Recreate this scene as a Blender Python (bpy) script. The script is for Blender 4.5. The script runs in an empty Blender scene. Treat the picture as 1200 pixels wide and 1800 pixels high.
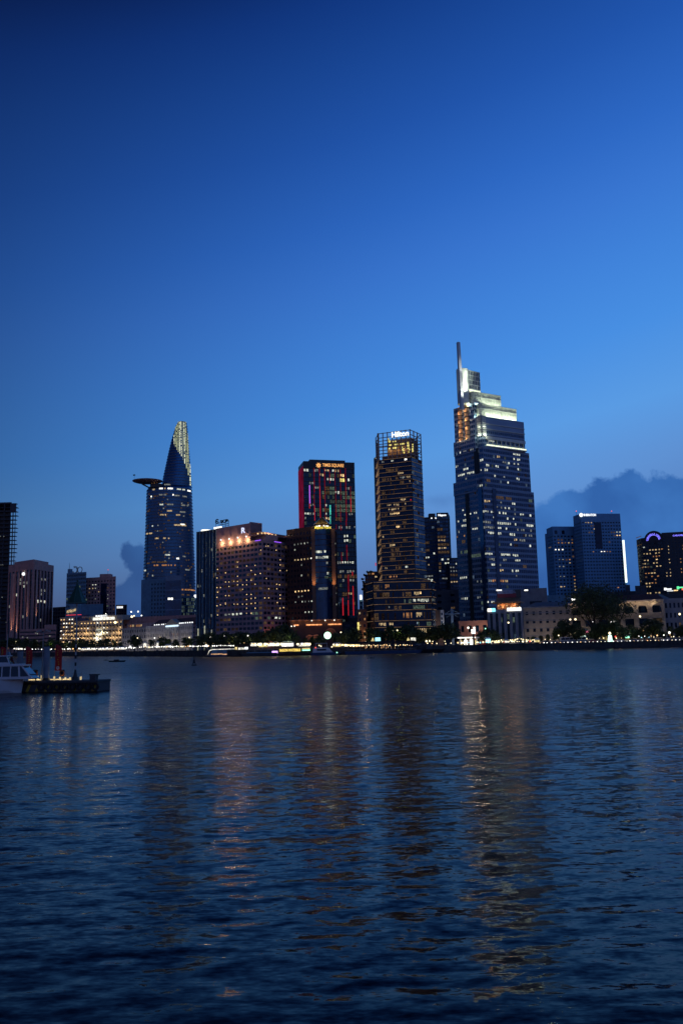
import bpy, math, random
import numpy as np
from mathutils import Vector, Matrix
random.seed(11)
sc = bpy.context.scene
# ---------------------------------------------------------------- camera
FPX = 1500.0                       # focal length in pixels of the 1200 x 1800 photograph
CAMZ = 5.5                         # eye height above the river
TH = math.atan(230.0 / FPX)
RO = math.radians(1.3)             # the photographer held the camera slightly tilted
Fv = Vector((0, math.cos(TH), math.sin(TH)))
R0 = Vector((1, 0, 0)); U0 = Vector((0, -math.sin(TH), math.cos(TH)))
Rv = R0 * math.cos(RO) - U0 * math.sin(RO)
Uv = U0 * math.cos(RO) + R0 * math.sin(RO)
cd = bpy.data.cameras.new('camera'); cam = bpy.data.objects.new('camera', cd)
sc.collection.objects.link(cam); sc.camera = cam
m = Matrix((Rv, Uv, -Fv)).transposed().to_4x4(); m.translation = Vector((0, 0, CAMZ)); cam.matrix_world = m
cd.sensor_fit = 'VERTICAL'; cd.sensor_height = 36; cd.sensor_width = 24; cd.lens = 36 * FPX / 1800
cd.clip_start = 0.5; cd.clip_end = 20000
cd.dof.use_dof = True; cd.dof.focus_distance = 14; cd.dof.aperture_fstop = 9.0

def DIR(px, py): return Fv * FPX + Rv * (px - 600) + Uv * (900 - py)
def W(px, py, Y):
    d = DIR(px, py); t = Y / d.y
    return Vector((d.x * t, Y, CAMZ + d.z * t))
def G(px, py, z=0.0):
    d = DIR(px, py); t = (z - CAMZ) / d.z
    return Vector((d.x * t, d.y * t, z))
def hy(px): return 1130 - (px - 600) * math.tan(RO)

# ---------------------------------------------------------------- render + view
sc.view_settings.view_transform = 'Standard'; sc.view_settings.look = 'None'
sc.view_settings.gamma = 1; sc.view_settings.exposure = 0
try: sc.view_settings.use_curve_mapping = False
except Exception: pass
cy = sc.cycles
cy.use_denoising = True; cy.max_bounces = 5; cy.diffuse_bounces = 2; cy.glossy_bounces = 3
cy.transmission_bounces = 2; cy.sample_clamp_indirect = 8; cy.sample_clamp_direct = 0
cy.caustics_reflective = True; cy.use_light_tree = True
try: cy.denoiser = 'OPENIMAGEDENOISE'; cy.denoising_input_passes = 'RGB_ALBEDO_NORMAL'
except Exception: pass

# ---------------------------------------------------------------- world: dusk sky with cloud banks
def s2l(c): return tuple(((x / 255) / 12.92 if x / 255 <= .04045 else ((x / 255 + .055) / 1.055) ** 2.4) for x in c)
world = bpy.data.worlds.new("World"); sc.world = world; world.use_nodes = True
nt = world.node_tree; nt.nodes.clear()
def N(t, **k):
    n = nt.nodes.new(t)
    for a, b in k.items(): setattr(n, a, b)
    return n
def MA(op, a, b=None, c=None, clamp=False):
    n = N('ShaderNodeMath', operation=op); n.use_clamp = clamp
    for i, x in enumerate((a, b, c)):
        if x is None: continue
        if isinstance(x, (int, float)): n.inputs[i].default_value = x
        else: nt.links.new(x, n.inputs[i])
    return n.outputs[0]
tc = N('ShaderNodeTexCoord'); sep = N('ShaderNodeSeparateXYZ'); nt.links.new(tc.outputs['Generated'], sep.inputs[0])
X, Y, Z = sep.outputs
ramp = N('ShaderNodeValToRGB'); cr = ramp.color_ramp; cr.interpolation = 'LINEAR'
SKY = [(1150, (58, 80, 130)), (1080, (70, 97, 152)), (1020, (82, 118, 175)), (940, (88, 137, 200)), (840, (84, 147, 216)),
       (715, (67, 135, 215)), (600, (59, 123, 207)), (500, (52, 111, 198)), (400, (41, 98, 186)), (250, (29, 80, 164)), (100, (20, 65, 142)),
       (0, (13, 53, 126)), (-100, (7, 38, 100)), (-330, (2, 20, 62)), (-900, (1, 11, 40))]
els = []
for py, c in SKY:
    d = DIR(600, py).normalized(); els.append((max(0.0, d.z), s2l(c)))
while len(cr.elements) < len(els): cr.elements.new(0.5)
for e, (p, c) in zip(cr.elements, els): e.position = p; e.color = (*c, 1)
# the glow leans towards the sunset side (right), so the same tint stands higher there
tilt = MA('MULTIPLY', MA('MULTIPLY', X, 0.20), MA('MULTIPLY', Z, 5.0, clamp=True))
nt.links.new(MA('MAXIMUM', MA('SUBTRACT', Z, tilt), 0.0), ramp.inputs[0])
sky = N('ShaderNodeTexSky', sky_type='NISHITA'); sky.sun_disc = False
sky.sun_elevation = math.radians(-3.5); sky.sun_rotation = math.radians(-35)
u = MA('DIVIDE', X, MA('MAXIMUM', Y, 0.05)); v = MA('DIVIDE', Z, MA('MAXIMUM', Y, 0.05))
front = MA('GREATER_THAN', Y, 0.3)
cmb = N('ShaderNodeCombineXYZ'); nt.links.new(u, cmb.inputs[0]); nt.links.new(v, cmb.inputs[1])
noi = N('ShaderNodeTexNoise'); noi.inputs['Scale'].default_value = 34; noi.inputs['Detail'].default_value = 9
noi.inputs['Roughness'].default_value = 0.62
nt.links.new(cmb.outputs[0], noi.inputs['Vector'])
nz = MA('SUBTRACT', noi.outputs['Fac'], 0.5)
noj = N('ShaderNodeTexNoise'); noj.inputs['Scale'].default_value = 9; noj.inputs['Detail'].default_value = 5
nt.links.new(cmb.outputs[0], noj.inputs['Vector'])
def blobs(lst, amp, soft):
    out = None
    for px, py, rx, ry in lst:
        c = W(px, py, 1.0); cu, cv = c.x, c.z - CAMZ; rx /= FPX; ry /= FPX
        a = MA('DIVIDE', MA('SUBTRACT', u, cu), rx); b = MA('DIVIDE', MA('SUBTRACT', v, cv), ry)
        r = MA('SQRT', MA('ADD', MA('MULTIPLY', a, a), MA('MULTIPLY', b, b)))
        s = MA('MULTIPLY', MA('SUBTRACT', 1.0, r), min(rx, ry))
        out = s if out is None else MA('MAXIMUM', out, s)
    s = MA('ADD', out, MA('MULTIPLY', nz, amp / FPX))
    return MA('DIVIDE', s, soft / FPX, clamp=True)
c1 = blobs([(1105, 868, 52, 40), (1055, 895, 52, 52), (1165, 870, 58, 42), (1012, 915, 50, 58), (968, 935, 52, 56), (915, 990, 90, 110),
            (1060, 1010, 190, 160), (1250, 930, 90, 90), (1230, 1030, 150, 150), (1330, 1000, 160, 190), (1150, 1160, 330, 200), (1110, 888, 115, 56), (1015, 935, 80, 62), (1215, 885, 90, 55)], 66, 11)
c2 = blobs([(247, 985, 33, 30), (228, 974, 20, 18), (268, 1050, 62, 62), (222, 1062, 34, 38), (250, 1120, 110, 60)], 42, 7)
c3 = blobs([(775, 880, 46, 15), (700, 900, 60, 10)], 30, 26)
c4 = blobs([(1050, 560, 1500, 10), (250, 935, 300, 12)], 200, 160)
def mixc(fac, a, b):
    n = N('ShaderNodeMix', data_type='RGBA')
    for s, x in ((n.inputs[0], fac), (n.inputs[6], a), (n.inputs[7], b)):
        if isinstance(x, tuple): s.default_value = (*x, 1)
        elif isinstance(x, (int, float)): s.default_value = x
        else: nt.links.new(x, s)
    return n.outputs[2]
# cloud body colour: slightly mottled, darker towards its base
cr2 = N('ShaderNodeValToRGB'); cr2.color_ramp.elements[0].position = 0.38; cr2.color_ramp.elements[1].position = 0.64
cr2.color_ramp.elements[0].color = (*s2l((38, 89, 158)), 1); cr2.color_ramp.elements[1].color = (*s2l((54, 110, 180)), 1)
nt.links.new(noj.outputs['Fac'], cr2.inputs[0])
base_low = mixc(MA('MULTIPLY', MA('SUBTRACT', 0.12, v, clamp=True), 7.0, clamp=True), cr2.outputs[0], s2l((30, 76, 140)))
col = mixc(MA('MULTIPLY', c3, 0.45), ramp.outputs[0], s2l((56, 96, 160)))
col = mixc(MA('MULTIPLY', c2, 0.95), col, base_low)
col = mixc(MA('MULTIPLY', MA('MULTIPLY', c1, front), 0.94), col, base_low)
# the sky falls off away from the sunset side: darker to the far left and behind
azf = MA('ADD', MA('ADD', 1.0, MA('MULTIPLY', X, 0.75)), MA('MULTIPLY', MA('MULTIPLY', X, X), -1.2))
azf = MA('MINIMUM', MA('MAXIMUM', azf, 0.5), 1.15)
vm = N('ShaderNodeVectorMath', operation='SCALE'); nt.links.new(col, vm.inputs[0]); nt.links.new(azf, vm.inputs[3])
nm = N('ShaderNodeVectorMath', operation='SCALE'); nt.links.new(sky.outputs[0], nm.inputs[0]); nm.inputs[3].default_value = 0.05
ad = N('ShaderNodeVectorMath', operation='ADD'); nt.links.new(vm.outputs[0], ad.inputs[0]); nt.links.new(nm.outputs[0], ad.inputs[1])
# rose band added low in the unseen sky behind, to warm and brighten the facades
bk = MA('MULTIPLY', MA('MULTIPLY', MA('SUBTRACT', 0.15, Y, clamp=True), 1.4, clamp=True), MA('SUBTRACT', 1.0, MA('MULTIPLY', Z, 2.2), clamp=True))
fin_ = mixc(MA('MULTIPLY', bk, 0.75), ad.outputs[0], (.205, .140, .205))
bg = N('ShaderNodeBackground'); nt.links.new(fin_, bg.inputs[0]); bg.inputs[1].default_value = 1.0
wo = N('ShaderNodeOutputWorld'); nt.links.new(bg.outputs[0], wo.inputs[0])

# ---------------------------------------------------------------- materials
MT = {}
def mat(name, col, rough=0.7, metal=0.0, var=0.2, scale=0.4, ior=1.5, bump=0.0):
    if name in MT: return MT[name]
    M = bpy.data.materials.new(name); M.use_nodes = True; t = M.node_tree; p = t.nodes['Principled BSDF']
    p.inputs['Base Color'].default_value = (*col, 1); p.inputs['Roughness'].default_value = rough
    p.inputs['Metallic'].default_value = metal; p.inputs['IOR'].default_value = ior
    if var:
        g = t.nodes.new('ShaderNodeNewGeometry'); n = t.nodes.new('ShaderNodeTexNoise')
        n.inputs['Scale'].default_value = scale; n.inputs['Detail'].default_value = 6
        t.links.new(g.outputs['Position'], n.inputs['Vector'])
        r = t.nodes.new('ShaderNodeValToRGB'); r.color_ramp.elements[0].position = .3; r.color_ramp.elements[1].position = .7
        r.color_ramp.elements[0].color = (*[c * (1 - var) for c in col], 1); r.color_ramp.elements[1].color = (*[min(1, c * (1 + var)) for c in col], 1)
        t.links.new(n.outputs['Fac'], r.inputs[0]); t.links.new(r.outputs[0], p.inputs['Base Color'])
    MT[name] = M; return M
def glass(name, col, rough=0.1, ior=1.7, wob=0.02, cell=3.0):
    """window glass: every pane leans a hair differently, so reflections break up pane by pane"""
    M = bpy.data.materials.new(name); M.use_nodes = True; t = M.node_tree; p = t.nodes['Principled BSDF']
    p.inputs['Base Color'].default_value = (*col, 1); p.inputs['Roughness'].default_value = rough; p.inputs['IOR'].default_value = ior
    p.inputs['Specular Tint'].default_value = (.30, .58, 1.0, 1)
    g = t.nodes.new('ShaderNodeNewGeometry'); s = t.nodes.new('ShaderNodeVectorMath'); s.operation = 'SCALE'; s.inputs[3].default_value = 1 / cell
    f = t.nodes.new('ShaderNodeVectorMath'); f.operation = 'FLOOR'; w = t.nodes.new('ShaderNodeTexWhiteNoise'); w.noise_dimensions = '3D'
    t.links.new(g.outputs['Position'], s.inputs[0]); t.links.new(s.outputs[0], f.inputs[0]); t.links.new(f.outputs[0], w.inputs['Vector'])
    a = t.nodes.new('ShaderNodeVectorMath'); a.operation = 'SUBTRACT'; a.inputs[1].default_value = (.5, .5, .5); t.links.new(w.outputs['Color'], a.inputs[0])
    b = t.nodes.new('ShaderNodeVectorMath'); b.operation = 'SCALE'; b.inputs[3].default_value = wob * 2; t.links.new(a.outputs[0], b.inputs[0])
    c = t.nodes.new('ShaderNodeVectorMath'); c.operation = 'ADD'; t.links.new(b.outputs[0], c.inputs[0]); t.links.new(g.outputs['Normal'], c.inputs[1])
    n = t.nodes.new('ShaderNodeVectorMath'); n.operation = 'NORMALIZE'; t.links.new(c.outputs[0], n.inputs[0]); t.links.new(n.outputs[0], p.inputs['Normal'])
    r = t.nodes.new('ShaderNodeMapRange'); r.inputs[3].default_value = .55; r.inputs[4].default_value = 1.5
    t.links.new(w.outputs['Value'], r.inputs[0])
    mx = t.nodes.new('ShaderNodeVectorMath'); mx.operation = 'SCALE'; mx.inputs[0].default_value = col; t.links.new(r.outputs[0], mx.inputs[3])
    t.links.new(mx.outputs[0], p.inputs['Base Color'])
    MT[name] = M; return M
def emit(name, col, st, mis=False, var=0.0, vs=1.2):
    if name in MT: return MT[name]
    M = bpy.data.materials.new(name); M.use_nodes = True; t = M.node_tree; t.nodes.clear()
    e = t.nodes.new('ShaderNodeEmission'); o = t.nodes.new('ShaderNodeOutputMaterial')
    e.inputs[0].default_value = (*col, 1); e.inputs[1].default_value = st; t.links.new(e.outputs[0], o.inputs[0])
    if var:      # curtains, furniture and fittings seen through a lit window
        g = t.nodes.new('ShaderNodeNewGeometry'); n = t.nodes.new('ShaderNodeTexNoise'); n.inputs['Scale'].default_value = vs; n.inputs['Detail'].default_value = 3
        t.links.new(g.outputs['Position'], n.inputs['Vector']); r = t.nodes.new('ShaderNodeMapRange')
        r.inputs[1].default_value = .38; r.inputs[2].default_value = .62; r.inputs[3].default_value = st * (1 - var); r.inputs[4].default_value = st * (1 + var)
        t.links.new(n.outputs['Fac'], r.inputs[0]); t.links.new(r.outputs[0], e.inputs[1])
    try: M.cycles.emission_sampling = 'AUTO' if mis else 'NONE'
    except Exception: pass
    MT[name] = M; return M
glass('glass_dark', (.004, .014, .034), .12, 1.55, .02)
glass('glass_blue', (.008, .034, .080), .12, 1.9, .02)
glass('glass_green', (.010, .030, .034), .14, 1.7, .03)
glass('glass_tower', (.016, .050, .095), .15, 2.1, .015, 2.0)
glass('glass_warm', (.020, .014, .014), .15, 1.6, .03)
mat('conc', (.16, .17, .19)); mat('conc_dark', (.05, .055, .065)); mat('conc_light', (.34, .34, .35)); mat('white_wall', (.68, .66, .62))
mat('cream', (.52, .44, .34)); mat('pink', (.58, .29, .24)); mat('pink_light', (.62, .38, .32)); mat('brown', (.07, .035, .028)); mat('brown_light', (.2, .1, .06))
mat('hotel_wall', (.40, .26, .28)); mat('bluegrey', (.13, .26, .35)); mat('roof_blue', (.10, .13, .17), .6); mat('roof_red', (.12, .05, .045))
mat('metal_dark', (.03, .032, .036), .4, .6, 0); mat('metal_grey', (.25, .26, .28), .45, .7, .1); mat('metal_white', (.6, .6, .6), .5, .1, .08, 1)
mat('steel_blue', (.18, .28, .38), .5, .3, .1); mat('black', (.01, .01, .012), .5, 0, 0)
mat('fin', (.58, .62, .56), .5, .2, .1); mat('gold', (.45, .33, .12), .35, .8, .1); mat('copper', (.3, .16, .09), .5, .3, .15)
mat('yellow_paint', (.5, .33, .03), .6, 0, .2, 2); mat('red_cloth', (.42, .02, .02), .8, 0, .15, 2); mat('green_paint', (.012, .06, .035), .5, 0, .2, 1)
mat('rubber', (.012, .012, .013), .8, 0, .2, 3); mat('boat_white', (.55, .57, .6), .35, 0, .06, 1); mat('boat_blue', (.05, .10, .2), .35, 0, .1, 1)
mat('orange_paint', (.5, .12, .02), .5, 0, 0); mat('bark', (.05, .035, .025), .9, 0, .3, 2); mat('asphalt', (.04, .04, .042), .9, 0, .3, .5)
mat('paving', (.14, .13, .12), .85, 0, .2, .3); mat('quay', (.06, .058, .055), .9, 0, .4, .5); mat('grassland', (.03, .045, .02), .95, 0, .4, .2)
mat('car_dark', (.03, .03, .035), .25, .3, 0); mat('car_white', (.5, .5, .5), .25, 0, 0); mat('car_red', (.3, .02, .02), .25, 0, 0); mat('car_silver', (.25, .26, .28), .25, .5, 0)
emit('W', (.95, 1.0, .85), .62, var=.55, vs=.9); emit('w', (1.0, .72, .38), .50, var=.6, vs=.9); emit('o', (1.0, .46, .18), .36, var=.6, vs=.9)
emit('d', (.60, .36, .20), .10, var=.7); emit('g', (.50, .72, .55), .11, var=.6); emit('y', (1.0, .85, .25), .9, var=.5); emit('c', (.55, .8, 1.0), .35, var=.5)
emit('B', (1.0, .97, .86), 1.8, var=.3); emit('r', (1.0, .06, .09), .8); emit('S', (.95, .98, 1.0), 1.35); emit('dw', (.8, .85, .8), .2, var=.6)
emit('y2', (1.0, .66, .30), 1.3, var=.3); emit('c2', (.6, .8, 1.0), 1.6); emit('dg', (.45, .62, .55), .06, var=.6)
mat('bay', (.5, .36, .22), .7, 0, .15)
emit('lc1', (.66, .70, .40), .8); emit('lc2', (.85, .88, .62), 1.15); emit('lc3', (.5, .6, .5), .45)
WCOL = ('W', 'w', 'o', 'd', 'g', 'y', 'c', 'B')

# ---------------------------------------------------------------- mesh builder
class MB:
    def __init__(s): s.v = []; s.f = []; s.m = []
    def hexa(s, p, mi=0):
        b = len(s.v); s.v += [tuple(q) for q in p]
        for q in ((0, 3, 2, 1), (4, 5, 6, 7), (0, 1, 5, 4), (1, 2, 6, 5), (2, 3, 7, 6), (3, 0, 4, 7)): s.f.append(tuple(b + i for i in q)); s.m.append(mi)
    def box(s, x0, x1, y0, y1, z0, z1, mi=0):
        s.hexa([(x0, y0, z0), (x1, y0, z0), (x1, y1, z0), (x0, y1, z0), (x0, y0, z1), (x1, y0, z1), (x1, y1, z1), (x0, y1, z1)], mi); return s
    def fbox(s, F, u0, u1, z0, z1, d0, d1, mi=0):
        a, b, c, d = F.p(u0, d1), F.p(u1, d1), F.p(u1, d0), F.p(u0, d0)
        s.hexa([(*a, z0), (*b, z0), (*c, z0), (*d, z0), (*a, z1), (*b, z1), (*c, z1), (*d, z1)], mi); return s
    def prism(s, poly, z0, z1, mi=0, top=None, poly2=None):
        n = len(poly); b = len(s.v); poly2 = poly2 or poly
        s.v += [(p[0], p[1], z0) for p in poly]
        s.v += [(p[0], p[1], (top[i] if top else z1)) for i, p in enumerate(poly2)]
        s.f.append(tuple(b + i for i in reversed(range(n)))); s.f.append(tuple(b + n + i for i in range(n))); s.m += [mi, mi]
        for i in range(n):
            j = (i + 1) % n; s.f.append((b + i, b + j, b + n + j, b + n + i)); s.m.append(mi)
        return s
    def ell(s, cx, cy, rx, ry, z0, z1, n=24, mi=0, rx2=None, ry2=None):
        P = [(cx + rx * math.cos(2 * math.pi * i / n), cy + ry * math.sin(2 * math.pi * i / n)) for i in range(n)]
        rx2 = rx if rx2 is None else rx2; ry2 = ry if ry2 is None else ry2
        Q = [(cx + rx2 * math.cos(2 * math.pi * i / n), cy + ry2 * math.sin(2 * math.pi * i / n)) for i in range(n)]
        return s.prism(P, z0, z1, mi, poly2=Q)
    def cyl(s, cx, cy, r, z0, z1, n=12, mi=0, r2=None): return s.ell(cx, cy, r, r, z0, z1, n, mi, r2, r2)
    def tube(s, p, q, r, r2=None, n=6, mi=0):
        p = Vector(p); q = Vector(q); r2 = r if r2 is None else r2; d = (q - p).normalized()
        a = d.orthogonal().normalized(); c = d.cross(a); b = len(s.v)
        for o, R in ((p, r), (q, r2)):
            for i in range(n):
                t = 2 * math.pi * i / n; s.v.append(tuple(o + a * (R * math.cos(t)) + c * (R * math.sin(t))))
        for i in range(n):
            j = (i + 1) % n; s.f.append((b + i, b + j, b + n + j, b + n + i)); s.m.append(mi)
        s.f.append(tuple(b + i for i in reversed(range(n)))); s.f.append(tuple(b + n + i for i in range(n))); s.m += [mi, mi]
        return s
    def ball(s, c, r, n=8, k=5, mi=0, sz=1.0):
        b = len(s.v); s.v.append((c[0], c[1], c[2] - r * sz))
        for j in range(1, k):
            a = math.pi * j / k - math.pi / 2
            for i in range(n): s.v.append((c[0] + r * math.cos(a) * math.cos(2 * math.pi * i / n), c[1] + r * math.cos(a) * math.sin(2 * math.pi * i / n), c[2] + r * sz * math.sin(a)))
        s.v.append((c[0], c[1], c[2] + r * sz)); t = len(s.v) - 1
        for i in range(n):
            j = (i + 1) % n; s.f.append((b, b + 1 + j, b + 1 + i)); s.m.append(mi)
            for q in range(k - 2):
                o = b + 1 + q * n; s.f.append((o + i, o + j, o + n + j, o + n + i)); s.m.append(mi)
            o = b + 1 + (k - 2) * n; s.f.append((o + i, o + j, t)); s.m.append(mi)
        return s
    def ring(s, F, cu, cz, R, w, d0, d1, a0=0, a1=360, n=24, mi=0):
        """arc band standing on a facade frame"""
        for i in range(n):
            t0 = math.radians(a0 + (a1 - a0) * i / n); t1 = math.radians(a0 + (a1 - a0) * (i + 1) / n)
            pts = []
            for dd in (d1, d0):
                for (t, r) in ((t0, R), (t1, R), (t1, R + w), (t0, R + w)): pts.append((*F.p(cu + r * math.cos(t), dd), cz + r * math.sin(t)))
            s.hexa(pts, mi)
        return s
class Fr:
    """a vertical plane: u runs left to right seen from outside, d runs outwards"""
    def __init__(s, p0, p1):
        s.o = Vector((p0[0], p0[1])); e = Vector((p1[0], p1[1])) - s.o; s.L = e.length; s.u = e / s.L; s.n = Vector((s.u.y, -s.u.x))
    def p(s, u, d=0): q = s.o + s.u * u + s.n * d; return (q.x, q.y)
    def hit(s, px, py):
        d = DIR(px, py); k = d.x * s.n.x + d.y * s.n.y
        t = (s.o.x * s.n.x + s.o.y * s.n.y) / k; q = Vector((d.x * t, d.y * t))
        return (q - s.o).dot(s.u), CAMZ + d.z * t
ORG = {}
def link(o): sc.collection.objects.link(o)
def thing(name, label, cat, loc, group=None):
    o = bpy.data.objects.new(name, None); link(o); o.location = loc; o.empty_display_size = .5
    o['label'] = label; o['category'] = cat
    if group: o['group'] = group
    ORG[o.name] = Vector(loc); return o
def obj(name, mb, mats, parent=None, label=None, kind=None, smooth=False, loc=None):
    if isinstance(mats, str): mats = [mats]
    org = ORG[parent.name] if parent else (Vector(loc) if loc is not None else Vector((0, 0, 0)))
    me = bpy.data.meshes.new(name)
    me.from_pydata([(v[0] - org.x, v[1] - org.y, v[2] - org.z) for v in mb.v], [], mb.f)
    for x in mats: me.materials.append(MT[x])
    if len(mats) > 1: me.polygons.foreach_set('material_index', mb.m)
    if smooth: me.polygons.foreach_set('use_smooth', [True] * len(me.polygons))
    me.update()
    o = bpy.data.objects.new(name, me); link(o)
    if parent: o.parent = parent
    else: o.location = org
    ORG[o.name] = org
    if label: o['label'] = label
    if kind: o['kind'] = kind
    return o
def solo(name, mb, mats, label, cat, loc, group=None, smooth=False):
    o = obj(name, mb, mats, None, label, None, smooth, loc); o['category'] = cat
    if group: o['group'] = group
    return o
def struct(name, mb, mats, **k): return obj(name, mb, mats, kind='structure', **k)
def text(body, F, u0, u1, z0, z1, d, m, parent, bold=0.0, ext=.15, name='lettering', slope=0.0):
    c = bpy.data.curves.new(name, 'FONT'); c.body = body; c.size = 1; c.extrude = .03; c.offset = bold; c.materials.append(MT[m])
    o = bpy.data.objects.new(name, c); link(o); bpy.context.view_layer.update()
    bb = [Vector(q) for q in o.bound_box]; x0 = min(q.x for q in bb); x1 = max(q.x for q in bb); y0 = min(q.y for q in bb); y1 = max(q.y for q in bb)
    sx = (u1 - u0) / (x1 - x0); sy = (z1 - z0) / (y1 - y0); sz = ext / .06
    a = Vector((*F.u, slope)) * sx; b = Vector((0, 0, 1)) * sy; n = Vector((*F.n, 0)) * sz
    M = Matrix((a, b, n)).transposed().to_4x4()
    M.translation = Vector((*F.p(u0, d), z0)) - a * x0 - b * y0
    # shear is fine for lettering; bake it into a mesh
    me = bpy.data.meshes.new_from_object(o); bpy.data.objects.remove(o)
    me.transform(M); org = ORG[parent.name]; me.transform(Matrix.Translation(-org)); me.name = name
    o = bpy.data.objects.new(name, me); link(o); o.parent = parent; ORG[o.name] = org
    return o
def light(kind, loc, power, col, target=None, size=None, sy=None, spot=None, parent=None, name=None):
    names = {'POINT': 'flood_or_fill_light', 'AREA': 'strip_light', 'SPOT': 'spot_light'}
    l = bpy.data.lights.new(name or names[kind], kind); l.energy = power; l.color = col
    if kind == 'AREA': l.shape = 'RECTANGLE'; l.size = size; l.size_y = sy or size
    elif size: l.shadow_soft_size = size
    if kind == 'SPOT': l.spot_size = spot; l.spot_blend = .8
    o = bpy.data.objects.new(name or names[kind], l); link(o); o.location = loc
    if target is not None:
        o.rotation_euler = (Vector(target) - Vector(loc)).to_track_quat('-Z', 'Y').to_euler()
    return o

# ---------------------------------------------------------------- facades
GZ = 2.8          # level of the quay and the streets behind it
def spots_to_cells(F, z0, z1, nc, nf, spots):
    cells = {}; fh = (z1 - z0) / nf; cw = F.L / nc
    for s in spots:
        xa, xb, py, mname = s[:4]; p = s[4] if len(s) > 4 else 1.0
        n = max(1, int((xb - xa) / .8))
        for k in range(n + 1):
            px = xa + (xb - xa) * k / n; uu, z = F.hit(px, py)
            if 0 <= uu < F.L and z0 <= z < z1:
                key = (int(uu / cw), int((z - z0) / fh))
                if key not in cells: cells[key] = mname if random.random() < p else None
    return cells
def facade(F, z0, z1, nc, nf, fm, ents, wr=.7, hr=.6, rev=.3, spots=(), rnd=None, allw=None, mi=0, lo=.65, pier=True):
    fh = (z1 - z0) / nf; cw = F.L / nc; m = (1 - wr) * cw / 2; a = (1 - hr) * fh * lo; b = (1 - hr) * fh * (1 - lo)
    if pier:
        for i in range(nc + 1):
            c = i * cw; e0 = max(0.0, c - m); e1 = min(F.L, c + m); fm.fbox(F, e0, e1, z0, z1 - .04, -.05, rev, mi)
    for j in range(nf + 1):
        e0 = z0 + j * fh - (b if j else 0); e1 = z0 + j * fh + (a if j < nf else 0)
        if e1 > e0 + .01: fm.fbox(F, .02, F.L - .02, e0, e1, -.04, rev - .06 if pier else rev, mi)
    cells = spots_to_cells(F, z0, z1, nc, nf, spots)
    for i in range(nc):
        for j in range(nf):
            mm = cells.get((i, j)) or (rnd(i, j) if rnd and (i, j) not in cells else None)
            if mm is None: mm = allw
            elif mm in ('W', 'w', 'o', 'B', 'y2', 'dw', 'c'):      # a lit ceiling fills only the upper part of a pane
                w_ = cw - 2 * m; h_ = fh - a - b
                ents.append((F, i * cw + m + random.uniform(0, .3) * w_, (i + 1) * cw - m - random.uniform(0, .3) * w_, z0 + j * fh + a + h_ * random.uniform(.2, .5), z0 + (j + 1) * fh - b - .04, .01, .05, mm)); continue
            if mm: ents.append((F, i * cw + m + .02, (i + 1) * cw - m - .02, z0 + j * fh + a + .02, z0 + (j + 1) * fh - b - .02, .01, .05, mm))
RANK = {'B': 0, 'S': 0, 'y': 1, 'W': 1, 'w': 1, 'o': 2, 'c': 3, 'dw': 3, 'g': 3, 'd': 4}
def emit_windows(root, ents, cap=100, name='window'):
    ents.sort(key=lambda e: RANK.get(e[7], 9))
    for e in ents[:cap]: obj(name, MB().fbox(*e[:7]), e[7], root)
    if len(ents) > cap:
        mb = MB(); mats = []
        for e in ents[cap:]:
            if e[7] not in mats: mats.append(e[7])
            mb.fbox(*e[:7], mi=mats.index(e[7]))
        obj(name, mb, mats, root, kind='stuff')
def cen(poly): return (sum(p[0] for p in poly) / len(poly), sum(p[1] for p in poly) / len(poly))
def foot(corners, depth=None):
    P = [W(*c) for c in corners]; z = max(p.z for p in P)
    if len(P) == 2:
        F = Fr(P[0], P[1]); d = depth or F.L; ym = (P[0].y + P[1].y) / 2; k = 1 + d / ym      # side walls run away along the view towards the bank
        return [P[0].xy, P[1].xy, P[1].xy * k, P[0].xy * k], sum(p.z for p in P) / 2
    if len(P) == 3: return [P[0].xy, P[1].xy, P[2].xy, P[0].xy + P[2].xy - P[1].xy], P[1].z
    return [p.xy for p in P], z
def vis_faces(poly):
    out = []
    for i in range(len(poly)):
        F = Fr(poly[i], poly[(i + 1) % len(poly)]); mid = F.p(F.L / 2)
        if -(mid[0] * F.n.x + mid[1] * F.n.y) > 0 and F.L > .5: out.append(F)
    return out
def grow(poly, d):
    c = cen(poly); out = []
    n = len(poly)
    for i in range(n):
        a = Fr(poly[i - 1], poly[i]).n; b = Fr(poly[i], poly[(i + 1) % n]).n; k = (a + b); k = k / max(.3, k.dot(a)); q = Vector((poly[i][0], poly[i][1])) + k * d
        out.append((q.x, q.y))
    return out
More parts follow.
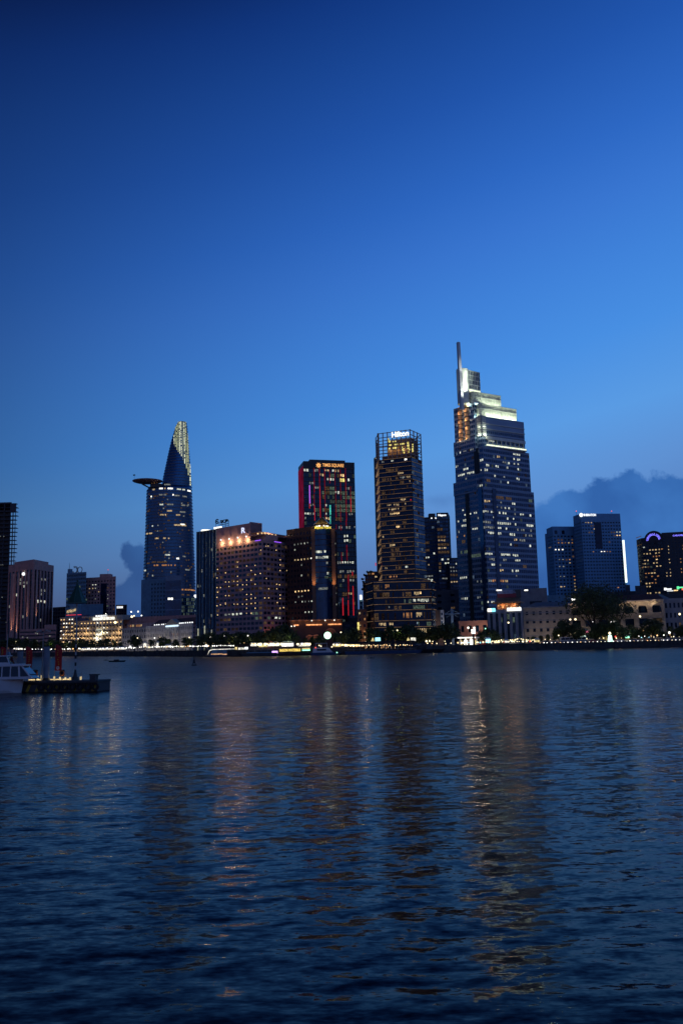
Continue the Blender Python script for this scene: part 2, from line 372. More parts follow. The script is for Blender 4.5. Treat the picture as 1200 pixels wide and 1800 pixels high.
class Bld:
    def __init__(s, name, label, cat='building', at=None): s.args = (name, label, cat); s.root = None; s.ents = []; s.at = at
    def begin(s, poly):
        if s.root is None: c = cen(poly); s.root = thing(s.args[0], s.args[1], s.args[2], (c[0], c[1], GZ))
    def block(s, corners, fh=3.3, cw=3.0, wall='conc', gl='glass_dark', z0=GZ, ztop=None, depth=None, wr=.7, hr=.6, rev=.3, spots=(), rnd=None, allw=None,
              par=1.0, lo=.65, poly=None, bname='wall', cname='glazing', base=0.0, pier=True, roof=None):
        if poly is None: poly, zt = foot(corners, depth)
        else: zt = ztop
        if ztop is not None: zt = ztop
        s.begin(poly)
        core = MB().prism(poly, z0, zt - .05); obj(cname, core, gl, s.root)
        fm = MB(); ents = []
        for F in vis_faces(poly):
            if base: fm.fbox(F, 0, F.L, z0, z0 + base, -.05, rev + .02)
            facade(F, z0 + base, zt - par, max(1, round(F.L / cw)), max(1, round((zt - par - z0 - base) / fh)), fm, ents, wr, hr, rev, spots, rnd, allw, lo=lo, pier=pier)
            fm.fbox(F, -rev if False else 0, F.L, zt - par, zt, -.05, rev + .04)
        fm.prism(grow(poly, -.4), zt - .3, zt - .02)
        if par >= .5: fm.prism(grow(poly, rev * .9), zt - par + .1, zt - .06) if False else None
        obj(bname, fm, wall, s.root)
        s.ents += ents; s.poly = poly; s.zt = zt
        return poly, zt, vis_faces(poly)
    def done(s, cap=100): emit_windows(s.root, s.ents, cap); return s.root
def rndf(p, opts):
    def f(i, j):
        if random.random() < p: return random.choice(opts)
        return None
    return f
def roofbox(b, corner, w, d, h, m='conc_dark', name='plant_room'):
    c = W(*corner); return obj(name, MB().box(c.x - w / 2, c.x + w / 2, c.y, c.y + d, b.zt - .3, b.zt + h), m, b.root)
emit('dwc', (.8, .82, .62), .42, var=.3); emit('rm', (.35, .2, .16), .05, var=.7); MT['room'] = MT['glass_dark']; emit('letter', (.62, .68, 1.0), 1.4)
emit('purple', (.32, .10, 1.0), 1.3); emit('od', (1.0, .22, .06), .55); emit('od2', (1.0, .38, .14), 1.4, var=.4); emit('ysign', (1.0, .78, .10), 1.3); emit('osign', (1.0, .46, .14), 1.15)
emit('rb', (1.0, .03, .06), .5); emit('rd', (.8, .02, .07), .16, var=.3, vs=.3); emit('violet', (.62, .16, 1.0), .9); emit('aqua', (.10, .85, .65), .7, var=.3); emit('mag', (.75, .03, .16), .14, var=.35, vs=.12)
emit('ledw', (1.0, .60, .34), .19, var=.35, vs=.25); emit('ledg', (.85, .62, .22), .15, var=.3, vs=.3); emit('dm', (.5, .28, .2), .018, var=.7); emit('d2', (.5, .32, .2), .045, var=.7); emit('c3', (.4, .6, .9), .12, var=.6)
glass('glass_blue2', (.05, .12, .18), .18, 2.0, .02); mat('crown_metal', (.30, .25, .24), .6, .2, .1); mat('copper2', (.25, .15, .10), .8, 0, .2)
mat('vcb_frame', (.24, .33, .44), .5, .2, .12, .1); mat('vcb_screen', (.50, .55, .48), .6, 0, .2, .3); mat('spire_metal', (.5, .52, .52), .45, .3, .05); mat('sher', (.15, .36, .55), .8, 0, .1)
emit('crownlite', (.92, 1.0, .72), 1.3, var=.25); emit('cy', (.25, .8, 1.0), 1.8); emit('y3', (1.0, .72, .25), .22, var=.7); emit('navy', (.05, .1, .6), .10, var=.5); emit('dim_plaster', (.8, .6, .4), .05, var=.6)
emit('greenneon', (.12, .9, .35), 1.4); emit('rb2', (1.0, .12, .08), 1.6); emit('barwhite', (.85, 1.0, .92), 1.6); emit('violet2', (.20, .18, 1.0), 1.6); mat('bill_blue', (.35, .38, .5), .6, 0, .25, 1); mat('bill_red', (.28, .03, .05), .6, 0, .2, 1)
emit('LW2', (1.0, .97, .88), 2.0, mis=True); emit('LP2', (1.0, .25, .4), .8); emit('LWd', (.93, 1.0, .93), 3.0); emit('gtower', (.62, 1.0, .82), 1.8, var=.25); emit('greenwhite', (.75, 1.0, .85), 1.8); emit('o2', (1.0, .55, .28), .6, var=.5); emit('letters_y', (1.0, .72, .16), 1.5)
emit('deckl', (1.0, .70, .28), 1.1, var=.5, vs=2); emit('deckp', (1.0, .78, .40), .7, var=.3, vs=3); mat('yellow_dim', (.36, .24, .03), .8, 0, .5, 1.5); mat('pile', (.16, .20, .25), .6, .1, .2, .8); mat('green_rib', (.03, .10, .07), .5, 0, .1); glass('cabin_glass', (.006, .010, .016), .08, 1.6, .005)
emit('gw0', (1.0, .97, .85), 1.1, var=.4)
# ================================================================ SETTING
WLP = [(-400, 1160), (-200, 1157), (0, 1154.6), (110, 1153.8), (240, 1153.8), (330, 1154.4), (400, 1154.4), (600, 1151), (800, 1146), (1000, 1141.6), (1200, 1137.4), (1600, 1129)]
SH = [G(*p) for p in WLP]
def wl(px):
    for (a, b), (c, d) in zip(WLP, WLP[1:]):
        if a <= px <= c: return b + (d - b) * (px - a) / (c - a)
    return WLP[-1][1]
def sh(px, off=0.0):
    """ground point `off` metres behind the quay edge that stands at column px of the picture"""
    g = G(px, wl(px)); q = W(px, hy(px), g.y + off); return (q.x, q.y)
# --- river: a real wave surface close by, unresolved ripples in the shading normal
def river():
    nr, na = 1300, 700
    r = 27.0 * (1640 / 27.0) ** (np.arange(nr) / (nr - 1)); a = np.radians(np.linspace(-52, 52, na))
    R, A = np.meshgrid(r, a, indexing='ij'); x = R * np.sin(A); y = R * np.cos(A) - 26; z = np.zeros_like(x)
    rs = np.random.RandomState(5); cell = R * math.log(1640 / 27.0) / nr
    for lam in np.geomspace(0.28, 4.0, 56):
        th = rs.normal(math.pi / 2 + .15, .42); kx, ky = math.cos(th) * 2 * math.pi / lam, math.sin(th) * 2 * math.pi / lam
        amp = 0.0014 * lam ** 0.25 * rs.uniform(.6, 1.4); ph = rs.uniform(0, 6.28)
        w = np.clip((lam / cell - 2.2) / 2.5, 0, 1)
        s = np.sin(kx * x + ky * y + ph + 0.7 * np.sin(x / lam * .31 + y * .23 / lam + ph * 3)); z += amp * w * (s + .3 * np.cos(2 * (kx * x + ky * y + ph)))
    z -= 0.0
    V = np.stack([x, y, z], -1).reshape(-1, 3)
    i = np.arange(nr - 1)[:, None] * na + np.arange(na - 1)[None, :]
    Fq = np.stack([i, i + 1, i + na + 1, i + na], -1).reshape(-1, 4)[:, ::-1]
    me = bpy.data.meshes.new('river'); me.vertices.add(len(V)); me.vertices.foreach_set('co', V.ravel())
    me.loops.add(Fq.size); me.loops.foreach_set('vertex_index', Fq.ravel().astype(np.int32))
    me.polygons.add(len(Fq)); me.polygons.foreach_set('loop_start', np.arange(0, Fq.size, 4, dtype=np.int32)); me.polygons.foreach_set('loop_total', np.full(len(Fq), 4, dtype=np.int32))
    me.polygons.foreach_set('use_smooth', np.ones(len(Fq), dtype=bool)); me.update(calc_edges=True); me.validate()
    M = bpy.data.materials.new('river_water'); M.use_nodes = True; t = M.node_tree; p = t.nodes['Principled BSDF']
    p.inputs['Base Color'].default_value = (.0008, .0022, .005, 1); p.inputs['Roughness'].default_value = .10; p.inputs['IOR'].default_value = 1.33; p.inputs['Specular IOR Level'].default_value = .14
    L = t.links.new; g = t.nodes.new('ShaderNodeNewGeometry')
    def sc_(vec, s):
        n = t.nodes.new('ShaderNodeVectorMath'); n.operation = 'MULTIPLY'; L(vec, n.inputs[0])
        if isinstance(s, tuple): n.inputs[1].default_value = s
        else: n.inputs[1].default_value = (s, s, s)
        return n.outputs[0]
    def layer(scale, strech, amp, det=3):
        n = t.nodes.new('ShaderNodeTexNoise'); n.inputs['Detail'].default_value = det; n.inputs['Scale'].default_value = 1; n.inputs['Roughness'].default_value = .6
        L(sc_(g.outputs['Position'], (scale * strech, scale, scale)), n.inputs['Vector'])
        s = t.nodes.new('ShaderNodeVectorMath'); s.operation = 'SUBTRACT'; L(n.outputs['Color'], s.inputs[0]); s.inputs[1].default_value = (.5, .5, .5)
        return sc_(s.outputs[0], (amp * .55, amp, 0))
    def add(a, b):
        n = t.nodes.new('ShaderNodeVectorMath'); n.operation = 'ADD'; L(a, n.inputs[0]); L(b, n.inputs[1]); return n.outputs[0]
    # wind patches: broad areas where the ripples are calmer or rougher
    pn = t.nodes.new('ShaderNodeTexNoise'); pn.inputs['Scale'].default_value = 1; pn.inputs['Detail'].default_value = 3
    L(sc_(g.outputs['Position'], (.018, .05, .05)), pn.inputs['Vector'])
    pm = t.nodes.new('ShaderNodeMapRange'); pm.inputs[1].default_value = .35; pm.inputs[2].default_value = .65; pm.inputs[3].default_value = .62; pm.inputs[4].default_value = 1.3
    L(pn.outputs['Fac'], pm.inputs[0])
    tot = add(add(layer(1.1, .4, WAVE[0]), layer(3.4, .4, WAVE[1])), layer(9.5, .4, WAVE[2], 2))
    sv = t.nodes.new('ShaderNodeVectorMath'); sv.operation = 'SCALE'; L(tot, sv.inputs[0])
    # the open middle of the river is more ruffled than the sheltered water by the near bank
    sx_ = t.nodes.new('ShaderNodeSeparateXYZ'); L(g.outputs['Position'], sx_.inputs[0]); mr = t.nodes.new('ShaderNodeMapRange'); mr.inputs[1].default_value = 12; mr.inputs[2].default_value = 150; mr.inputs[3].default_value = .62; mr.inputs[4].default_value = 1.9; L(sx_.outputs[1], mr.inputs[0])
    mm_ = t.nodes.new('ShaderNodeMath'); mm_.operation = 'MULTIPLY'; L(pm.outputs[0], mm_.inputs[0]); L(mr.outputs[0], mm_.inputs[1]); L(mm_.outputs[0], sv.inputs[3])
    # wavelets too small to model out there widen the highlight instead
    ro = t.nodes.new('ShaderNodeMapRange'); ro.inputs[1].default_value = 20; ro.inputs[2].default_value = 190; ro.inputs[3].default_value = .08; ro.inputs[4].default_value = .33; L(sx_.outputs[1], ro.inputs[0]); L(ro.outputs[0], p.inputs['Roughness'])
    nn = t.nodes.new('ShaderNodeVectorMath'); nn.operation = 'NORMALIZE'; L(add(g.outputs['Normal'], sv.outputs[0]), nn.inputs[0])
    L(nn.outputs[0], p.inputs['Normal']); me.materials.append(M)
    o = bpy.data.objects.new('river', me); link(o); o['kind'] = 'structure'
WAVE = (.20, .56, .40)
river()
rb = MB().prism([(-3000, -60), (3000, -60), (3000, 3000), (-3000, 3000)], -3.2, -3.0); struct('river_bed', rb, 'black')
# --- land behind the quay: one sheet to the horizon, road and pavement sheets on it
def strip(o0, o1, z, name, m):
    mb = MB(); n = len(WLP); b = []
    for (px, _), s in zip(WLP, SH):
        for o in (o0, o1): mb.v.append((s.x, s.y + o, z))
    for i in range(n - 1): mb.f.append((2 * i, 2 * i + 2, 2 * i + 3, 2 * i + 1)); mb.m.append(0)
    struct(name, mb, m); return mb
strip(0.2, 9000, GZ, 'ground', 'grassland'); strip(0.6, 14, GZ + .004, 'promenade_pavement', 'paving'); strip(22, 40, GZ + .004, 'road', 'asphalt')
strip(30.9, 31.1, GZ + .008, 'road_centre_line', 'white_wall'); strip(40.3, 62, GZ + .12, 'pavement', 'paving')
mb = MB()
for i in range(len(SH) - 1):
    F = Fr(SH[i], SH[i + 1]); mb.fbox(F, 0, F.L, -3, GZ + .25, -.8, 0)
    k = int(F.L / 9)
    for j in range(k): mb.fbox(F, j * F.L / k, j * F.L / k + .5, -2, GZ + .1, -.1, .35)
    mb.fbox(F, 0, F.L, GZ + .25, GZ + .45, -.9, .12)
qr = thing('quay_wall', 'long dark stone embankment wall with buttresses at the far water edge', 'wall', (*SH[6].xy, 0)); obj('wall', mb, 'quay', qr)
mb = MB()
for i in range(1, len(SH) - 1):
    F = Fr(SH[i], SH[i + 1])
    for z in (GZ + .85, GZ + 1.25): mb.fbox(F, 0, F.L, z, z + .06, -.45, -.38)
    for j in range(int(F.L / 2.5)): mb.fbox(F, j * 2.5, j * 2.5 + .08, GZ + .45, GZ + 1.25, -.44, -.39)
obj('railing', mb, 'metal_grey', qr)
# ================================================================ LEFT: construction tower, pink tower, riverside hotel
# --- unfinished concrete frame tower
A0, A1 = W(-45, 876, 985), W(19.5, 883, 985); A2 = W(28.5, 884.5, 985); zt = A2.z; k_ = 1 + 36 / 985; k2 = 1 + 7 / 985
P = [A0.xy, A1.xy, A1.xy * k_, A0.xy * k_]; PW = [A1.xy, A2.xy, A2.xy * k2, A1.xy * k2]; c = cen(P)
ct = thing('unfinished_tower', 'bare concrete skeleton of an unfinished tower with open floors at the left edge', 'building', (*c, GZ))
sl = MB(); cols = MB(); nf = 36; fh = (zt - GZ) / nf; F = Fr(P[0], P[1]); F2 = Fr(PW[0], PW[1])
for j in range(1, nf + 1):
    z = GZ + j * fh; e = random.choice((.2, .5, 1.2, 1.6)); sl.prism([P[0], P[1], P[2], P[3]], z - .5, z); sl.prism([PW[0], F2.p(F2.L + e, 0), F2.p(F2.L + e, -6), PW[3]], z - .55, z + .01)
for F_, n in ((F, 6), (F2, 2)):
    for i in range(n + 1): cols.fbox(F_, max(0, i * F_.L / n - .45), min(F_.L, i * F_.L / n + .45), GZ, zt - .6, -1.0, 0)
obj('floor_slabs', sl, 'conc_dark', ct); obj('columns', cols, 'conc_dark', ct)
core = MB(); ins = [F.p(1.5, -4), F.p(F.L - 2, -4)]; kk = 1 + 24 / 985; core.prism([ins[0], ins[1], (ins[1][0] * kk, ins[1][1] * kk), (ins[0][0] * kk, ins[0][1] * kk)], GZ, zt - fh * 1.5); obj('core_wall', core, 'conc_dark', ct)
sc_ = MB(); sc_.fbox(F, -2, F.L, zt, zt + 1.8, -3, -2.6); sc_.fbox(F2, 0, F2.L + .5, zt - fh * 2.2, zt - .8, -.6, .3); obj('scaffold_sheet', sc_, 'conc_dark', ct)
for (px, py) in ((2, 943), (8, 943), (3, 993), (6, 993), (1, 1086), (12, 1094), (5, 1050), (20, 1049)):
    u_, z_ = F.hit(px, py); obj('work_lamp', MB().ball((*F.p(u_, 1.2), z_), .5), 'dw', ct)
# --- pink tower with tall fins
b = Bld('pink_office_tower', 'pinkish office tower with dark glass strips and tall uplit fins beside the unfinished tower', at=None)
poly, zt, fs = b.block([(17, 996, 860), (60, 988, 830), (94, 992, 870)], fh=3.6, cw=6.5, wall='pink', gl='glass_dark', wr=.62, hr=.97, rev=.7, par=7,
    spots=[(28, 52, 1023, 'dw', .6), (38, 48, 1031, 'W', .5), (31, 33, 1045, 'W'), (76, 80, 1021, 'dw'), (73, 76, 1042, 'dw'), (66, 76, 1057, 'W'), (41, 44, 1009, 'dw')], rnd=rndf(.02, ['d', 'dw']))
F = fs[0]; u_, z_ = F.hit(43.5, 1009); obj('roof_lamp', MB().ball((*F.p(u_, 1.0), z_), 1.7), 'S', b.root)
roofm = MB(); roofm.prism(grow(poly, -4), zt - .3, zt + 3.5); obj('roof', roofm, 'pink', b.root)
for (px, ya, yb) in ((31.5, 1064, 1118), (22.5, 1068, 1115), (50, 1060, 1088), (61.5, 1060, 1088)):
    F_ = F if px < 60 else fs[1]; u_, z0_ = F_.hit(px, yb); _, z1_ = F_.hit(px, ya)
    obj('fin', MB().fbox(F_, u_ - 1.2, u_ + 1.2, GZ, zt - 9, .7, 1.4), 'pink_light', b.root)
    q = F_.p(u_, 4.5); light('SPOT', (q[0], q[1], max(z0_ - 4, GZ + 1)), 16000 if yb > 1100 else 6000, (1, .6, .35), (*F_.p(u_, 1), z1_), .4, spot=.6)
b.done(40)
# --- low pink ribbon building
b = Bld('low_office_block', 'low pinkish office block with ribbon windows below the pink tower', at=None)
b.block([(36, 1106, 800), (79, 1105, 790), (81, 1105, 792)], fh=3.4, cw=60, wall='pink', gl='glass_warm', wr=.995, hr=.42, rev=.4, par=1.4, spots=[])
p2, z2, f2 = b.block([(79, 1097, 788), (99, 1099, 788)], fh=3.4, cw=60, wall='pink', gl='glass_warm', wr=.96, hr=.42, rev=.4, par=4.0, depth=25)
for (px, py) in ((64, 1113), (67, 1114), (41, 1120), (49, 1121), (66, 1126), (88, 1118)):
    F = f2[0] if px > 80 else Fr(foot([(36, 1106, 800), (79, 1105, 790), (81, 1105, 792)])[0][0], foot([(36, 1106, 800), (79, 1105, 790), (81, 1105, 792)])[0][1])
    u_, z_ = F.hit(px, py); b.ents.append((F, u_ - .7, u_ + .7, z_ - .5, z_ + .5, .35, .48, 'dw'))
b.done()
b = Bld('dark_rear_block', 'dark plain block squeezed between the low pink office and the white riverside hotel'); b.block([(94, 1066, 860), (116, 1068, 850)], fh=3.5, cw=4, wall='conc_dark', gl='glass_dark', depth=25, rnd=rndf(.04, ['d'])); b.done(10)
# --- green glass block with ring sign, and the salmon tower beside it
b = Bld('green_glass_block', 'blue green glass office block with a round rooftop emblem and thin mast')
poly, zt, fs = b.block([(118, 1008, 790), (152, 1005, 780)], fh=3.5, cw=2.2, wall='steel_blue' if False else 'bluegrey', gl='glass_green', depth=22, wr=.9, hr=.55, rev=.15, rnd=rndf(.05, ['g', 'd']))
F = fs[0]; mb = MB(); mb.tube((*F.p(1, -2), zt), (*F.p(1, -2), zt + 10), .35, .08); obj('mast', mb, 'metal_dark', b.root)
mb = MB(); mb.fbox(F, 0, 3, zt, zt + 4, -4, -1); obj('stair_head', mb, 'bluegrey', b.root)
mb = MB()
for k, R in enumerate((3.2, 2.2)): mb.ring(F, 8, zt + 2.6, R, .5, -2, -1.6, -160, 120)
mb.ring(F, 14, zt + 2.6, 2.4, .5, -2, -1.6); obj('emblem', mb, 'roof_red', b.root); b.done(20)
b = Bld('salmon_tower', 'salmon coloured tower block with square windows behind the riverside hotel')
poly, zt, fs = b.block([(150.5, 1013, 800), (204, 1016, 790)], fh=3.35, cw=3.3, wall='pink', gl='glass_dark', depth=26, wr=.5, hr=.45, rev=.25, par=2.5,
    spots=[(160, 163, 1033, 'w'), (166, 170, 1032, 'W'), (167, 169, 1038, 'W'), (174, 176, 1038, 'w'), (173, 176, 1044, 'W'), (166, 168, 1051, 'dw'), (186, 187, 1045, 'dw')], rnd=rndf(.09, ['d', 'dw', 'g']))
F = fs[0]; mb = MB().fbox(F, F.L * .52, F.L * .72, GZ + 8, zt - 6, .2, .45); obj('stair_glazing', mb, 'glass_dark', b.root)
roofbox(b, (185, 1013, 796), 10, 8, 3, 'pink'); u_, z_ = F.hit(185, 1002)
mb = MB().tube((*F.p(u_, -5), zt + 2), (*F.p(u_, -5), zt + 6.5), .12); am = obj('aerial', mb, 'metal_dark', b.root); obj('beacon', MB().ball((*F.p(u_, -5), zt + 7), .5), 'r', am); b.done(60)
b = Bld('small_dark_block', 'small dark block with a lit white name board, right of the salmon tower')
poly, zt, fs = b.block([(204.5, 1062, 900), (223, 1064, 900)], fh=3.5, cw=3, wall='brown', gl='glass_dark', depth=18); F = fs[0]
mb = MB().fbox(F, 1, 7.2, zt - 3.6, zt - 1.6, .35, .6); sg = obj('sign', mb, 'S', b.root); text('MENAS', F, 1.4, 6.8, zt - 3.3, zt - 1.9, .62, 'metal_dark', sg, ext=.05); b.done(10)
# --- white hall block behind the hotel
b = Bld('plain_white_hall', 'plain windowless pale grey block rising behind the hotel roofs')
b.block([(141, 1063, 780), (181, 1061.5, 770)], fh=30, cw=60, wall='bluegrey', gl='bluegrey', depth=25, wr=.001, hr=.001, par=1.2); b.done()
# --- riverside hotel: three wings, balconies lit one by one
b = Bld('riverside_hotel', 'floodlit cream riverside hotel with warm balcony lights and a glowing rooftop sign')
WW = 'w'
polyA, zA, fA = b.block([(107, 1085, 745), (131, 1086, 738)], fh=3.35, cw=3.0, wall='cream', gl='glass_warm', depth=30, wr=.42, hr=.55, rev=.35, par=1.0, allw='d')
polyB, zB, fB = b.block([(131.5, 1089, 742), (216, 1092, 720)], fh=3.9, cw=3.4, wall='cream', gl='glass_warm', depth=24, wr=.46, hr=.55, rev=.35, par=.8, allw='d', rnd=rndf(.25, ['w', 'd', 'o']))
for F, zt_, cw, fh in ((fA[0], zA, 3.0, 3.35), (fB[0], zB, 3.4, 3.9)):
    co = MB(); co.fbox(F, 0, F.L, zt_ - .3, zt_ + .1, 0, 1.0); co.fbox(F, 0, F.L, GZ + 4.6, GZ + 5.0, .3, .8); obj('cornice', co, 'cream', b.root)
    nc = max(1, round(F.L / cw)); nf = max(1, round((zt_ - 1 - GZ) / fh)); H = (zt_ - 1 - GZ) / nf; balc = MB(); k = 0
    for j in range(1, nf):
        for i in range(nc):
            uc = (i + .5) * F.L / nc; z = GZ + j * H
            balc = MB(); balc.fbox(F, uc - 1.1, uc + 1.1, z + .05, z + .25, .3, 1.2); balc.fbox(F, uc - 1.1, uc + 1.1, z + .24, z + 1.0, 1.1, 1.18); obj('balcony', balc, 'metal_dark', b.root)
            if random.random() < .8: obj('balcony_light', MB().ball((*F.p(uc + random.uniform(-.2, .2), .75), z + H * .70), .42, 6, 4), 'HB', b.root) if False else b.ents.append((F, uc - .42, uc + .42, z + H * .62, z + H * .62 + .8, .45, .9, 'B' if random.random() < .35 else 'y2'))
# mansard storey and blue roof
F = fB[0]; mb = MB(); mb.fbox(F, 6, F.L - 2, zB, zB + 4, -12, -2.2); obj('attic_wall', mb, 'cream', b.root)
for i in range(12): b.ents.append((F, 8 + i * 3, 9.6 + i * 3, zB + 1, zB + 3, -2.18, -2.1, random.choice(['d', 'o', 'd', 'dw'])))
mb = MB(); a = [F.p(-1, 0), F.p(15, 0), F.p(15, -14), F.p(-1, -14)]; i_ = [F.p(3, -5), F.p(12, -5), F.p(12, -9), F.p(3, -9)]; mb.prism(a, zB + .1, zB + 5.5, poly2=i_); obj('roof', mb, 'roof_blue', b.root)
u0_, z0_ = F.hit(162.5, 1090); u1_, z1_ = F.hit(200, 1086); mb = MB().fbox(F, u0_, u1_, z1_ - 1.6, z1_ + .9, -1.5, -.9); obj('sign_board', mb, 'gw0', b.root)
u0_, z0_ = F.hit(167, 1085.6); u1_, z1_ = F.hit(187.5, 1080.5); sg = obj('sign', MB().fbox(F, u0_, u1_, z0_ - .5, z0_ - .2, -1.2, -1.0), 'metal_dark', b.root)
text('M.MAJESTIC', F, u0_, u1_, z0_, z1_, -1.1, 'S', sg, .02, .2)
# rooftop bar sign over the corner wing
F = fA[0]; u0_, z0_ = F.hit(113, 1079.5); u1_, z1_ = F.hit(130.5, 1072); mb = MB().fbox(F, u0_ - 1, u1_ + 1, zA, z0_ - 1.6, -9, -3); mb.fbox(F, u0_ + 3, u1_ - .5, z0_ - 1.6, z1_ + 5, -9, -4); obj('rooftop_bar', mb, 'bluegrey', b.root)
sg = obj('neon_sign', MB().fbox(F, u0_, u1_ + 6, z0_ - 1.2, z0_ - .7, -2.9, -2.6), 'r', b.root); text('M.Majestic', F, u0_ + .5, u1_, z0_ - .2, z1_, -2.8, 'y2' if False else 'w', sg, .02, .2, slope=.18)
# entrance bay in cool light
F = fB[0]; u0_, _ = F.hit(171, 1110); u1_, _ = F.hit(181, 1110); mb = MB()
for k in range(5): mb.fbox(F, u0_, u1_, GZ + 4 + k * 3.9, GZ + 4.5 + k * 3.9, .3, 1.6)
for k in range(3): mb.fbox(F, u0_ + k * (u1_ - u0_) / 2 - .25, u0_ + k * (u1_ - u0_) / 2 + .25, GZ, zB, .3, 1.5)
obj('entrance_bay', mb, 'white_wall', b.root)
for k in range(4): b.ents.append((F, u0_ + .4, u1_ - .4, GZ + 5 + k * 3.9, GZ + 7.2 + k * 3.9, .5, .9, 'B' if k in (1, 2) else 'W'))
for q in range(9):
    u_ = (q + .5) * F.L / 9; x_, y_ = F.p(u_, 3.2); light('POINT', (x_, y_, GZ + 7 + (q % 3) * 4.5), 620, (1, .66, .32) if q not in (4, 5) else (1, .9, .55), size=.3)
for q in range(4):
    x_, y_ = fA[0].p((q + .5) * fA[0].L / 4, 3); light('POINT', (x_, y_, GZ + 6 + (q % 2) * 9), 240, (1, .66, .36), size=.3)
b.done(100)
# --- white wings right of the hotel
b = Bld('grey_office_wing', 'three storey pale grey wing joining the floodlit hotel to the pedimented customs house')
b.block([(216, 1104, 690), (262, 1103, 660)], fh=4.0, cw=3.6, wall='conc_light', gl='glass_dark', depth=20, wr=.46, hr=.5, rev=.35, par=.8, allw=None, rnd=rndf(.05, ['d', 'dw']))
mb = MB(); F = b.block and Fr(b.poly[0], b.poly[1]); mb.fbox(F, 0, F.L, b.zt, b.zt + 3.6, -14, -4); obj('attic_wall', mb, 'pink_light', b.root)
for q in range(4): light('POINT', (*F.p((q + .5) * F.L / 4, 7), GZ + 5), 330, (1, .86, .72), size=.4)  # added fill lights in front, brightening the pale wing
for i in range(7): b.ents.append((F, 2 + i * 3.2, 4 + i * 3.2, b.zt + 1, b.zt + 2.6, -3.98, -3.9, random.choice(['o', 'w', 'w', 'd'])))
b.done(40)
b = Bld('customs_house', 'white three storey neoclassical customs house with a triangular pediment')
poly, zt, fs = b.block([(258, 1099, 662), (339, 1097.5, 600)], fh=4.1, cw=3.1, wall='white_wall', gl='glass_dark', depth=20, wr=.42, hr=.52, rev=.4, par=1.2, spots=[(301, 312, 1119, 'o', .9), (302, 308, 1124, 'w')], rnd=rndf(.04, ['d']))
F = fs[0]; u0_, _ = F.hit(292, 1100); u1_, _ = F.hit(316, 1100); uc = (u0_ + u1_) / 2; mb = MB()
A = [(*F.p(u0_, 1.2), zt + .05), (*F.p(u1_, 1.2), zt + .05), (*F.p(u1_, -3), zt + .05), (*F.p(u0_, -3), zt + .05)]; e1 = (*F.p(uc, 1.2), zt + 4); e2 = (*F.p(uc, -3), zt + 4)
mb.v += A + [e1, e2]; mb.f += [(0, 1, 4), (2, 3, 5), (0, 4, 5, 3), (1, 2, 5, 4), (0, 3, 2, 1)]; mb.m += [0] * 5; obj('pediment', mb, 'cream', b.root)
mb = MB(); mb.fbox(F, u0_ + 1, u1_ - 1, zt - 1.5, zt - .6, .5, .9); obj('sign', mb, 'c2', b.root)
for k in range(6): obj('column', MB().cyl(*F.p(u0_ + k * (u1_ - u0_) / 5, .8), .35, GZ + 4, zt - 1.6), 'white_wall', b.root)
mb = MB().prism([F.p(2, -2), F.p(F.L - 2, -2), F.p(F.L - 2, -16), F.p(2, -16)], zt - .2, zt + 4.5, poly2=[F.p(7, -7), F.p(F.L - 7, -7), F.p(F.L - 7, -11), F.p(7, -11)]); obj('roof', mb, 'roof_red', b.root)
for px in (272, 276, 279.5, 284.5, 287.5, 291.5, 316, 319, 322, 326, 330, 334, 338):
    u_, z_ = F.hit(px, 1095.5 + (.8 if px < 300 else 0)); b.ents.append((F, u_ - .45, u_ + .45, zt + .2, zt + 1.0, -.4, .2, 'S'))
b.done(60)
for q in range(5): light('POINT', (*F.p((q + .5) * F.L / 5, 7), GZ + 5), 480, (1, .84, .64), size=.4)  # added fill for street-lamp spill on the white front; no fixtures here
# --- blocks in front of the tapering tower
b = Bld('grey_slab_block', 'blue grey slab with a grid of dark windows at the foot of the tapering tower')
b.block([(249.5, 1018, 760), (292, 1018, 750)], fh=3.4, cw=3.1, wall='bluegrey', gl='glass_dark', depth=25, wr=.5, hr=.5, rev=.3, par=3, rnd=None, lo=.5); 
F = vis_faces(b.poly)[0]; obj('blank_wall', MB().fbox(F, -.1, F.L * .42, GZ, b.zt - 2.9, .2, .5), 'bluegrey', b.root); b.done()
b = Bld('dark_glass_block', 'dark blue glass office block with pale floor lines in front of the tapering tower')
poly, zt, fs = b.block([(291.5, 1012, 740), (319, 1012, 735)], fh=8.5, cw=6.5, wall='steel_blue', gl='glass_blue', depth=22, wr=.97, hr=.9, rev=.12, par=4, spots=[(296, 303, 1052, 'S', .0)]);
F = fs[0]; 
for px in (297.5, 302.5): u_, z_ = F.hit(px, 1052.5); b.ents.append((F, u_ - 1.0, u_ + 1.0, z_ - .9, z_ + .9, .1, .3, 'B'))
b.done()
b = Bld('pale_glass_annex', 'pale green glass annex right of the dark glass block'); b.block([(319.5, 1050, 745), (342, 1048, 740)], fh=3.2, cw=1.7, wall='bluegrey', gl='glass_green', depth=20, wr=.75, hr=.8, rev=.12, par=1, rnd=rndf(.55, ['g', 'dg', 'dg'])); b.done(60)
b = Bld('lamp_topped_block', 'narrow block with one bright round lamp on top left of the dark glass hotel tower')
b.block([(340.5, 1052, 760), (346.5, 1052, 760)], fh=3.2, cw=1.7, wall='bluegrey', gl='glass_blue', depth=10, par=.5, rnd=rndf(.5, ['dw', 'c'])); q = W(343.5, 1048, 758); obj('roof_lamp', MB().ball(q, 1.5), 'S', b.root); b.done(20)
b = Bld('terrace_roof_block', 'long low block with a reddish roof line below the grey slab'); b.block([(218, 1084, 735), (345, 1082, 712)], fh=4, cw=5, wall='pink', gl='glass_dark', depth=18, wr=.5, hr=.3, par=5); b.done(5)

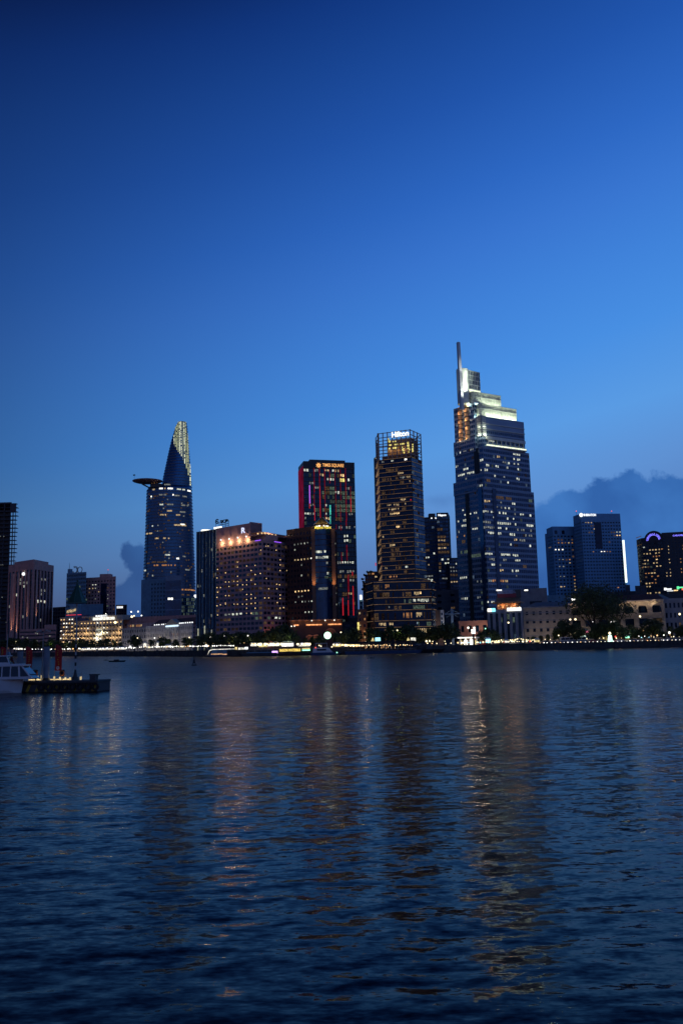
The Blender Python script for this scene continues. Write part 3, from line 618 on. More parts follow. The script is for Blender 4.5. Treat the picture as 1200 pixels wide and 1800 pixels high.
# ================================================================ TAPERING TOWER WITH A HELIPAD
Yb = 950
OUT = [(1090, 249, 343.5), (1000, 252, 341.5), (930, 255, 338.5), (862, 257.2, 336), (856, 260, 335.7)]
CRN = [(856, 283, 335.7), (838, 285.5, 334.4), (817, 290, 332.9), (795, 294.6, 331.2), (773, 299.8, 329.4), (752, 306, 327.8), (745, 308.6, 327), (740, 311.5, 326)]
tt = thing('tapering_glass_tower', 'tall tapering curved glass tower with a protruding round helipad and glittering crown', 'building', (W(297, 1000, Yb).x, Yb, GZ))
def interp(T, z):
    rows = [(W(a, y, Yb + 14), W(c, y, Yb + 14)) for y, a, c in T]; rows = [((p.z + q.z) / 2, p.x, q.x) for p, q in rows]; rows.sort()
    if z <= rows[0][0]: return rows[0][1:]
    for r, s in zip(rows, rows[1:]):
        if r[0] <= z <= s[0]: k = (z - r[0]) / (s[0] - r[0]); return (r[1] + (s[1] - r[1]) * k, r[2] + (s[2] - r[2]) * k)
    return rows[-1][1:]
def zrange(T): zs = sorted((W(a, y, Yb + 14).z + W(c, y, Yb + 14).z) / 2 for y, a, c in T); return zs[0], zs[-1]
def ellpt(T, z, t, off=0.0):
    a, b_ = interp(T, z); cx, rx = (a + b_) / 2, (b_ - a) / 2; ry = rx * .62 + 3; return (cx + (rx + off) * math.cos(t), Yb + 22 + (ry + off) * math.sin(t) - ry * .2)
def loft(T, z0, z1, nz, off=0.0, n=56):
    mb = MB(); zs = [z0 + (z1 - z0) * k / nz for k in range(nz + 1)]
    for z in zs: mb.v += [(*ellpt(T, z, 2 * math.pi * i / n, off), z) for i in range(n)]
    for k in range(nz):
        for i in range(n): j = (i + 1) % n; mb.f.append((k * n + i, k * n + j, (k + 1) * n + j, (k + 1) * n + i)); mb.m.append(0)
    mb.f.append(tuple(range(n))[::-1]); mb.f.append(tuple(nz * n + i for i in range(n))); mb.m += [0, 0]; return mb
zA0, zA1 = zrange(OUT); zC0, zC1 = zrange(CRN)
obj('glazing', loft(OUT, GZ, zA1, 60), 'glass_tower', tt, smooth=True); obj('crown', loft(CRN, zC0 - 1, zC1, 40), 'glass_tower', tt, smooth=True)
bands = MB(); fh = 3.7; n = 56
def band(T, z0, z1, off, mb, t0=0, t1=2 * math.pi, n=56):
    k0 = len(mb.v); cl = abs(t1 - t0 - 2 * math.pi) < 1e-3; m_ = n if cl else n + 1
    for (z, o) in ((z0, -.1), (z0, off), (z1, off), (z1, -.1)): mb.v += [(*ellpt(T, z, t0 + (t1 - t0) * i / n, o), z) for i in range(m_)]
    for r in range(3):
        for i in range(n): j = (i + 1) % m_; mb.f.append((k0 + r * m_ + i, k0 + r * m_ + j, k0 + (r + 1) * m_ + j, k0 + (r + 1) * m_ + i)); mb.m.append(0)
z = GZ + 6
while z < zA1 - 1: band(OUT, z, z + .75, .35, bands); z += fh
while z < zC1 - 1: band(CRN, z, z + .6, .3, bands); z += fh * .9
obj('floor_bands', bands, 'conc', tt)
def tlit(px, py, w, h, m_, T=OUT, name='window', lst=None, off=.45):
    z = W(px, py, Yb + 8).z; x = W(px, py, Yb + 8).x; a, b_ = interp(T, z); cx, rx = (a + b_) / 2, (b_ - a) / 2; k = (x - cx) / rx
    if abs(k) > .999: return
    k = max(-.985, min(.985, k))
    t = -math.acos(k); dt = w / 2 / max(5, rx * abs(math.sin(t))); mb = lst if lst is not None else MB(); i0 = len(mb.v)
    for zz in (z - h / 2, z + h / 2):
        for tt_ in (t - dt, t + dt): mb.v.append((*ellpt(T, zz, tt_, off), zz))
    mb.f.append((i0, i0 + 1, i0 + 3, i0 + 2)); mb.m.append(WCOL2.index(m_) if lst is not None else 0)
    if lst is None: obj(name, mb, m_, tt)
WCOL2 = ['W', 'w', 'o', 'd', 'g', 'B', 'dw', 'lc1', 'lc2', 'lc3']
SP = [(271, 273, 862, 'dw'), (278, 281, 854, 'B'), (285, 287, 853, 'W'), (293, 303, 854, 'dw', .7), (270, 277, 862, 'w', .6), (284, 291, 861, 'B', .9), (293, 295, 861, 'w'), (299, 307, 861, 'B', .9), (314, 325, 861.5, 'W', .85), (328, 334, 862, 'B', .9),
      (268, 269, 874, 'B'), (274, 283, 874, 'd', .8), (284, 295, 872, 'dw', .7), (307, 308, 872, 'B'), (310, 320, 873, 'dw', .7), (323, 332, 873.5, 'dw', .5), (285, 292, 889, 'W', .7), (298, 309, 889, 'dw', .8), (321, 330, 889, 'dw', .7), (291, 293, 896, 'dw'),
      (298, 306, 900, 'w', .9), (319, 327, 901, 'dw', .7), (284, 295, 907, 'w', .7), (311, 319, 907, 'w', .8), (324, 326, 908, 'dw'), (260, 264, 899, 'd'), (299, 302, 917, 'd'), (310, 330, 924.5, 'w', .6), (320, 327, 923, 'B', .5), (271, 273, 926, 'W'),
      (259, 271, 938.5, 'w', .75), (284, 290, 935, 'd'), (277, 301, 948, 'w', .6), (308, 313, 954, 'dw', .6), (292, 304, 972, 'd', .5), (323, 333, 973, 'd', .8), (295, 303, 977, 'W', .8), (324, 327, 979, 'dw'), (301, 303, 983, 'dw'), (314, 317, 983, 'B'),
      (261, 268, 991, 'd', .9), (271, 300, 989.5, 'd', .8), (273, 315, 995, 'o', .55), (338, 341, 991, 'd'), (255, 258, 1003, 'W'), (263, 265, 1009, 'dw'), (272, 274, 1013, 'W'), (300, 306, 1007, 'dw', .6), (328, 336, 1002, 'dw', .6), (321, 340, 1037, 'o', .85), (320, 338, 1046, 'd', .6)]
rest = MB(); cnt = 0
for s in SP:
    xa, xb, py, mm = s[:4]; p = s[4] if len(s) > 4 else 1; x = xa
    while x <= xb:
        if random.random() < p:
            if cnt < 98: tlit(x, py, 1.35, 1.6, mm); cnt += 1
            else: tlit(x, py, 1.35, 1.6, mm, lst=rest)
        x += 2.1
for _ in range(110):
    tlit(random.uniform(256, 338), random.uniform(868, 1080), 1.3, 1.3, random.choice(['d', 'd', 'dw', 'd']) if random.random() < .45 else 'd', lst=rest)
obj('window', rest, WCOL2, tt, kind='stuff')
# glittering light pixels over the right flank of the crown
cl = MB()
def crown_left(py):   # left limit of the lit area, in picture columns, used once to find its edge on the real surface
    T = [(735, 311), (750, 306), (768, 304.5), (778, 304), (790, 311), (803, 319), (817, 325), (832, 329), (848, 332), (856, 333)]
    for (a, b_), (c_, d_) in zip(T, T[1:]):
        if a <= py <= c_: return b_ + (d_ - b_) * (py - a) / (c_ - a)
    return 999
for k in range(11):
    cl = MB()
    cm_ = random.choice(['lc1', 'lc2', 'lc1', 'lc3', 'lc2'])
    for r in range(97):
        py = 737 + r * 1.25; px = 304.3 + k * 2.42 + (py - 739) * .035
        if px < crown_left(py) or random.random() < .12: continue
        z = W(px, py, Yb + 8).z
        if z > zC1 - .2: continue
        tlit(px, py, .72, .80, cm_ if random.random() < .8 else 'lc3', T=CRN, lst=cl, off=.5)
    if cl.f: obj('crown_light_column', cl, WCOL2, tt)

# helipad: round deck cantilevered towards the left
hc = W(259.5, 847, Yb + 4); pad = MB(); R_ = 16.8
for (ra, rb, za_, zb2) in ((5, 10.5, -2.2, -1.7), (10.5, 14, -1.7, -1.1), (14, 16.2, -1.1, -.4), (16.2, R_, -.4, 0), (R_, R_, 0, .5)): pad.ell(hc.x, hc.y, ra, ra, hc.z + za_ + .6, hc.z + zb2 + .62, 40, rx2=rb, ry2=rb)
hp = obj('helipad', pad, 'hotel_wall', tt)
br = MB()
for k in (-6, 0, 6): br.tube((hc.x + 6, hc.y + k, hc.z - 9), (hc.x - 8, hc.y + k * 1.3, hc.z - 1.2), .5)
br.box(hc.x + 4, hc.x + 17, hc.y - 4, hc.y + 14, hc.z - 7, hc.z - 3.2); obj('brackets', br, 'conc_dark', hp)
for k in range(3): obj('deck_lamp', MB().ball((hc.x + 7 + k * 2.8, hc.y - 8.6, hc.z - 3.4 + k * .25), .4, 6, 4), 'o', hp)
fl = MB(); q = W(236.5, 835, Yb + 4); fl.tube((q.x, q.y, hc.z), (q.x, q.y, q.z), .12); fl.box(q.x - 1.4, q.x + 1.0, q.y - .2, q.y + .2, q.z - .8, q.z + .6); obj('wind_sock', fl, 'black', hp)
# ================================================================ DARK GLASS HOTEL TOWER + TWIN HOTEL
b = Bld('dark_glass_hotel', 'dark blue glass tower with vertical ribs and a lit roof edge beside the mauve hotel')
poly, zt, fs = b.block([(347, 935, 560), (381, 930, 548)], fh=3.3, cw=1.9, wall='bluegrey' if False else 'conc_dark', gl='glass_blue', depth=25, wr=.8, hr=.86, rev=.25, par=2.0, rnd=rndf(.04, ['d', 'dw']))
F = fs[0]; mb = MB()
for i in range(7): mb.fbox(F, i * F.L / 6 - .12, i * F.L / 6 + .12, GZ + 14, zt, .2, .75)
obj('fins', mb, 'bluegrey', b.root)
u_, z_ = F.hit(356, 932.5); mb = MB().ell(*F.p(u_, -3), 3.2, 3.2, zt, zt + 1.0, 24); obj('roof_light_ring', mb, 'B', b.root)
u0_, _ = F.hit(374, 931); u1_, _ = F.hit(386, 930); mb = MB().fbox(F, u0_, u1_, zt + .4, zt + 1.6, -2, -1); obj('sign_base_light', mb, 'B', b.root)
u0_, z0_ = F.hit(375, 924); u1_, z1_ = F.hit(397, 911); mb = MB()
for i in range(5): mb.fbox(F, u0_ + i * (u1_ - u0_) / 4 - .1, u0_ + i * (u1_ - u0_) / 4 + .1, zt - 1, z1_ - .8, -2.5, -2.3)
mb.fbox(F, u0_, u1_, z0_ - 1, z0_ - .8, -2.5, -2.3); sg = obj('roof_sign', mb, 'metal_dark', b.root)
um = u0_ + (u1_ - u0_) * .36; text('SCB', F, um, u1_, z0_ + 1.2, z1_ - .2, -2.2, 'black', sg, .05, .4); mb = MB()
mb.ring(F, u0_ + 1.5, z0_ + 2.8, 1.1, .55, -2.2, -1.8, 30, 330, 18); mb.ring(F, u0_ + 1.5, z0_ + 2.8, .1, .5, -2.2, -1.8, 0, 360, 8); mb.fbox(F, um, u1_, z0_ + .1, z0_ + .5, -2.2, -1.9); obj('emblem', mb, 'black', sg)
for (px, ya, yb) in ((350.5, 1105, 1127), (362, 1100, 1130), (374.5, 1111, 1124)):
    u_, z0_ = F.hit(px, yb); _, z1_ = F.hit(px, ya); obj('lit_column', MB().fbox(F, u_ - .3, u_ + .3, GZ, z1_, .8, 1.3), 'dwc', b.root)
b.done(40)

b = Bld('mauve_hotel', 'broad mauve hotel with a large letter on its roof wall and four warm floodlights')
LA = [(380, 927, 548), (461, 931, 519), (511, 938.5, 545)]
poly, zt, fs = b.block(LA, fh=2.95, cw=3.6, wall='hotel_wall', gl='glass_dark', ztop=W(461, 948, 519).z, wr=.80, hr=.56, rev=.3, par=1.5, base=11, allw='room',
    rnd=lambda i, j: random.choice(['d', 'rm', 'rm']) if random.random() < .35 else None, spots=[(395, 400, 1084, 'dw'), (412, 423, 1084, 'W', .8), (447, 453, 1083, 'g'), (482, 489, 1083, 'W'), (463, 475, 1084, 'g', .6)])
F, F2 = fs[0], fs[1]; ztm = zt
# small warm table lamps visible in the dark rooms
LM = MB()
for (px, py) in ((418, 988), (418, 997), (383, 1001), (397, 1007), (442, 1003), (434, 995), (449, 994), (458, 1008), (449, 1010), (418, 1013), (382, 1016), (397, 1023), (403, 1023), (412, 1022), (418, 1022), (434, 1020), (442, 1020), (382, 1033), (388, 1033), (403, 1031), (427, 1028), (427, 1036), (418, 1028), (434, 1028), (449, 1027), (383, 1041), (397, 1047), (403, 1047), (434, 1045), (442, 1045), (382, 1050), (382, 1065), (388, 1063), (397, 1060), (412, 1062), (418, 1062), (434, 1054), (442, 1052), (449, 1051), (449, 1060), (442, 1061), (434, 1062), (427, 1062), (434, 1069), (449, 1069), (383, 1081), (442, 1078), (434, 1078), (397, 1062)):
    u_, z_ = F.hit(px, py); LM.ball((*F.p(u_, .15), z_), .33, 6, 4)
for (px, py) in ((467, 960), (471, 960), (458, 967), (485, 967), (504, 961), (492, 984), (492, 993), (492, 1003), (468, 1017), (486, 1027), (491, 1028), (472, 1035), (486, 1035), (492, 1046), (465, 1051), (472, 1051), (492, 1052), (487, 1059), (492, 1069), (498, 1068), (504, 1003)):
    u_, z_ = F2.hit(px, py); LM.ball((*F2.p(u_, .15), z_), .33, 6, 4)
obj('room_lamps', LM, 'y2', b.root, kind='stuff')
# roof wall with the letter
zr = W(440, 921, 530).z; uc0 = 0; uc1, _ = F.hit(441, 940); mb = MB().fbox(F, 0, uc1, zt + .1, zr, -9, .25); mb.fbox(F, uc1 - .6, uc1, zt, zr + .7, -9.5, .5); obj('roof_wall', mb, 'hotel_wall', b.root)
mb = MB().fbox(F, uc1 + .2, F.L - 1, zt + .1, zt + 3.6, -14, -3.5); mb.fbox(F2, 1, F2.L, zt + 3.0, zt + 3.5, -12, 0); mb.fbox(F2, F2.L - 1, F2.L, zt, zt + 5.5, -12, 0); mb.fbox(F2, 2, F2.L, zt + 5.0, zt + 5.6, -14, -4); obj('roof_terrace', mb, 'hotel_wall', b.root)
u0_, z0_ = F.hit(425.3, 937.5); u1_, z1_ = F.hit(431.6, 927); text('R', F, u0_, u1_, z0_, z1_, .35, 'letter', b.root, .01, .3)
for px in (448, 455, 460, 466, 472, 478, 484, 490):
    Fq = F if px < 461 else F2; u_, z_ = Fq.hit(px, 935); obj('terrace_lamp', MB().ball((*Fq.p(u_, -2.5), zt + 4.3), .5, 6, 4), 'y2', b.root)
for (xa, xb) in ((449, 459), (481, 493)):
    Fq = F if xb < 461 else F2; u0_, _ = Fq.hit(xa, 940); u1_, _ = Fq.hit(xb, 940); obj('purple_strip_light', MB().fbox(Fq, u0_, u1_, zt - .6, zt - .2, .4, .55), 'purple', b.root)
q = F2.p(F2.L * .4, -3); light('POINT', (q[0], q[1], zt + 4), 900, (1, .6, .3), size=.4)
for px, py in ((391.5, 949.5), (406, 947.5), (421, 945.5), (436, 943.5)):
    u_, z_ = F.hit(px, py); fx = obj('floodlight', MB().ball((*F.p(u_, 1.5), z_), .55), 'S', b.root)
    light('POINT', (*F.p(u_, 1.8), z_ - 2.2), 1050, (1, .58, .25), size=.35)
mb = MB(); k = 13
for i in range(k): mb.fbox(F, i * F.L / k + .6, (i + 1) * F.L / k - .6, GZ + 5.5, GZ + 9.8, .28, .34)
obj('podium_windows', mb, 'glass_dark', b.root)
mb = MB().fbox(F, 0, F.L, GZ, GZ + 4.3, .3, 1.0); mb.fbox(F2, 0, F2.L, GZ, GZ + 4.3, .3, 1.0); obj('podium_band', mb, 'roof_red', b.root)
u0_, _ = F2.hit(464, 1107); u1_, _ = F2.hit(478, 1107); e_ = obj('entrance', MB().fbox(F2, u0_, u1_, GZ + 2.5, GZ + 6, 1.05, 1.3), 'od', b.root); light('POINT', (*F2.p((u0_ + u1_) / 2, 4), GZ + 6), 900, (1, .3, .1), size=.5)
b.done(100)

# ================================================================ BROWN TOWER WITH THE LIT CONE
b = Bld('brown_office_tower', 'brown stone office tower with a rounded glass bay under a gold lit cone roof')
YM = 520
poly, zt, fs = b.block([(504, 929, YM + 14), (549, 928, YM)], fh=3.3, cw=2.6, wall='brown', gl='glass_dark', depth=26, wr=.5, hr=.45, rev=.3, par=2.2, base=0,
    spots=[(516, 518, 961, 'dw'), (519, 521, 959, 'W'), (526, 528, 958, 'dw'), (533, 535, 956.5, 'W'), (537, 539, 956, 'dw'), (516, 520, 970, 'W'), (519, 541, 985, 'w'), (543, 546, 982, 'B'), (529, 530, 994, 'dw'), (529, 530, 1011, 'W'),
           (519, 541, 1039, 'y2'), (526, 533, 1048, 'dw'), (529, 531, 1057, 'W'), (535, 540, 1056, 'dw'), (544, 546, 1056, 'W'), (536, 541, 1074, 'W'), (544, 546, 1075, 'W'), (517, 522, 1058, 'dw'), (537, 538, 1082, 'dw')], rnd=rndf(.03, ['d']))
F = fs[0]; zL = zt
fp2 = [(549, 934, YM), (592, 935, YM)]
p2, z2, f2 = b.block(fp2, fh=3.3, cw=3.2, wall='brown', gl='glass_dark', depth=24, wr=.4, hr=.4, rev=.3, par=3, spots=[(589, 590, 973, 'y2'), (591, 592, 1046, 'dw'), (588, 590, 957, 'dw'), (570, 573, 1064, 'B'), (585, 588, 1065, 'W'), (560, 563, 1074, 'W'), (556, 558, 1075, 'dw')], rnd=rndf(.04, ['d']))
G2 = f2[0]
roofbox(b, (530, 920, YM + 8), 8, 8, 3.5, 'brown', 'roof_box'); 
u_, _ = G2.hit(567, 980); cx, cy_ = G2.p(u_, -1.0); _, zc0 = G2.hit(567, 1036); _, zc1 = G2.hit(567, 932)
obj('bay_glazing', MB().cyl(cx, cy_, 6.1, GZ + 12, zc1 + .2, 32), 'glass_blue', b.root, smooth=False); mb = MB(); z = zc0
while z < zc1: mb.cyl(cx, cy_, 6.25, z, z + .35, 32); z += 3.3
obj('bay_floor_lines', mb, 'brown', b.root)
mb = MB()
for px in (551.5, 586.5): u_, _ = G2.hit(px, 1000); mb.fbox(G2, u_ - 1.1, u_ + 1.1, GZ, zc1 + .5, .3, 3.2)
obj('bay_pier', mb, 'brown_light', b.root)
for (px) in (552, 586.8):
    u_, z_ = G2.hit(px, 1030); light('SPOT', (*G2.p(u_, 5.5), z_ - 3), 5500, (1, .55, .22), (*G2.p(u_, 2.5), z_ + 12), .3, spot=.9)
for (a, w_, py, mm) in ((-.55, 2, 971, 'dw'), (-.3, 3, 971.5, 'W'), (.25, 1.2, 971, 'W'), (-.6, 1.2, 981, 'W'), (-.35, 2, 981.5, 'dw'), (0, 2, 982, 'dw'), (.3, 3.2, 981, 'W'), (.45, 1, 991, 'dw'), (.5, 1, 1009, 'W'), (.35, 2, 1016, 'g'), (-.2, 3, 1036, 'dw'), (.2, 3, 1035.5, 'dw')):
    _, z_ = G2.hit(567, py); x_ = cx + 6.15 * math.sin(a); y_ = cy_ - 6.15 * math.cos(a); obj('window', MB().box(x_ - w_ / 2, x_ + w_ / 2, y_ - .35, y_ + .3, z_ - .6, z_ + .7), mm, b.root)
zc = W(567, 922, YM).z; za = W(565, 907.5, YM).z; rf = obj('cone_roof', MB().cyl(cx, cy_, 5.7, zc, za, 8, r2=.12), 'gold', b.root)
obj('finial', MB().tube((cx, cy_, za - .2), (cx, cy_, za + 2.4), .12), 'metal_dark', rf); obj('lantern_drum', MB().cyl(cx, cy_, 3.6, zc1, zc, 20), 'brown', b.root)
for a in (-.9, -.35, .2, .75):
    light('POINT', (cx + 7.0 * math.sin(a), cy_ - 7.0 * math.cos(a), zc + .4), 260, (1, .72, .35), size=.2)
for a in (-1.0, -.55, -.35, .3, .75, 1.1): obj('lantern_lamp', MB().ball((cx + 4 * math.sin(a), cy_ - 4 * math.cos(a), zc - 1.2), .42, 6, 4), 'B', b.root)
u0_, z0_ = G2.hit(553.5, 932); u1_, z1_ = G2.hit(582, 926); text('Mélinh Point', G2, u0_, u1_, z0_, z1_ - .2, 5.6, 'ysign', b.root, .01, .3)
# podium with lit cornice and arches
pm = MB(); u0_, zb = G2.hit(511, 1092); u1_, _ = G2.hit(601, 1092); pm.fbox(G2, u0_, u1_, GZ, zb + .2, -2, 8); obj('podium', pm, 'brown', b.root)
pc = MB(); pc.fbox(G2, u0_ - .3, u1_ + .3, zb - .3, zb + .5, 8, 9.2); obj('podium_cornice', pc, 'copper', b.root); _, zq = G2.hit(540, 1099)
pl = MB(); 
for (a, b_) in ((518, 526), (539, 566), (577, 600)):
    ua, _ = G2.hit(a, 1099); ub, _ = G2.hit(b_, 1099); obj('canopy_light', MB().fbox(G2, ua, ub, zq - .35, zq + .35, 8.3, 8.8), 'od2', b.root)
for i in range(8):
    u_ = u0_ + 2 + i * (u1_ - u0_ - 4) / 7; light('POINT', (*G2.p(u_, 9.8), zb - 1.0), 55, (1, .5, .2), size=.2)
for px in (514, 519, 549, 572, 588): u_, z_ = G2.hit(px, 1096); obj('podium_lamp', MB().ball((*G2.p(u_, 9.6), zb - .2 if px > 540 else zq - .6), .38, 6, 4), 'B', b.root)
for (px, py, R) in ((545, 1124, 2.0), (556.5, 1124, 2.2), (581, 1114, 2.6)):
    u_, z_ = G2.hit(px, py); ar = MB().ring(G2, u_, z_, R, .8, 8, 8.6, 0, 180, 14); obj('arch', ar, 'copper', b.root); light('POINT', (*G2.p(u_, 9.6), z_ + 1.2), 70, (1, .45, .25), size=.3)
b.done(80)

# ================================================================ RED STRIPED TOWER
b = Bld('red_striped_tower', 'tall black glass tower with vertical red light lines and an orange sign at its top')
poly, zt, fs = b.block([(524.5, 820, 662), (533, 811, 640), (622.5, 813.5, 650)], fh=3.4, cw=2.0, wall='metal_dark', gl='glass_green', wr=.84, hr=.78, rev=.1, par=5.5,
    spots=[(534, 538, 829, 'W', .7), (553, 557, 831, 'dw'), (562, 568, 832, 'w'), (572, 577, 832, 'w'), (580, 586, 832, 'W', .8), (590, 595, 832, 'w'), (598, 604, 833, 'y2'), (599, 604, 841, 'y', .5), (563, 568, 838, 'dw', .5), (573, 576, 847, 'W', .6),
           (580, 585, 838, 'g'), (581, 584, 843, 'W', .7), (581, 584, 847, 'B', .5), (545, 549, 853, 'dw'), (555, 559, 860, 'dw'), (609, 612, 848, 'W', .6), (609, 611, 861, 'dw'), (563, 568, 868, 'g', .6), (573, 577, 860, 'd', .7), (573, 577, 868, 'd'),
           (581, 587, 861, 'g'), (581, 587, 865, 'g'), (581, 587, 869, 'g'), (592, 596, 861, 'g', .5), (592, 596, 866, 'W', .6), (592, 596, 870, 'g'), (598, 607, 865, 'g'), (600, 609, 868, 'g'), (609, 622, 870, 'g', .8), (592, 622, 875, 'g', .7), (581, 622, 880, 'dg', .8), (600, 622, 877, 'g', .8),
           (590, 622, 890, 'g', .85), (590, 622, 894, 'g', .9), (598, 606, 895, 'W', .5), (592, 622, 897, 'g', .8), (574, 577, 889, 'W', .7), (573, 577, 895, 'd'), (545, 549, 889, 'dw'), (536, 540, 901, 'W'), (546, 549, 902, 'dw'), (574, 577, 903, 'W', .8), (574, 577, 910, 'w'), (592, 595, 910, 'd'),
           (612, 619, 905, 'dw', .6), (536, 538, 915, 'dw', .5), (593, 600, 931, 'dw', .7), (600, 623, 930, 'dw', .6), (601, 608, 942, 'W', .6), (602, 609, 948, 'W', .7), (603, 608, 946, 'g'), (602, 608, 988.5, 'W'), (594, 598, 989, 'dw'), (610, 617, 988, 'W', .9), (619, 624, 989, 'W', .8),
           (594, 624, 1005, 'dw', .7), (594, 624, 1013, 'd', .7), (605, 620, 1023, 'dw', .5), (612, 618, 1048, 'w', .8), (603, 606, 1047, 'd')], rnd=rndf(.10, ['dg', 'dg', 'd', 'dg', 'g']))
F1, F = fs[0], fs[1]
mb = MB().fbox(F, 0, F.L, zt - 5.4, zt + .2, .12, .4); obj('top_band', mb, 'metal_dark', b.root)
u0_, z0_ = F.hit(566.5, 822); u1_, z1_ = F.hit(603.5, 815); text('TIMES SQUARE', F, u0_, u1_, z0_ + .3, z1_ - .4, .45, 'osign', b.root, .012, .3)
u_, z_ = F.hit(559.5, 818.2); mb = MB()
for k in range(16):
    a0 = k * math.pi / 8; r1 = 2.3 if k % 2 else 1.7; p_ = [(0, .5), (-.32, 1.0), (0, r1), (.32, 1.0)]; pts = []
    for dd in (.75, .45):
        for (s_, r_) in p_: uu = u_ + r_ * math.cos(a0) - s_ * math.sin(a0); zz = z_ + r_ * math.sin(a0) + s_ * math.cos(a0); pts.append((*F.p(uu, dd), zz))
    mb.hexa(pts)
mb.ring(F, u_, z_, .35, .75, .45, .7); obj('sun_emblem', mb, 'osign', b.root)
STR = [(551.5, 823, 866), (551.8, 868, 912), (552.5, 888, 915), (561, 823, 855), (561.8, 854, 912), (563, 890, 915), (570, 823, 856), (570.6, 857, 888), (571.3, 888, 914), (579, 826, 850), (588, 826, 853), (589.4, 855, 886), (590, 888, 910), (597.5, 825, 880), (598, 888, 918), (598.8, 923, 932), (590.5, 922, 930),
       (606.5, 823, 850), (607.2, 850, 915), (615.5, 855, 876), (616, 876, 900), (608, 915, 925), (600, 971, 985), (600.3, 980, 990), (609, 958, 985), (609.5, 968, 985), (611, 1012, 1053), (612, 1010, 1040), (619, 1005, 1012), (620, 1030, 1053), (602, 1051, 1082), (602.6, 1060, 1082), (611.5, 1055, 1082), (620.5, 1053, 1082), (543.8, 885, 894)]
for k, (px, ya, yb) in enumerate(STR):
    u_, z1_ = F.hit(px, ya); _, z0_ = F.hit(px, yb); w_ = .22 if k % 3 else .32; bright = k in (2, 4, 20, 28, 29, 30, 33) or k > 27; obj('red_light_line', MB().fbox(F, u_ - w_, u_ + w_, z0_, z1_, .15, .5), 'rb' if bright else 'rd', b.root)
for (px, ya, yb, mm, w_) in ((543.8, 853, 885, 'violet', .35), (580, 888, 905, 'aqua', .5), (580.2, 907, 922, 'aqua', .22)):
    u_, z1_ = F.hit(px, ya); _, z0_ = F.hit(px, yb); obj('light_line', MB().fbox(F, u_ - w_, u_ + w_, z0_, z1_, .15, .5), mm, b.root)
_, zs = F1.hit(528, 825); _, ze = F1.hit(528, 1080)
for i in range(9): obj('magenta_light_fin', MB().fbox(F1, (i + .2) * F1.L / 9, (i + .78) * F1.L / 9, ze, zs, .15, .45), 'mag', b.root)
mb = MB().prism(grow(poly, -6), zt - .1, zt + 3); obj('plant_room', mb, 'metal_dark', b.root)
b.done(100)
b = Bld('low_dark_podium', 'low dark podium block under the red striped tower'); b.block([(592, 1093, 600), (629, 1093, 600)], fh=4, cw=5, wall='conc_dark', gl='glass_dark', depth=30, rnd=rndf(.15, ['d'])); b.done(8)

# ================================================================ GAP BETWEEN TOWERS: small lit blocks, stepped green terraces
b = Bld('slim_lit_block', 'slim grey block with a bright lit top left of the gold banded tower')
b.block([(631, 1054, 620), (637.5, 1054, 620)], fh=3.3, cw=2, wall='bluegrey', gl='glass_blue', depth=10, rnd=rndf(.3, ['c', 'dw'])); q = W(634, 1051, 618); obj('lit_cap', MB().box(q.x - .8, q.x + .8, q.y - 1, q.y + 1, b.zt, b.zt + 3.2), 'B', b.root); b.done(20)
b = Bld('terraced_block', 'stepped brown block with planted terraces and yellow lit windows beside the gold banded tower')
for k, (xa, xb, y) in enumerate(((638, 672, 1024), (641, 672, 1010), (645, 672, 1004.5))):
    b.block([(xa, y, 512), (xb, y, 512)], fh=3.4, cw=2.6, wall='brown_light', gl='glass_warm', depth=16 + k, wr=.6, hr=.5, rev=.3, rnd=rndf(.30, ['d', 'd', 'w']), spots=[(646, 655, 1010, 'w', .5), (646, 648, 1023, 'w')], par=.8) if k == 0 else b.block([(xa, y, 512 + .7 * k), (xb, y, 512 + .7 * k)], z0=b.zt - 1, fh=3.4, cw=2.6, wall='brown_light', gl='glass_warm', depth=14, wr=.7, hr=.6, rev=.3, rnd=rndf(.6, ['w', 'd', 'o']), par=.5)
TERR = b.root; TERR_SP = [(637, 1016), (639, 1021), (641, 1009), (646, 1003.5), (652, 1003), (640, 1028), (637.5, 1034)]
b.done(60)
b = Bld('orange_lit_shophouse', 'old shophouse washed in orange light at the foot of the stepped block')
b.block([(628, 1072, 490), (644, 1070, 490)], fh=3.4, cw=2.3, wall='brown_light', gl='glass_warm', depth=14, wr=.5, hr=.5, rnd=rndf(.35, ['o', 'w', 'd'])); F = Fr(b.poly[0], b.poly[1])
for py, h in ((1099, 1.6), (1104, 1.2), (1117, 1.3)):
    u_, z_ = F.hit(629.5, py); obj('vertical_sign', MB().fbox(F, u_ - .5, u_ + .5, z_ - h, z_ + h, 1, 1.3), 'y', b.root)
light('POINT', (*F.p(4, 5), GZ + 7), 420, (1, .5, .2), size=.4); light('POINT', (*F.p(1, 4), GZ + 3), 160, (1, .7, .3), size=.4); b.done(30)

# ================================================================ GOLD BANDED TOWER
b = Bld('gold_banded_tower', 'slender dark glass tower ringed with thin gold lit floor edges and an open crown')
YH = 480
FP = [(660.5, 803, 499), (665.5, 804, 488), (722, 800, YH), (741, 805, 492)]
P4 = [W(*c) for c in FP]; back = [P4[3].xy + Vector((-6, 24)), P4[0].xy + Vector((2, 22))]; poly = [p.xy for p in P4] + back
zb_ = W(722, 803, YH).z; zpod = W(722, 1016, YH).z
b.begin(poly); obj('glazing', MB().prism(poly, zpod - 1, zb_), 'glass_dark', b.root)
FA, FB_, FC = Fr(poly[0], poly[1]), Fr(poly[1], poly[2]), Fr(poly[2], poly[3])
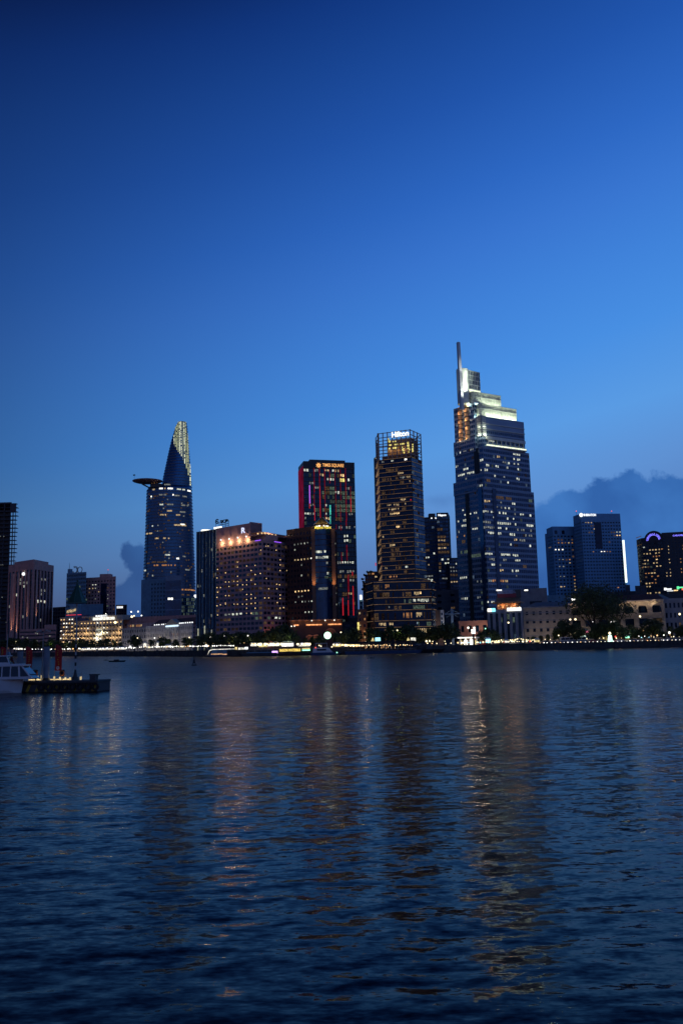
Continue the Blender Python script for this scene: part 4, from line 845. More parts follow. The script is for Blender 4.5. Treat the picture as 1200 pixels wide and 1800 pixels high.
# right flank: the sky's paler reflection put into a lighter glass colour
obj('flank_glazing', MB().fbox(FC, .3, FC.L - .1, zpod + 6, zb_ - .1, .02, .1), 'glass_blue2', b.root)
nfl = 27; H = (zb_ - zpod) / nfl; edge = MB(); led = MB(); gold = MB()
for j in range(nfl + 1):
    z = zpod + j * H
    edge.fbox(FB_, -.05, FB_.L + .05, z - .35, z, -.1, .55); edge.fbox(FC, .02, FC.L, z - .3, z - .02, -.1, .3)
    led.fbox(FB_, 0, FB_.L, z - .13, z - .02, .56, .62) 
    if j % 2 == 0: led.fbox(FA, 0, FA.L, z - .2, z, .1, .5); gold.fbox(FC, 0, FC.L, z - .22, z - .04, .31, .36)
    else: gold.fbox(FC, 0, FC.L * .35, z - .22, z - .04, .31, .36); led.hexa([(*FA.p(0, .5), z - H - .1), (*FA.p(FA.L, .5), z - .1), (*FA.p(FA.L, .1), z - .1), (*FA.p(0, .1), z - H - .1), (*FA.p(0, .5), z - H + .25), (*FA.p(FA.L, .5), z + .25), (*FA.p(FA.L, .1), z + .25), (*FA.p(0, .1), z - H + .25)])
obj('floor_edges', edge, 'metal_dark', b.root); obj('edge_lighting', led, 'ledw', b.root); obj('flank_edge_lighting', gold, 'ledg', b.root)
GSP = [(672, 675, 813, 'dw'), (688, 691, 812, 'W'), (712, 715, 810, 'B'), (668, 671, 822, 'd'), (701, 708, 835, 'w'), (714, 721, 842, 'w'), (702, 711, 843, 'dw'), (704, 709, 849, 'd'), (680, 697, 828.5, 'd', .8), (668, 676, 841, 'd', .7), (681, 687, 841, 'd', .7), (694, 699, 840, 'd', .6), (672, 675, 865, 'd'), (704, 712, 882, 'w'),
       (693, 700, 884, 'w'), (682, 690, 892, 'w', .9), (693, 700, 892, 'w', .9), (684, 690, 900, 'w'), (693, 700, 899.5, 'y2'), (671, 678, 904, 'd', .6), (708, 713, 891, 'd'), (673, 678, 921, 'd'), (694, 701, 924, 'y2', .8), (686, 692, 933, 'd'), (670, 680, 942, 'w', .7), (709, 713, 918, 'd'), (686, 692, 957, 'w', .6), (687, 690, 965, 'd'), (672, 675, 960, 'd'), (710, 714, 951, 'd'),
       (685, 705, 973, 'd', .7), (686, 693, 981, 'd', .7), (686, 693, 990, 'w', .5), (697, 704, 997, 'd', .8), (677, 679, 1000, 'w'), (713, 715, 999, 'W'), (712, 714, 1007, 'd'), (686, 702, 1017, 'o', .6), (704, 712, 927, 'd', .5), (696, 700, 966, 'd')]
ents = []; dummy = MB(); facade(FB_, zpod, zb_, 24, nfl, dummy, ents, .86, .62, 0, GSP, rndf(.05, ['d2', 'dm']), lo=.35, pier=False); b.ents += ents
ents = []; facade(FC, zpod, zb_, 5, nfl, dummy, ents, .9, .6, 0, [], rndf(.10, ['dm', 'c3']), pier=False)
b.ents += [(a, b0, b1, c0, c1, .11, .14, mm) for (a, b0, b1, c0, c1, d0, d1, mm) in ents]
# rear left slab
p = W(656.5, 806, 506); q2 = W(661, 805, 500); mb = MB().prism([(p.x, p.y), (q2.x, q2.y), (q2.x + 4, q2.y + 14), (p.x + 4, p.y + 14)], GZ, p.z); obj('side_wing', mb, 'conc_dark', b.root)
q = W(660.2, 805.5, 498); obj('wing_lamp', MB().ball(q, .4, 6, 4), 'dw', b.root); q = W(660, 992, 498); obj('beacon', MB().box(q.x - .3, q.x + .3, q.y - .3, q.y, q.z - .9, q.z + .9), 'rb', b.root)
q = W(721.5, 878.5, YH - 1.2); obj('red_lamp', MB().ball(q, .4, 6, 4), 'rb', b.root)
# open crown
zc = W(718, 754.5, YH).z; cr_ = MB(); n_ = 6
for F_, kk in ((FA, 1), (FB_, 7), (FC, 3)):
    for i in range(kk + 1): u_ = i * F_.L / kk; cr_.fbox(F_, max(0, u_ - .2), min(F_.L, u_ + .2), zb_, zc - (.02 if F_ is FB_ else 0), -.5, .1)
    for z in [zc - .35] + [zb_ + 1.9 * k for k in range(1, 8)]: cr_.fbox(F_, .05, F_.L - .05, z - .18, z + .18, -.3, .02)
for F_ in (Fr(poly[3], poly[4]), Fr(poly[4], poly[5]), Fr(poly[5], poly[0])):
    for i in range(4): cr_.fbox(F_, i * F_.L / 3 - .2, i * F_.L / 3 + .2, zb_, zc - .4, -.4, 0)
    for z in (zc - .5, zb_ + 5.6, zb_ + 11): cr_.fbox(F_, 0, F_.L, z - .2, z + .2, -.3, 0)
obj('open_crown', cr_, 'crown_metal', b.root); mb = MB()
mb.fbox(FA, FA.L - .6, FA.L + .2, zb_ - 3, zc, -.2, .5); obj('corner_post', mb, 'copper', b.root)
_, zk1 = FB_.hit(700, 771); u0_, _ = FB_.hit(678, 790); u1_, _ = FB_.hit(721, 790); mb = MB().fbox(FB_, u0_, u1_, zb_, zk1, -14, -2.2); mb.fbox(FB_, u0_ - 3, u1_, zb_, zb_ + 2.4, -14, -1.2); obj('crown_core', mb, 'copper2', b.root)
for (px, py, w_, h_) in ((680, 772, .5, 1.0), (682, 775, .5, .6), (687.5, 775, .6, .35), (693, 774.5, .6, .35), (683.5, 781, .7, .35), (693.5, 780, 1, .4), (704.5, 779, 1.2, .4), (682, 788, .35, .7), (688, 787, .4, .6), (692, 786.5, .5, .7), (694.8, 786.5, .5, .6), (704, 787, .5, 1.0), (706, 789, .4, .8), (707.5, 793, .3, .9), (714.5, 779, .5, 1.2), (715, 784, .6, 1.2), (717, 789, .3, .7), (723, 780, .3, .4), (723, 784, .3, .5), (722.7, 790, .4, 1.0), (679, 788, .3, .3), (716, 793, .3, .5)):
    u_, z_ = FB_.hit(px, py); obj('crown_lamp', MB().fbox(FB_, u_ - w_, u_ + w_, z_ - h_, z_ + h_, -2.2, -2.0), 'y', b.root)
q = FB_.p(FB_.L * .55, -1.2)
for k in (.35, .55, .8): q = FB_.p(FB_.L * k, -.9); light('POINT', (q[0], q[1], zb_ + 5), 110, (1, .7, .3), size=.4)
u0_, z0_ = FB_.hit(688.7, 769.6); u1_, z1_ = FB_.hit(718.3, 761.3); zz = (z0_ + z1_) / 2; sg = obj('sign_rail', MB().fbox(FB_, u0_, u1_, z0_ - .2, z0_ + .1, .1, .3), 'metal_dark', b.root); text('Hilton', FB_, u0_, u1_, z0_ + .0, z0_ + 3.3, .35, 'S', sg, .02, .4)
# wider base
PB = [W(645, 1032, 492), W(656, 1026, 476), W(757, 1021, 474), W(762.5, 1021, 486)]; pb = [p.xy for p in PB] + [PB[3].xy + Vector((-2, 25)), PB[0].xy + Vector((3, 22))]
ztp = W(700, 1020, 474).z; obj('base_glazing', MB().prism(pb, GZ, ztp), 'glass_dark', b.root)
led = MB(); edg = MB(); fs = [Fr(pb[0], pb[1]), Fr(pb[1], pb[2]), Fr(pb[2], pb[3])]
zz = [fs[1].hit(700, y)[1] for y in (1022.5, 1037, 1050, 1061.5, 1072, 1090.5, 1102)]
for z in zz:
    for F_ in fs[:2] + [fs[2]]: edg.fbox(F_, 0, F_.L, z - .5, z, -.1, .7); led.fbox(F_, 0, F_.L, z - .2, z - .03, .71, .78)
obj('base_floor_edges', edg, 'metal_dark', b.root); obj('base_edge_lighting', led, 'ledw', b.root)
BS = [(658, 664, 1037, 'd'), (677, 683, 1033, 'o'), (657, 661, 1042, 'd'), (673, 683, 1042, 'd'), (658, 664, 1036, 'w', .5), (708, 722, 1044, 'd', .8), (729, 735, 1044, 'w'), (737, 742, 1043, 'y2', .6), (740, 745, 1029, 'd'), (727, 751, 1055, 'W', .95), (726, 746, 1067, 'g'), (710, 722, 1059, 'g', .6), (683, 684, 1069, 'dw'), (694, 703, 1070, 'd', .5), (657, 664, 1083, 'd'), (658, 659, 1088, 'W'), (708, 725, 1084, 'o', .5), (732, 743, 1083, 'w', .7), (734, 742, 1087, 'd', .6),
      (668, 690, 1100, 'w', .8), (735, 757, 1096, 'g', .5), (737, 740, 1092, 'c', .9), (732, 733, 1098, 'c')]
for k in range(6):
    ents = []; facade(fs[1], zz[k + 1], zz[k] - .5, 40, 1, dummy, ents, .9, .7, 0, BS, rndf(.12, ['dm', 'dm', 'd2']), lo=.3, pier=False); b.ents += ents
ents = []; facade(fs[1], GZ, zz[6] - .5, 30, 2, dummy, ents, .9, .7, 0, [(735, 755, 1108, 'w', .8), (738, 752, 1115, 'w', .5), (737, 741, 1122, 'o')], rndf(.1, ['d']), pier=False); b.ents += ents
for (px, py) in ((752.5, 1018), (758, 1021)): u_, z_ = fs[1].hit(px, py); obj('terrace_lamp', MB().ball((*fs[1].p(u_, .5), z_), .5, 6, 4), 'W', b.root)
b.done(100)
# ================================================================ TOWERS BEHIND, RIGHT OF THE GOLD BANDED TOWER
b = Bld('rear_blue_tower', 'dark blue tower with a lit white name at its top, behind the gold banded tower')
poly, zt, fs = b.block([(738, 909, 812), (767, 909, 806)], fh=3.6, cw=2.6, wall='conc_dark', gl='glass_blue', depth=26, wr=.85, hr=.62, rev=.15, rnd=rndf(.06, ['d', 'c3']), spots=[(746, 752, 953, 'd', .8), (746, 752, 965, 'd'), (747, 755, 981, 'W'), (746, 752, 993, 'w', .6), (747, 757, 1013, 'dw'), (752, 757, 1019, 'W'), (762, 763, 973, 'W'), (748, 753, 992, 'dw')], par=1.5)
roofbox(b, (759, 906, 806), 6, 8, 3, 'conc_dark', 'roof_box')
F = fs[0]
for px, py in ((758.3, 911), (765.5, 910.8)): u_, z_ = F.hit(px, py); obj('roof_lamp', MB().ball((*F.p(u_, .5), z_), .7), 'S', b.root)
poly, zt, fs = b.block([(766.5, 901.5, 804), (786.5, 901, 804), (789.5, 904, 830)], fh=3.6, cw=2.6, wall='conc_dark', gl='glass_blue', wr=.85, hr=.62, rev=.15, par=3.5, rnd=rndf(.06, ['d', 'c3', 'd']),
    spots=[(769, 775, 931, 'd', .8), (768, 786, 951, 'w', .45), (768, 786, 959, 'd', .8), (767, 788, 968, 'd', .8), (767, 789, 966, 'w', .5), (771, 786, 941, 'd', .6), (778, 786, 985.5, 'W', .9), (783, 786, 991, 'W'), (774, 783, 1007, 'W', .8), (770, 776, 1018, 'W', .6), (778, 786, 1017, 'dw', .7), (773, 776, 1004, 'dw')])
F = fs[0]; u0_, z0_ = F.hit(769.5, 908.3); u1_, z1_ = F.hit(783.5, 904.5); text('Nippon', F, u0_, u1_, z0_, z1_ + .5, .4, 'S', b.root, .04, .3); b.done(90)
b = Bld('rear_stepped_block', 'lower dark block with scattered pale windows between the rear tower and the stepped glass skyscraper')
b.block([(789, 980, 790), (803, 981, 790)], fh=3.4, cw=2.4, wall='conc_dark', gl='glass_blue', depth=20, spots=[(792, 803, 1006, 'dw', .7), (793, 803, 1013, 'd'), (795, 803, 1026, 'w', .6), (799, 801, 990, 'W'), (791, 797, 996, 'dw')], rnd=rndf(.05, ['c3'])); b.done(30)
b = Bld('grey_apartment_block', 'plain grey apartment block low behind the gap beside the stepped glass skyscraper')
b.block([(760, 1040, 600), (806, 1034, 590)], fh=4.5, cw=8, wall='conc', gl='glass_dark', depth=20, wr=.3, hr=.35, par=2, rnd=rndf(.03, ['d'])); b.done(10)
b = Bld('red_brown_block', 'red brown wall with a white edge panel right of the gold banded tower base')
poly, zt, fs = b.block([(750, 1073, 500), (778, 1072, 500)], fh=8, cw=30, wall='brown_light', gl='brown', depth=12, wr=.01, hr=.01, par=.6); F = fs[0]; u0_, _ = F.hit(773.5, 1080)
obj('edge_panel', MB().fbox(F, u0_, F.L + .3, GZ + 6, zt, .4, .7), 'white_wall', b.root)
for py in (1079, 1087, 1094): u_, z_ = F.hit(776, py); obj('panel_window', MB().fbox(F, u_ - .5, u_ + .4, z_ - .8, z_ + .6, .72, .78), 'glass_dark', b.root)
light('POINT', (*F.p(F.L - .5, 6), GZ + 9), 500, (.75, .85, 1), size=.4); b.done()
t = thing('steel_bridge_gantry', 'pale blue steel gantry with diagonal braces between the brown block and the skyscraper foot', 'gantry', (*W(795, 1100, 505).xy, GZ)); mb = MB(); F = Fr(W(781, 1090, 500).xy, W(808, 1090, 500).xy)
_, za = F.hit(794, 1072); _, zb2 = F.hit(794, 1079); mb.fbox(F, 0, F.L, zb2 - .3, zb2 + .2, 0, .6)
mb.tube((*F.p(0, .3), zb2), (*F.p(F.L / 2, .3), za), .18); mb.tube((*F.p(F.L, .3), zb2), (*F.p(F.L / 2, .3), za), .18); mb.tube((*F.p(1, .3), zb2 - 2), (*F.p(F.L / 2, .3), zb2), .15); mb.tube((*F.p(F.L - 1, .3), zb2 - 2), (*F.p(F.L / 2, .3), zb2), .15)
obj('truss', mb, 'steel_blue', t); obj('mast', MB().fbox(F, F.L / 2 - .7, F.L / 2 + .7, GZ, za + .6, -.6, 0), 'steel_blue', t)

# ================================================================ STEPPED GLASS SKYSCRAPER
b = Bld('stepped_glass_skyscraper', 'tallest stepped glass skyscraper with floodlit white tiers, orange bays and a thin spire', 'skyscraper')
YV = 530
def vb(L, C, R, **k): return b.block([L, C, R], fh=3.3, cw=1.7, wall='vcb_frame', gl='glass_tower', wr=.90, hr=.60, rev=.16, **k)
MS = [(861, 870, 939, 'g'), (857, 1, 1, 'g')]
S1 = [(801, 803, 824, 'W', .8), (802, 803, 818, 'dw'), (807, 809, 796, 'W'), (816, 819, 792, 'dw'), (827, 829, 790, 'dw'), (806, 815, 835, 'W', .85), (816, 833, 829, 'W', .85), (820, 823, 852, 'g'), (843, 847, 857, 'W'), (845, 846, 809, 'W'), (855, 857, 817, 'W'),
      (874, 879, 808, 'w', .8), (868, 873, 817, 'W', .7), (871, 876, 818, 'W', .6), (890, 897, 822, 'W', .7), (903, 905, 804, 'W'), (908, 911, 804, 'W'), (894, 897, 812, 'W', .8), (903, 913, 813, 'W', .8), (907, 914, 816, 'W', .5), (883, 888, 812, 'dw', .5), (904, 909, 823, 'W', .8), (869, 870, 839, 'W'), (885, 887, 841, 'dw'), (908, 912, 843, 'W'), (891, 900, 851, 'W', .7), (855, 862, 846, 'd', .7), (846, 855, 826, 'W', .7)]
S2 = [(873, 898, 878, 'd', .9), (888, 900, 879, 'o', .8), (925, 934, 884, 'g', .8), (852, 860, 886, 'w'), (875, 880, 889, 'dw', .7), (900, 912, 891, 'W', .4), (848, 856, 897, 'W', .8), (860, 867, 898, 'W', .8), (873, 898, 899, 'W', .6), (915, 936, 903, 'W', .6), (812, 846, 903, 'W', .5), (819, 830, 902, 'W', .8), (867, 871, 907, 'W', .7), (880, 905, 910, 'W', .4), (803, 830, 916, 'W', .4), (838, 846, 911, 'dw', .7), (850, 864, 918, 'dw', .7), (873, 905, 921, 'W', .5), (926, 937, 923, 'W', .7),
      (811, 817, 925, 'W', .8), (850, 868, 928, 'dw', .8), (873, 890, 930, 'W', .5), (820, 848, 930, 'W', .5), (822, 828, 934, 'W', .8), (905, 937, 933, 'dw', .4), (860, 872, 939, 'W', .7), (875, 878, 939, 'W'), (898, 906, 942, 'W', .8), (924, 937, 944, 'dw', .8), (802, 817, 946, 'o', .5), (905, 908, 952, 'w'), (914, 920, 952, 'dw', .9), (812, 816, 956, 'd'), (897, 899, 962, 'W'), (930, 932, 964, 'W'), (812, 846, 974, 'g', .6), (847, 872, 972, 'W', .8), (877, 909, 973, 'W', .7), (853, 867, 982, 'dw', .7), (884, 889, 982, 'dw'), (907, 912, 983, 'W'), (866, 868, 992, 'W'), (878, 880, 992, 'dw'), (918, 922, 993, 'd'),
      (880, 883, 1004, 'w'), (900, 901, 1004, 'W'), (908, 910, 1003, 'W'), (805, 813, 1018, 'W', .7), (816, 818, 1017, 'W'), (867, 871, 1020, 'o'), (879, 884, 1019, 'o'), (880, 892, 1024, 'w', .6), (858, 864, 1024, 'dw'), (826, 832, 1026, 'W', .7), (838, 840, 1025, 'dw'), (846, 848, 1025, 'dw'), (810, 815, 1051, 'dw'), (818, 820, 1049, 'W'), (828, 836, 1048, 'W', .7), (841, 842, 1047, 'dw'), (848, 853, 1060, 'g'), (856, 868, 1059, 'W', .6)]
RV = rndf(.05, ['dg', 'c3', 'dm', 'dw'])
p0, z0v, f0 = vb((797.5, 850, 552), (849, 856, YV), (937, 866, 555), spots=S2, rnd=RV, par=1, ztop=W(849, 856, YV).z)
p1, z1v, f1 = vb((798, 780, 553), (848, 784.5, YV + 2), (928.8, 797, 556), spots=S1, rnd=RV, par=1, z0=z0v - .2, ztop=W(848, 784.5, YV + 2).z)
p2, z2v, f2 = vb((798, 719.5, 554), (845, 731, YV + 4), (919.5, 743, 553), rnd=rndf(.01, ['dw']), par=9, z0=z1v - .2, ztop=W(845, 731, YV + 4).z, spots=[(848, 853, 766, 'W'), (861, 863, 777, 'W'), (866, 868, 778, 'W')])
# the left wing stands one storey or more higher at every setback
def wing(F_, pr, za, zt, sp=()):
    u1_, _ = F_.hit(pr, 850); P_ = [F_.p(-.05, .5), F_.p(u1_, .5), F_.p(u1_, -12), F_.p(-.05, -12)]
    b.block(None, fh=3.3, cw=1.7, wall='vcb_frame', gl='glass_tower', wr=.90, hr=.60, rev=.16, par=.8, z0=za, ztop=zt, poly=P_, rnd=RV, spots=sp); return vis_faces(P_)[0]
wing(f0[0], 838, z0v - 2, W(797.5, 850, 552).z); wing(f1[0], 839, z1v - 2, W(798, 780, 553).z + .5, S1); fw2 = wing(f2[0], 840, z1v + 3, W(798, 719.5, 554).z)
# vertical strips laid on each face in place of a modelled recess
for F_, pa, pb_, zz0, zz1 in ((f0[0], 819, 825, GZ, z0v), (f0[1], 866, 872, GZ, z0v), (f1[0], 838, 846, z0v, z1v), (f0[0], 842, 848.5, GZ, z0v)):
    ua, _ = F_.hit(pa, 900); ub, _ = F_.hit(pb_, 900); ua = max(0, ua); ub = min(F_.L, ub)
    if ub > ua: obj('vertical_strip', MB().fbox(F_, ua, ub, zz0 + 10, zz1 - .3, .2, .5), 'metal_dark' if pa in (819, 838) else 'glass_tower', b.root)
# bright terrace below the second tier
F = f1[1]; u0_, z0_ = F.hit(853, 787); F2_ = f2[1]; ua, _ = F2_.hit(853, 790); led = MB()
ledge = MB().fbox(F2_, ua, F2_.L, z1v + .2, z1v + .9, .2, 1.6); obj('terrace_ledge', ledge, 'fin', b.root)
obj('terrace_light', MB().fbox(F2_, ua, F2_.L, z1v + .95, z1v + 1.9, .9, 1.3), 'crownlite', b.root)
_, zq = F2_.hit(890, 780); mb = MB()
for i in range(9): u_ = ua + (i + .5) * (F2_.L - ua) / 9; mb.fbox(F2_, u_ - .25, u_ + .25, z1v + .9, z1v + 5.5, .3, .9)
mb.fbox(F2_, ua, F2_.L, z1v + 5.5, z1v + 7.5, .25, .8); obj('terrace_colonnade', mb, 'fin', b.root)
mb = MB(); mb.fbox(F2_, 2, F2_.L, z1v + 12, z1v + 12.5, .3, .8); mb.fbox(F2_, 2, F2_.L, z1v + 15.5, z1v + 15.9, .3, .7); obj('tier_ledge', mb, 'fin', b.root)
# louvred notch on the corner, lit brighter towards its foot
_, zlo = F2_.hit(846, 766); _, zhi = F2_.hit(846, 729); mb = MB(); k = 10
for i in range(k):
    z = zlo + (zhi - zlo) * i / k; mb.fbox(F2_, -.3, 3.0, z, z + .9, .1, 1.0); mb.fbox(f2[0], f2[0].L - 3.2, f2[0].L + .3, z, z + .9, .1, 1.0)
obj('corner_louvres', mb, 'fin', b.root)
for q_, n_ in ((F2_.p(1.6, 2.2), 1), (f2[0].p(f2[0].L - 1.5, 2.2), 1)): light('POINT', (q_[0], q_[1], zlo + .5), 420, (.95, 1, .8), size=.3); light('POINT', (q_[0], q_[1], zlo + 6), 150, (.95, 1, .8), size=.3)
# upper tiers: fin screens floodlit from their feet
def tier(L, C, R, zb, name, finm='fin', power=0.0, solid=None):
    P, zt = foot([L, C, R]); obj('tier_core', MB().prism(P, zb, zt - .2), solid or 'vcb_screen', b.root)
    for F_ in vis_faces(P)[:2]:
        mb = MB(); n = max(3, int(F_.L / 1.3))
        for i in range(n + 1): mb.fbox(F_, max(0, i * F_.L / n - .12), min(F_.L, i * F_.L / n + .12), zb + .1, zt - .3, 0, .45)
        mb.fbox(F_, 0, F_.L, zt - .5, zt, 0, .6); mb.fbox(F_, 0, F_.L, zb + (zt - zb) * .62, zb + (zt - zb) * .62 + .35, 0, .5); obj(name, mb, finm, b.root)
        if power:
            q = F_.p(F_.L / 2, 2.4); r_ = F_.p(F_.L / 2, .1); light('AREA', (q[0], q[1], zb + .1), power * F_.L, (.93, 1, .76), (r_[0], r_[1], zb + 5.5), F_.L * .95, .5)
    return P, zt
b4, z4, = tier((828, 706, 547), (842, 709, YV + 6), (906, 720, 553), z2v + .1, 'screen_fins', power=105)
b5, z5 = tier((818, 690, 549), (829, 688, YV + 10), (878.5, 695.4, 552), z4 - .1, 'screen_fins', power=100)
P6, z6 = foot([(812, 652, 548), (820, 650.4, YV + 13), (841.8, 655.2, 550)]); obj('top_tier_core', MB().prism(P6, z5, z6 - .1), 'glass_tower', b.root); mb = MB()
for F_ in vis_faces(P6)[:2]:
    n = max(3, int(F_.L / 1.4)); 
    for i in range(n + 1): mb.fbox(F_, max(0, i * F_.L / n - .14), min(F_.L, i * F_.L / n + .14), z5, z6, 0, .4)
    for j in range(6): mb.fbox(F_, 0, F_.L, z5 + (z6 - z5) * j / 5 - .3, z5 + (z6 - z5) * j / 5 + .15, 0, .55)
obj('top_tier_grid', mb, 'fin', b.root)
for F_ in vis_faces(P6)[:2]:
    q = F_.p(F_.L / 2, 1.5); l = light('AREA', (q[0], q[1], z5 + .3), 28 * F_.L, (.95, 1, .9), (F_.p(F_.L / 2, .2)[0], F_.p(F_.L / 2, .2)[1], z5 + 2.5), F_.L * .9, .4); obj('foot_light', MB().fbox(F_, .3, F_.L - .1, z5 + .1, z5 + 2.6, .3, .5), 'crownlite', b.root)
# curved lit shaft behind the spire, orange bays and the spire
sx = W(813, 680, YV + 12); _r = 3.9; sh_ = MB().cyl(sx.x, sx.y, _r, z5 - 8, W(813, 650, YV + 12).z, 28); sf = obj('curved_shaft', sh_, 'fin', b.root)
light('SPOT', (sx.x + 1.5, sx.y - 8, z5 - 2), 17000, (.93, 1, .82), (sx.x, sx.y, z5 + 8), .5, spot=1.1); light('POINT', (sx.x + 3.2, sx.y - 5.6, z5 + 12), 700, (.93, 1, .82), size=.4)
F0 = fw2
for (px, ytop, ybot, R) in ((810.3, 716, 779, 2.0), (822.2, 686, 774, 2.15)):
    u_, zlo_ = F0.hit(px, ybot); _, zhi_ = F0.hit(px, ytop); cx_, cy2 = F0.p(u_, -.6); mb = MB(); z = zlo_; obj('bay_core', MB().cyl(cx_, cy2, R, zlo_, zhi_, 16), 'bay', b.root)
    while z < zhi_ - 1: mb.cyl(cx_, cy2, R + .38, z, z + .45, 18); z += 3.05
    obj('bay_balconies', mb, 'metal_dark', b.root); z = zlo_ + .6; k = 0
    while z < zhi_ - 2:
        light('POINT', (cx_ + F0.n.x * (R + 1.2), cy2 + F0.n.y * (R + 1.2), z + .5), 210 if k < 4 else 120, (1, .60, .30), size=.2) if k % 1 == 0 else None
        z += 6.1; k += 1
spx = W(805.6, 660, YV - 1); zt_s = W(805.3, 600.5, YV - 1).z; zb_s = W(811.5, 714, YV - 1).z; w0, w1, dp = 1.05, 1.35, 2.6
sp = MB(); x0 = W(802.3, 600.5, YV - 1).x; x1 = W(808.6, 600.5, YV - 1).x; xb0 = W(808.0, 714, YV - 1).x; xb1 = W(816.2, 714, YV - 1).x
xm, xbm = x0 + (x1 - x0) * .3, xb0 + (xb1 - xb0) * .3
sp.prism([(xb0, YV + 1), (xbm, YV - 1.2), (xb1, YV + .2), (xb1 - .3, YV + 3)], zb_s - 2, zt_s, poly2=[(x0, YV + 1), (xm, YV - 1.0), (x1, YV + .2), (x1 - .3, YV + 3)]); obj('spire', sp, 'spire_metal', b.root)
light('SPOT', (xb1 + 4.5, YV - 9, zb_s + 1), 26000, (.95, 1, .88), ((x1 + xb1) / 2, YV, zb_s + 13), .4, spot=.9); light('SPOT', (xb1 + 5, YV - 7, zb_s + 18), 9000, (.95, .97, 1), (x1, YV, zb_s + 27), .4, spot=.6)
# podium
b.block([(806, 1092, 512), (858, 1090, 500), (872, 1092, 520)], fh=7, cw=5.2, wall='pink', gl='glass_dark', wr=.45, hr=.62, rev=.4, par=2, rnd=rndf(.1, ['d']))
q = W(836, 1118, 497); light('POINT', (q.x, q.y - 3, GZ + 8), 900, (1, .7, .45), size=.5); light('POINT', (q.x - 8, q.y - 3, GZ + 6), 700, (1, .7, .45), size=.5)
for (px, py) in ((822.5, 1103.5), (833, 1103.5)): q = W(px, py, 494); obj('entrance_lamp', MB().ball(q, .65), 'B', b.root)
b.done(100)

# ================================================================ COLUMNED OFFICE, BILLBOARD, PALE ROOF BLOCK
b = Bld('columned_office', 'grey office with tall white fins, dark glass strips and lit sign boards along its roof')
poly, zt, fs = b.block([(858, 1073, 470), (917, 1070, 462)], fh=16, cw=3.05, wall='conc_light', gl='glass_green', depth=16, wr=.5, hr=.93, rev=.8, par=1.5, spots=[]); F = fs[0]
for (a, b_, m_) in ((857.5, 864, 'B'), (864.2, 870.5, 'cy'), (891.5, 906, 'B'), (907, 916, 'S')): u0_, z0_ = F.hit(a, 1073.5); u1_, z1_ = F.hit(b_, 1067.5); obj('sign_board', MB().fbox(F, u0_, u1_, zt - .9, zt + .9, .85, 1.2), m_, b.root)
mb = MB(); mb.fbox(F, 4, F.L - 3, zt, zt + 3.4, -9, -3.5); mb.fbox(F, 2, F.L - 1, zt + 3.4, zt + 4.3, -10, -1.5); obj('roof_pavilion', mb, 'copper', b.root)
for k in range(6): q = F.p(5 + k * 2.3, -2.6); obj('terrace_lamp', MB().ball((q[0], q[1], zt + (1.3 if k % 2 else 2.3)), .3, 6, 4), 'y2', b.root)
light('POINT', (*F.p(7, -2), zt + 2.2), 260, (1, .5, .2), size=.3); light('POINT', (*F.p(13, -2), zt + 2.2), 200, (1, .5, .2), size=.3)
for px, py in ((880, 1089), (902, 1089), (893, 1083)): u_, z_ = F.hit(px, py); b.ents.append((F, u_ - .6, u_ + .6, z_ - 1.6, z_ + 1.2, .05, .1, 'g'))
b.done()
b = Bld('pale_roof_block', 'pale plaster block with planted roof edge behind the columned office')
poly, zt, fs = b.block([(914, 1036, 545), (960, 1033, 535)], fh=30, cw=60, wall='conc_light', gl='conc_light', depth=18, wr=.001, hr=.001, par=1)
F = fs[0]; mb = MB(); mb.fbox(F, 6, 14, GZ + 10, zt - 8, .3, .5); obj('shutters', mb, 'conc_dark', b.root)
poly, zt, fs = b.block([(960, 1046, 560), (1003, 1046, 560)], fh=3.6, cw=4, wall='bluegrey', gl='glass_dark', depth=16, wr=.4, hr=.3, par=3); b.done()
b = Bld('billboard_block', 'low grey block carrying a billboard in front of the skyscraper'); poly, zt, fs = b.block([(872, 1052, 500), (914, 1050, 495)], fh=6, cw=8, wall='conc', gl='glass_dark', depth=10, wr=.2, hr=.3, par=1); b.done()
F = Fr(W(873, 1052, 492).xy, W(915, 1050, 490).xy); _, z0_ = F.hit(890, 1051); _, z1_ = F.hit(890, 1036.5); bb_ = thing('billboard', 'wide rooftop billboard with a pale upper half and a dark red lower half', 'billboard', (*F.p(F.L / 2), z0_)); L_ = F.L
obj('board', MB().fbox(F, 0, L_, z0_, z1_, 0, .4), 'conc_dark', bb_); obj('blue_panel', MB().fbox(F, .3, L_ * .68, z0_ + (z1_ - z0_) * .5, z1_ - .2, .42, .46), 'bill_blue', bb_); obj('red_panel', MB().fbox(F, .3, L_ * .8, z0_ + .2, z0_ + (z1_ - z0_) * .5, .42, .45), 'bill_red', bb_)
text('ACIA', F, 3.2, L_ * .52, z0_ + (z1_ - z0_) * .6, z1_ - 1.0, .5, 'boat_blue', bb_, .02, .05); text('www', F, 2.2, L_ * .7, z0_ + 1.0, z0_ + 1.8, .5, 'bill_blue', bb_, 0, .05) if False else None
mb = MB()
for k in range(3): mb.hexa([(*F.p(L_ * (.66 + .05 * k), .56), z0_ + 2.6), (*F.p(L_ * (.69 + .05 * k), .56), z0_ + 2.6), (*F.p(L_ * (.69 + .05 * k), .5), z0_ + 2.6), (*F.p(L_ * (.66 + .05 * k), .5), z0_ + 2.6), (*F.p(L_ * (.61 + .05 * k), .56), z1_ - .6), (*F.p(L_ * (.64 + .05 * k), .56), z1_ - .6), (*F.p(L_ * (.64 + .05 * k), .5), z1_ - .6), (*F.p(L_ * (.61 + .05 * k), .5), z1_ - .6)])
obj('stripes', mb, 'bill_blue', bb_)
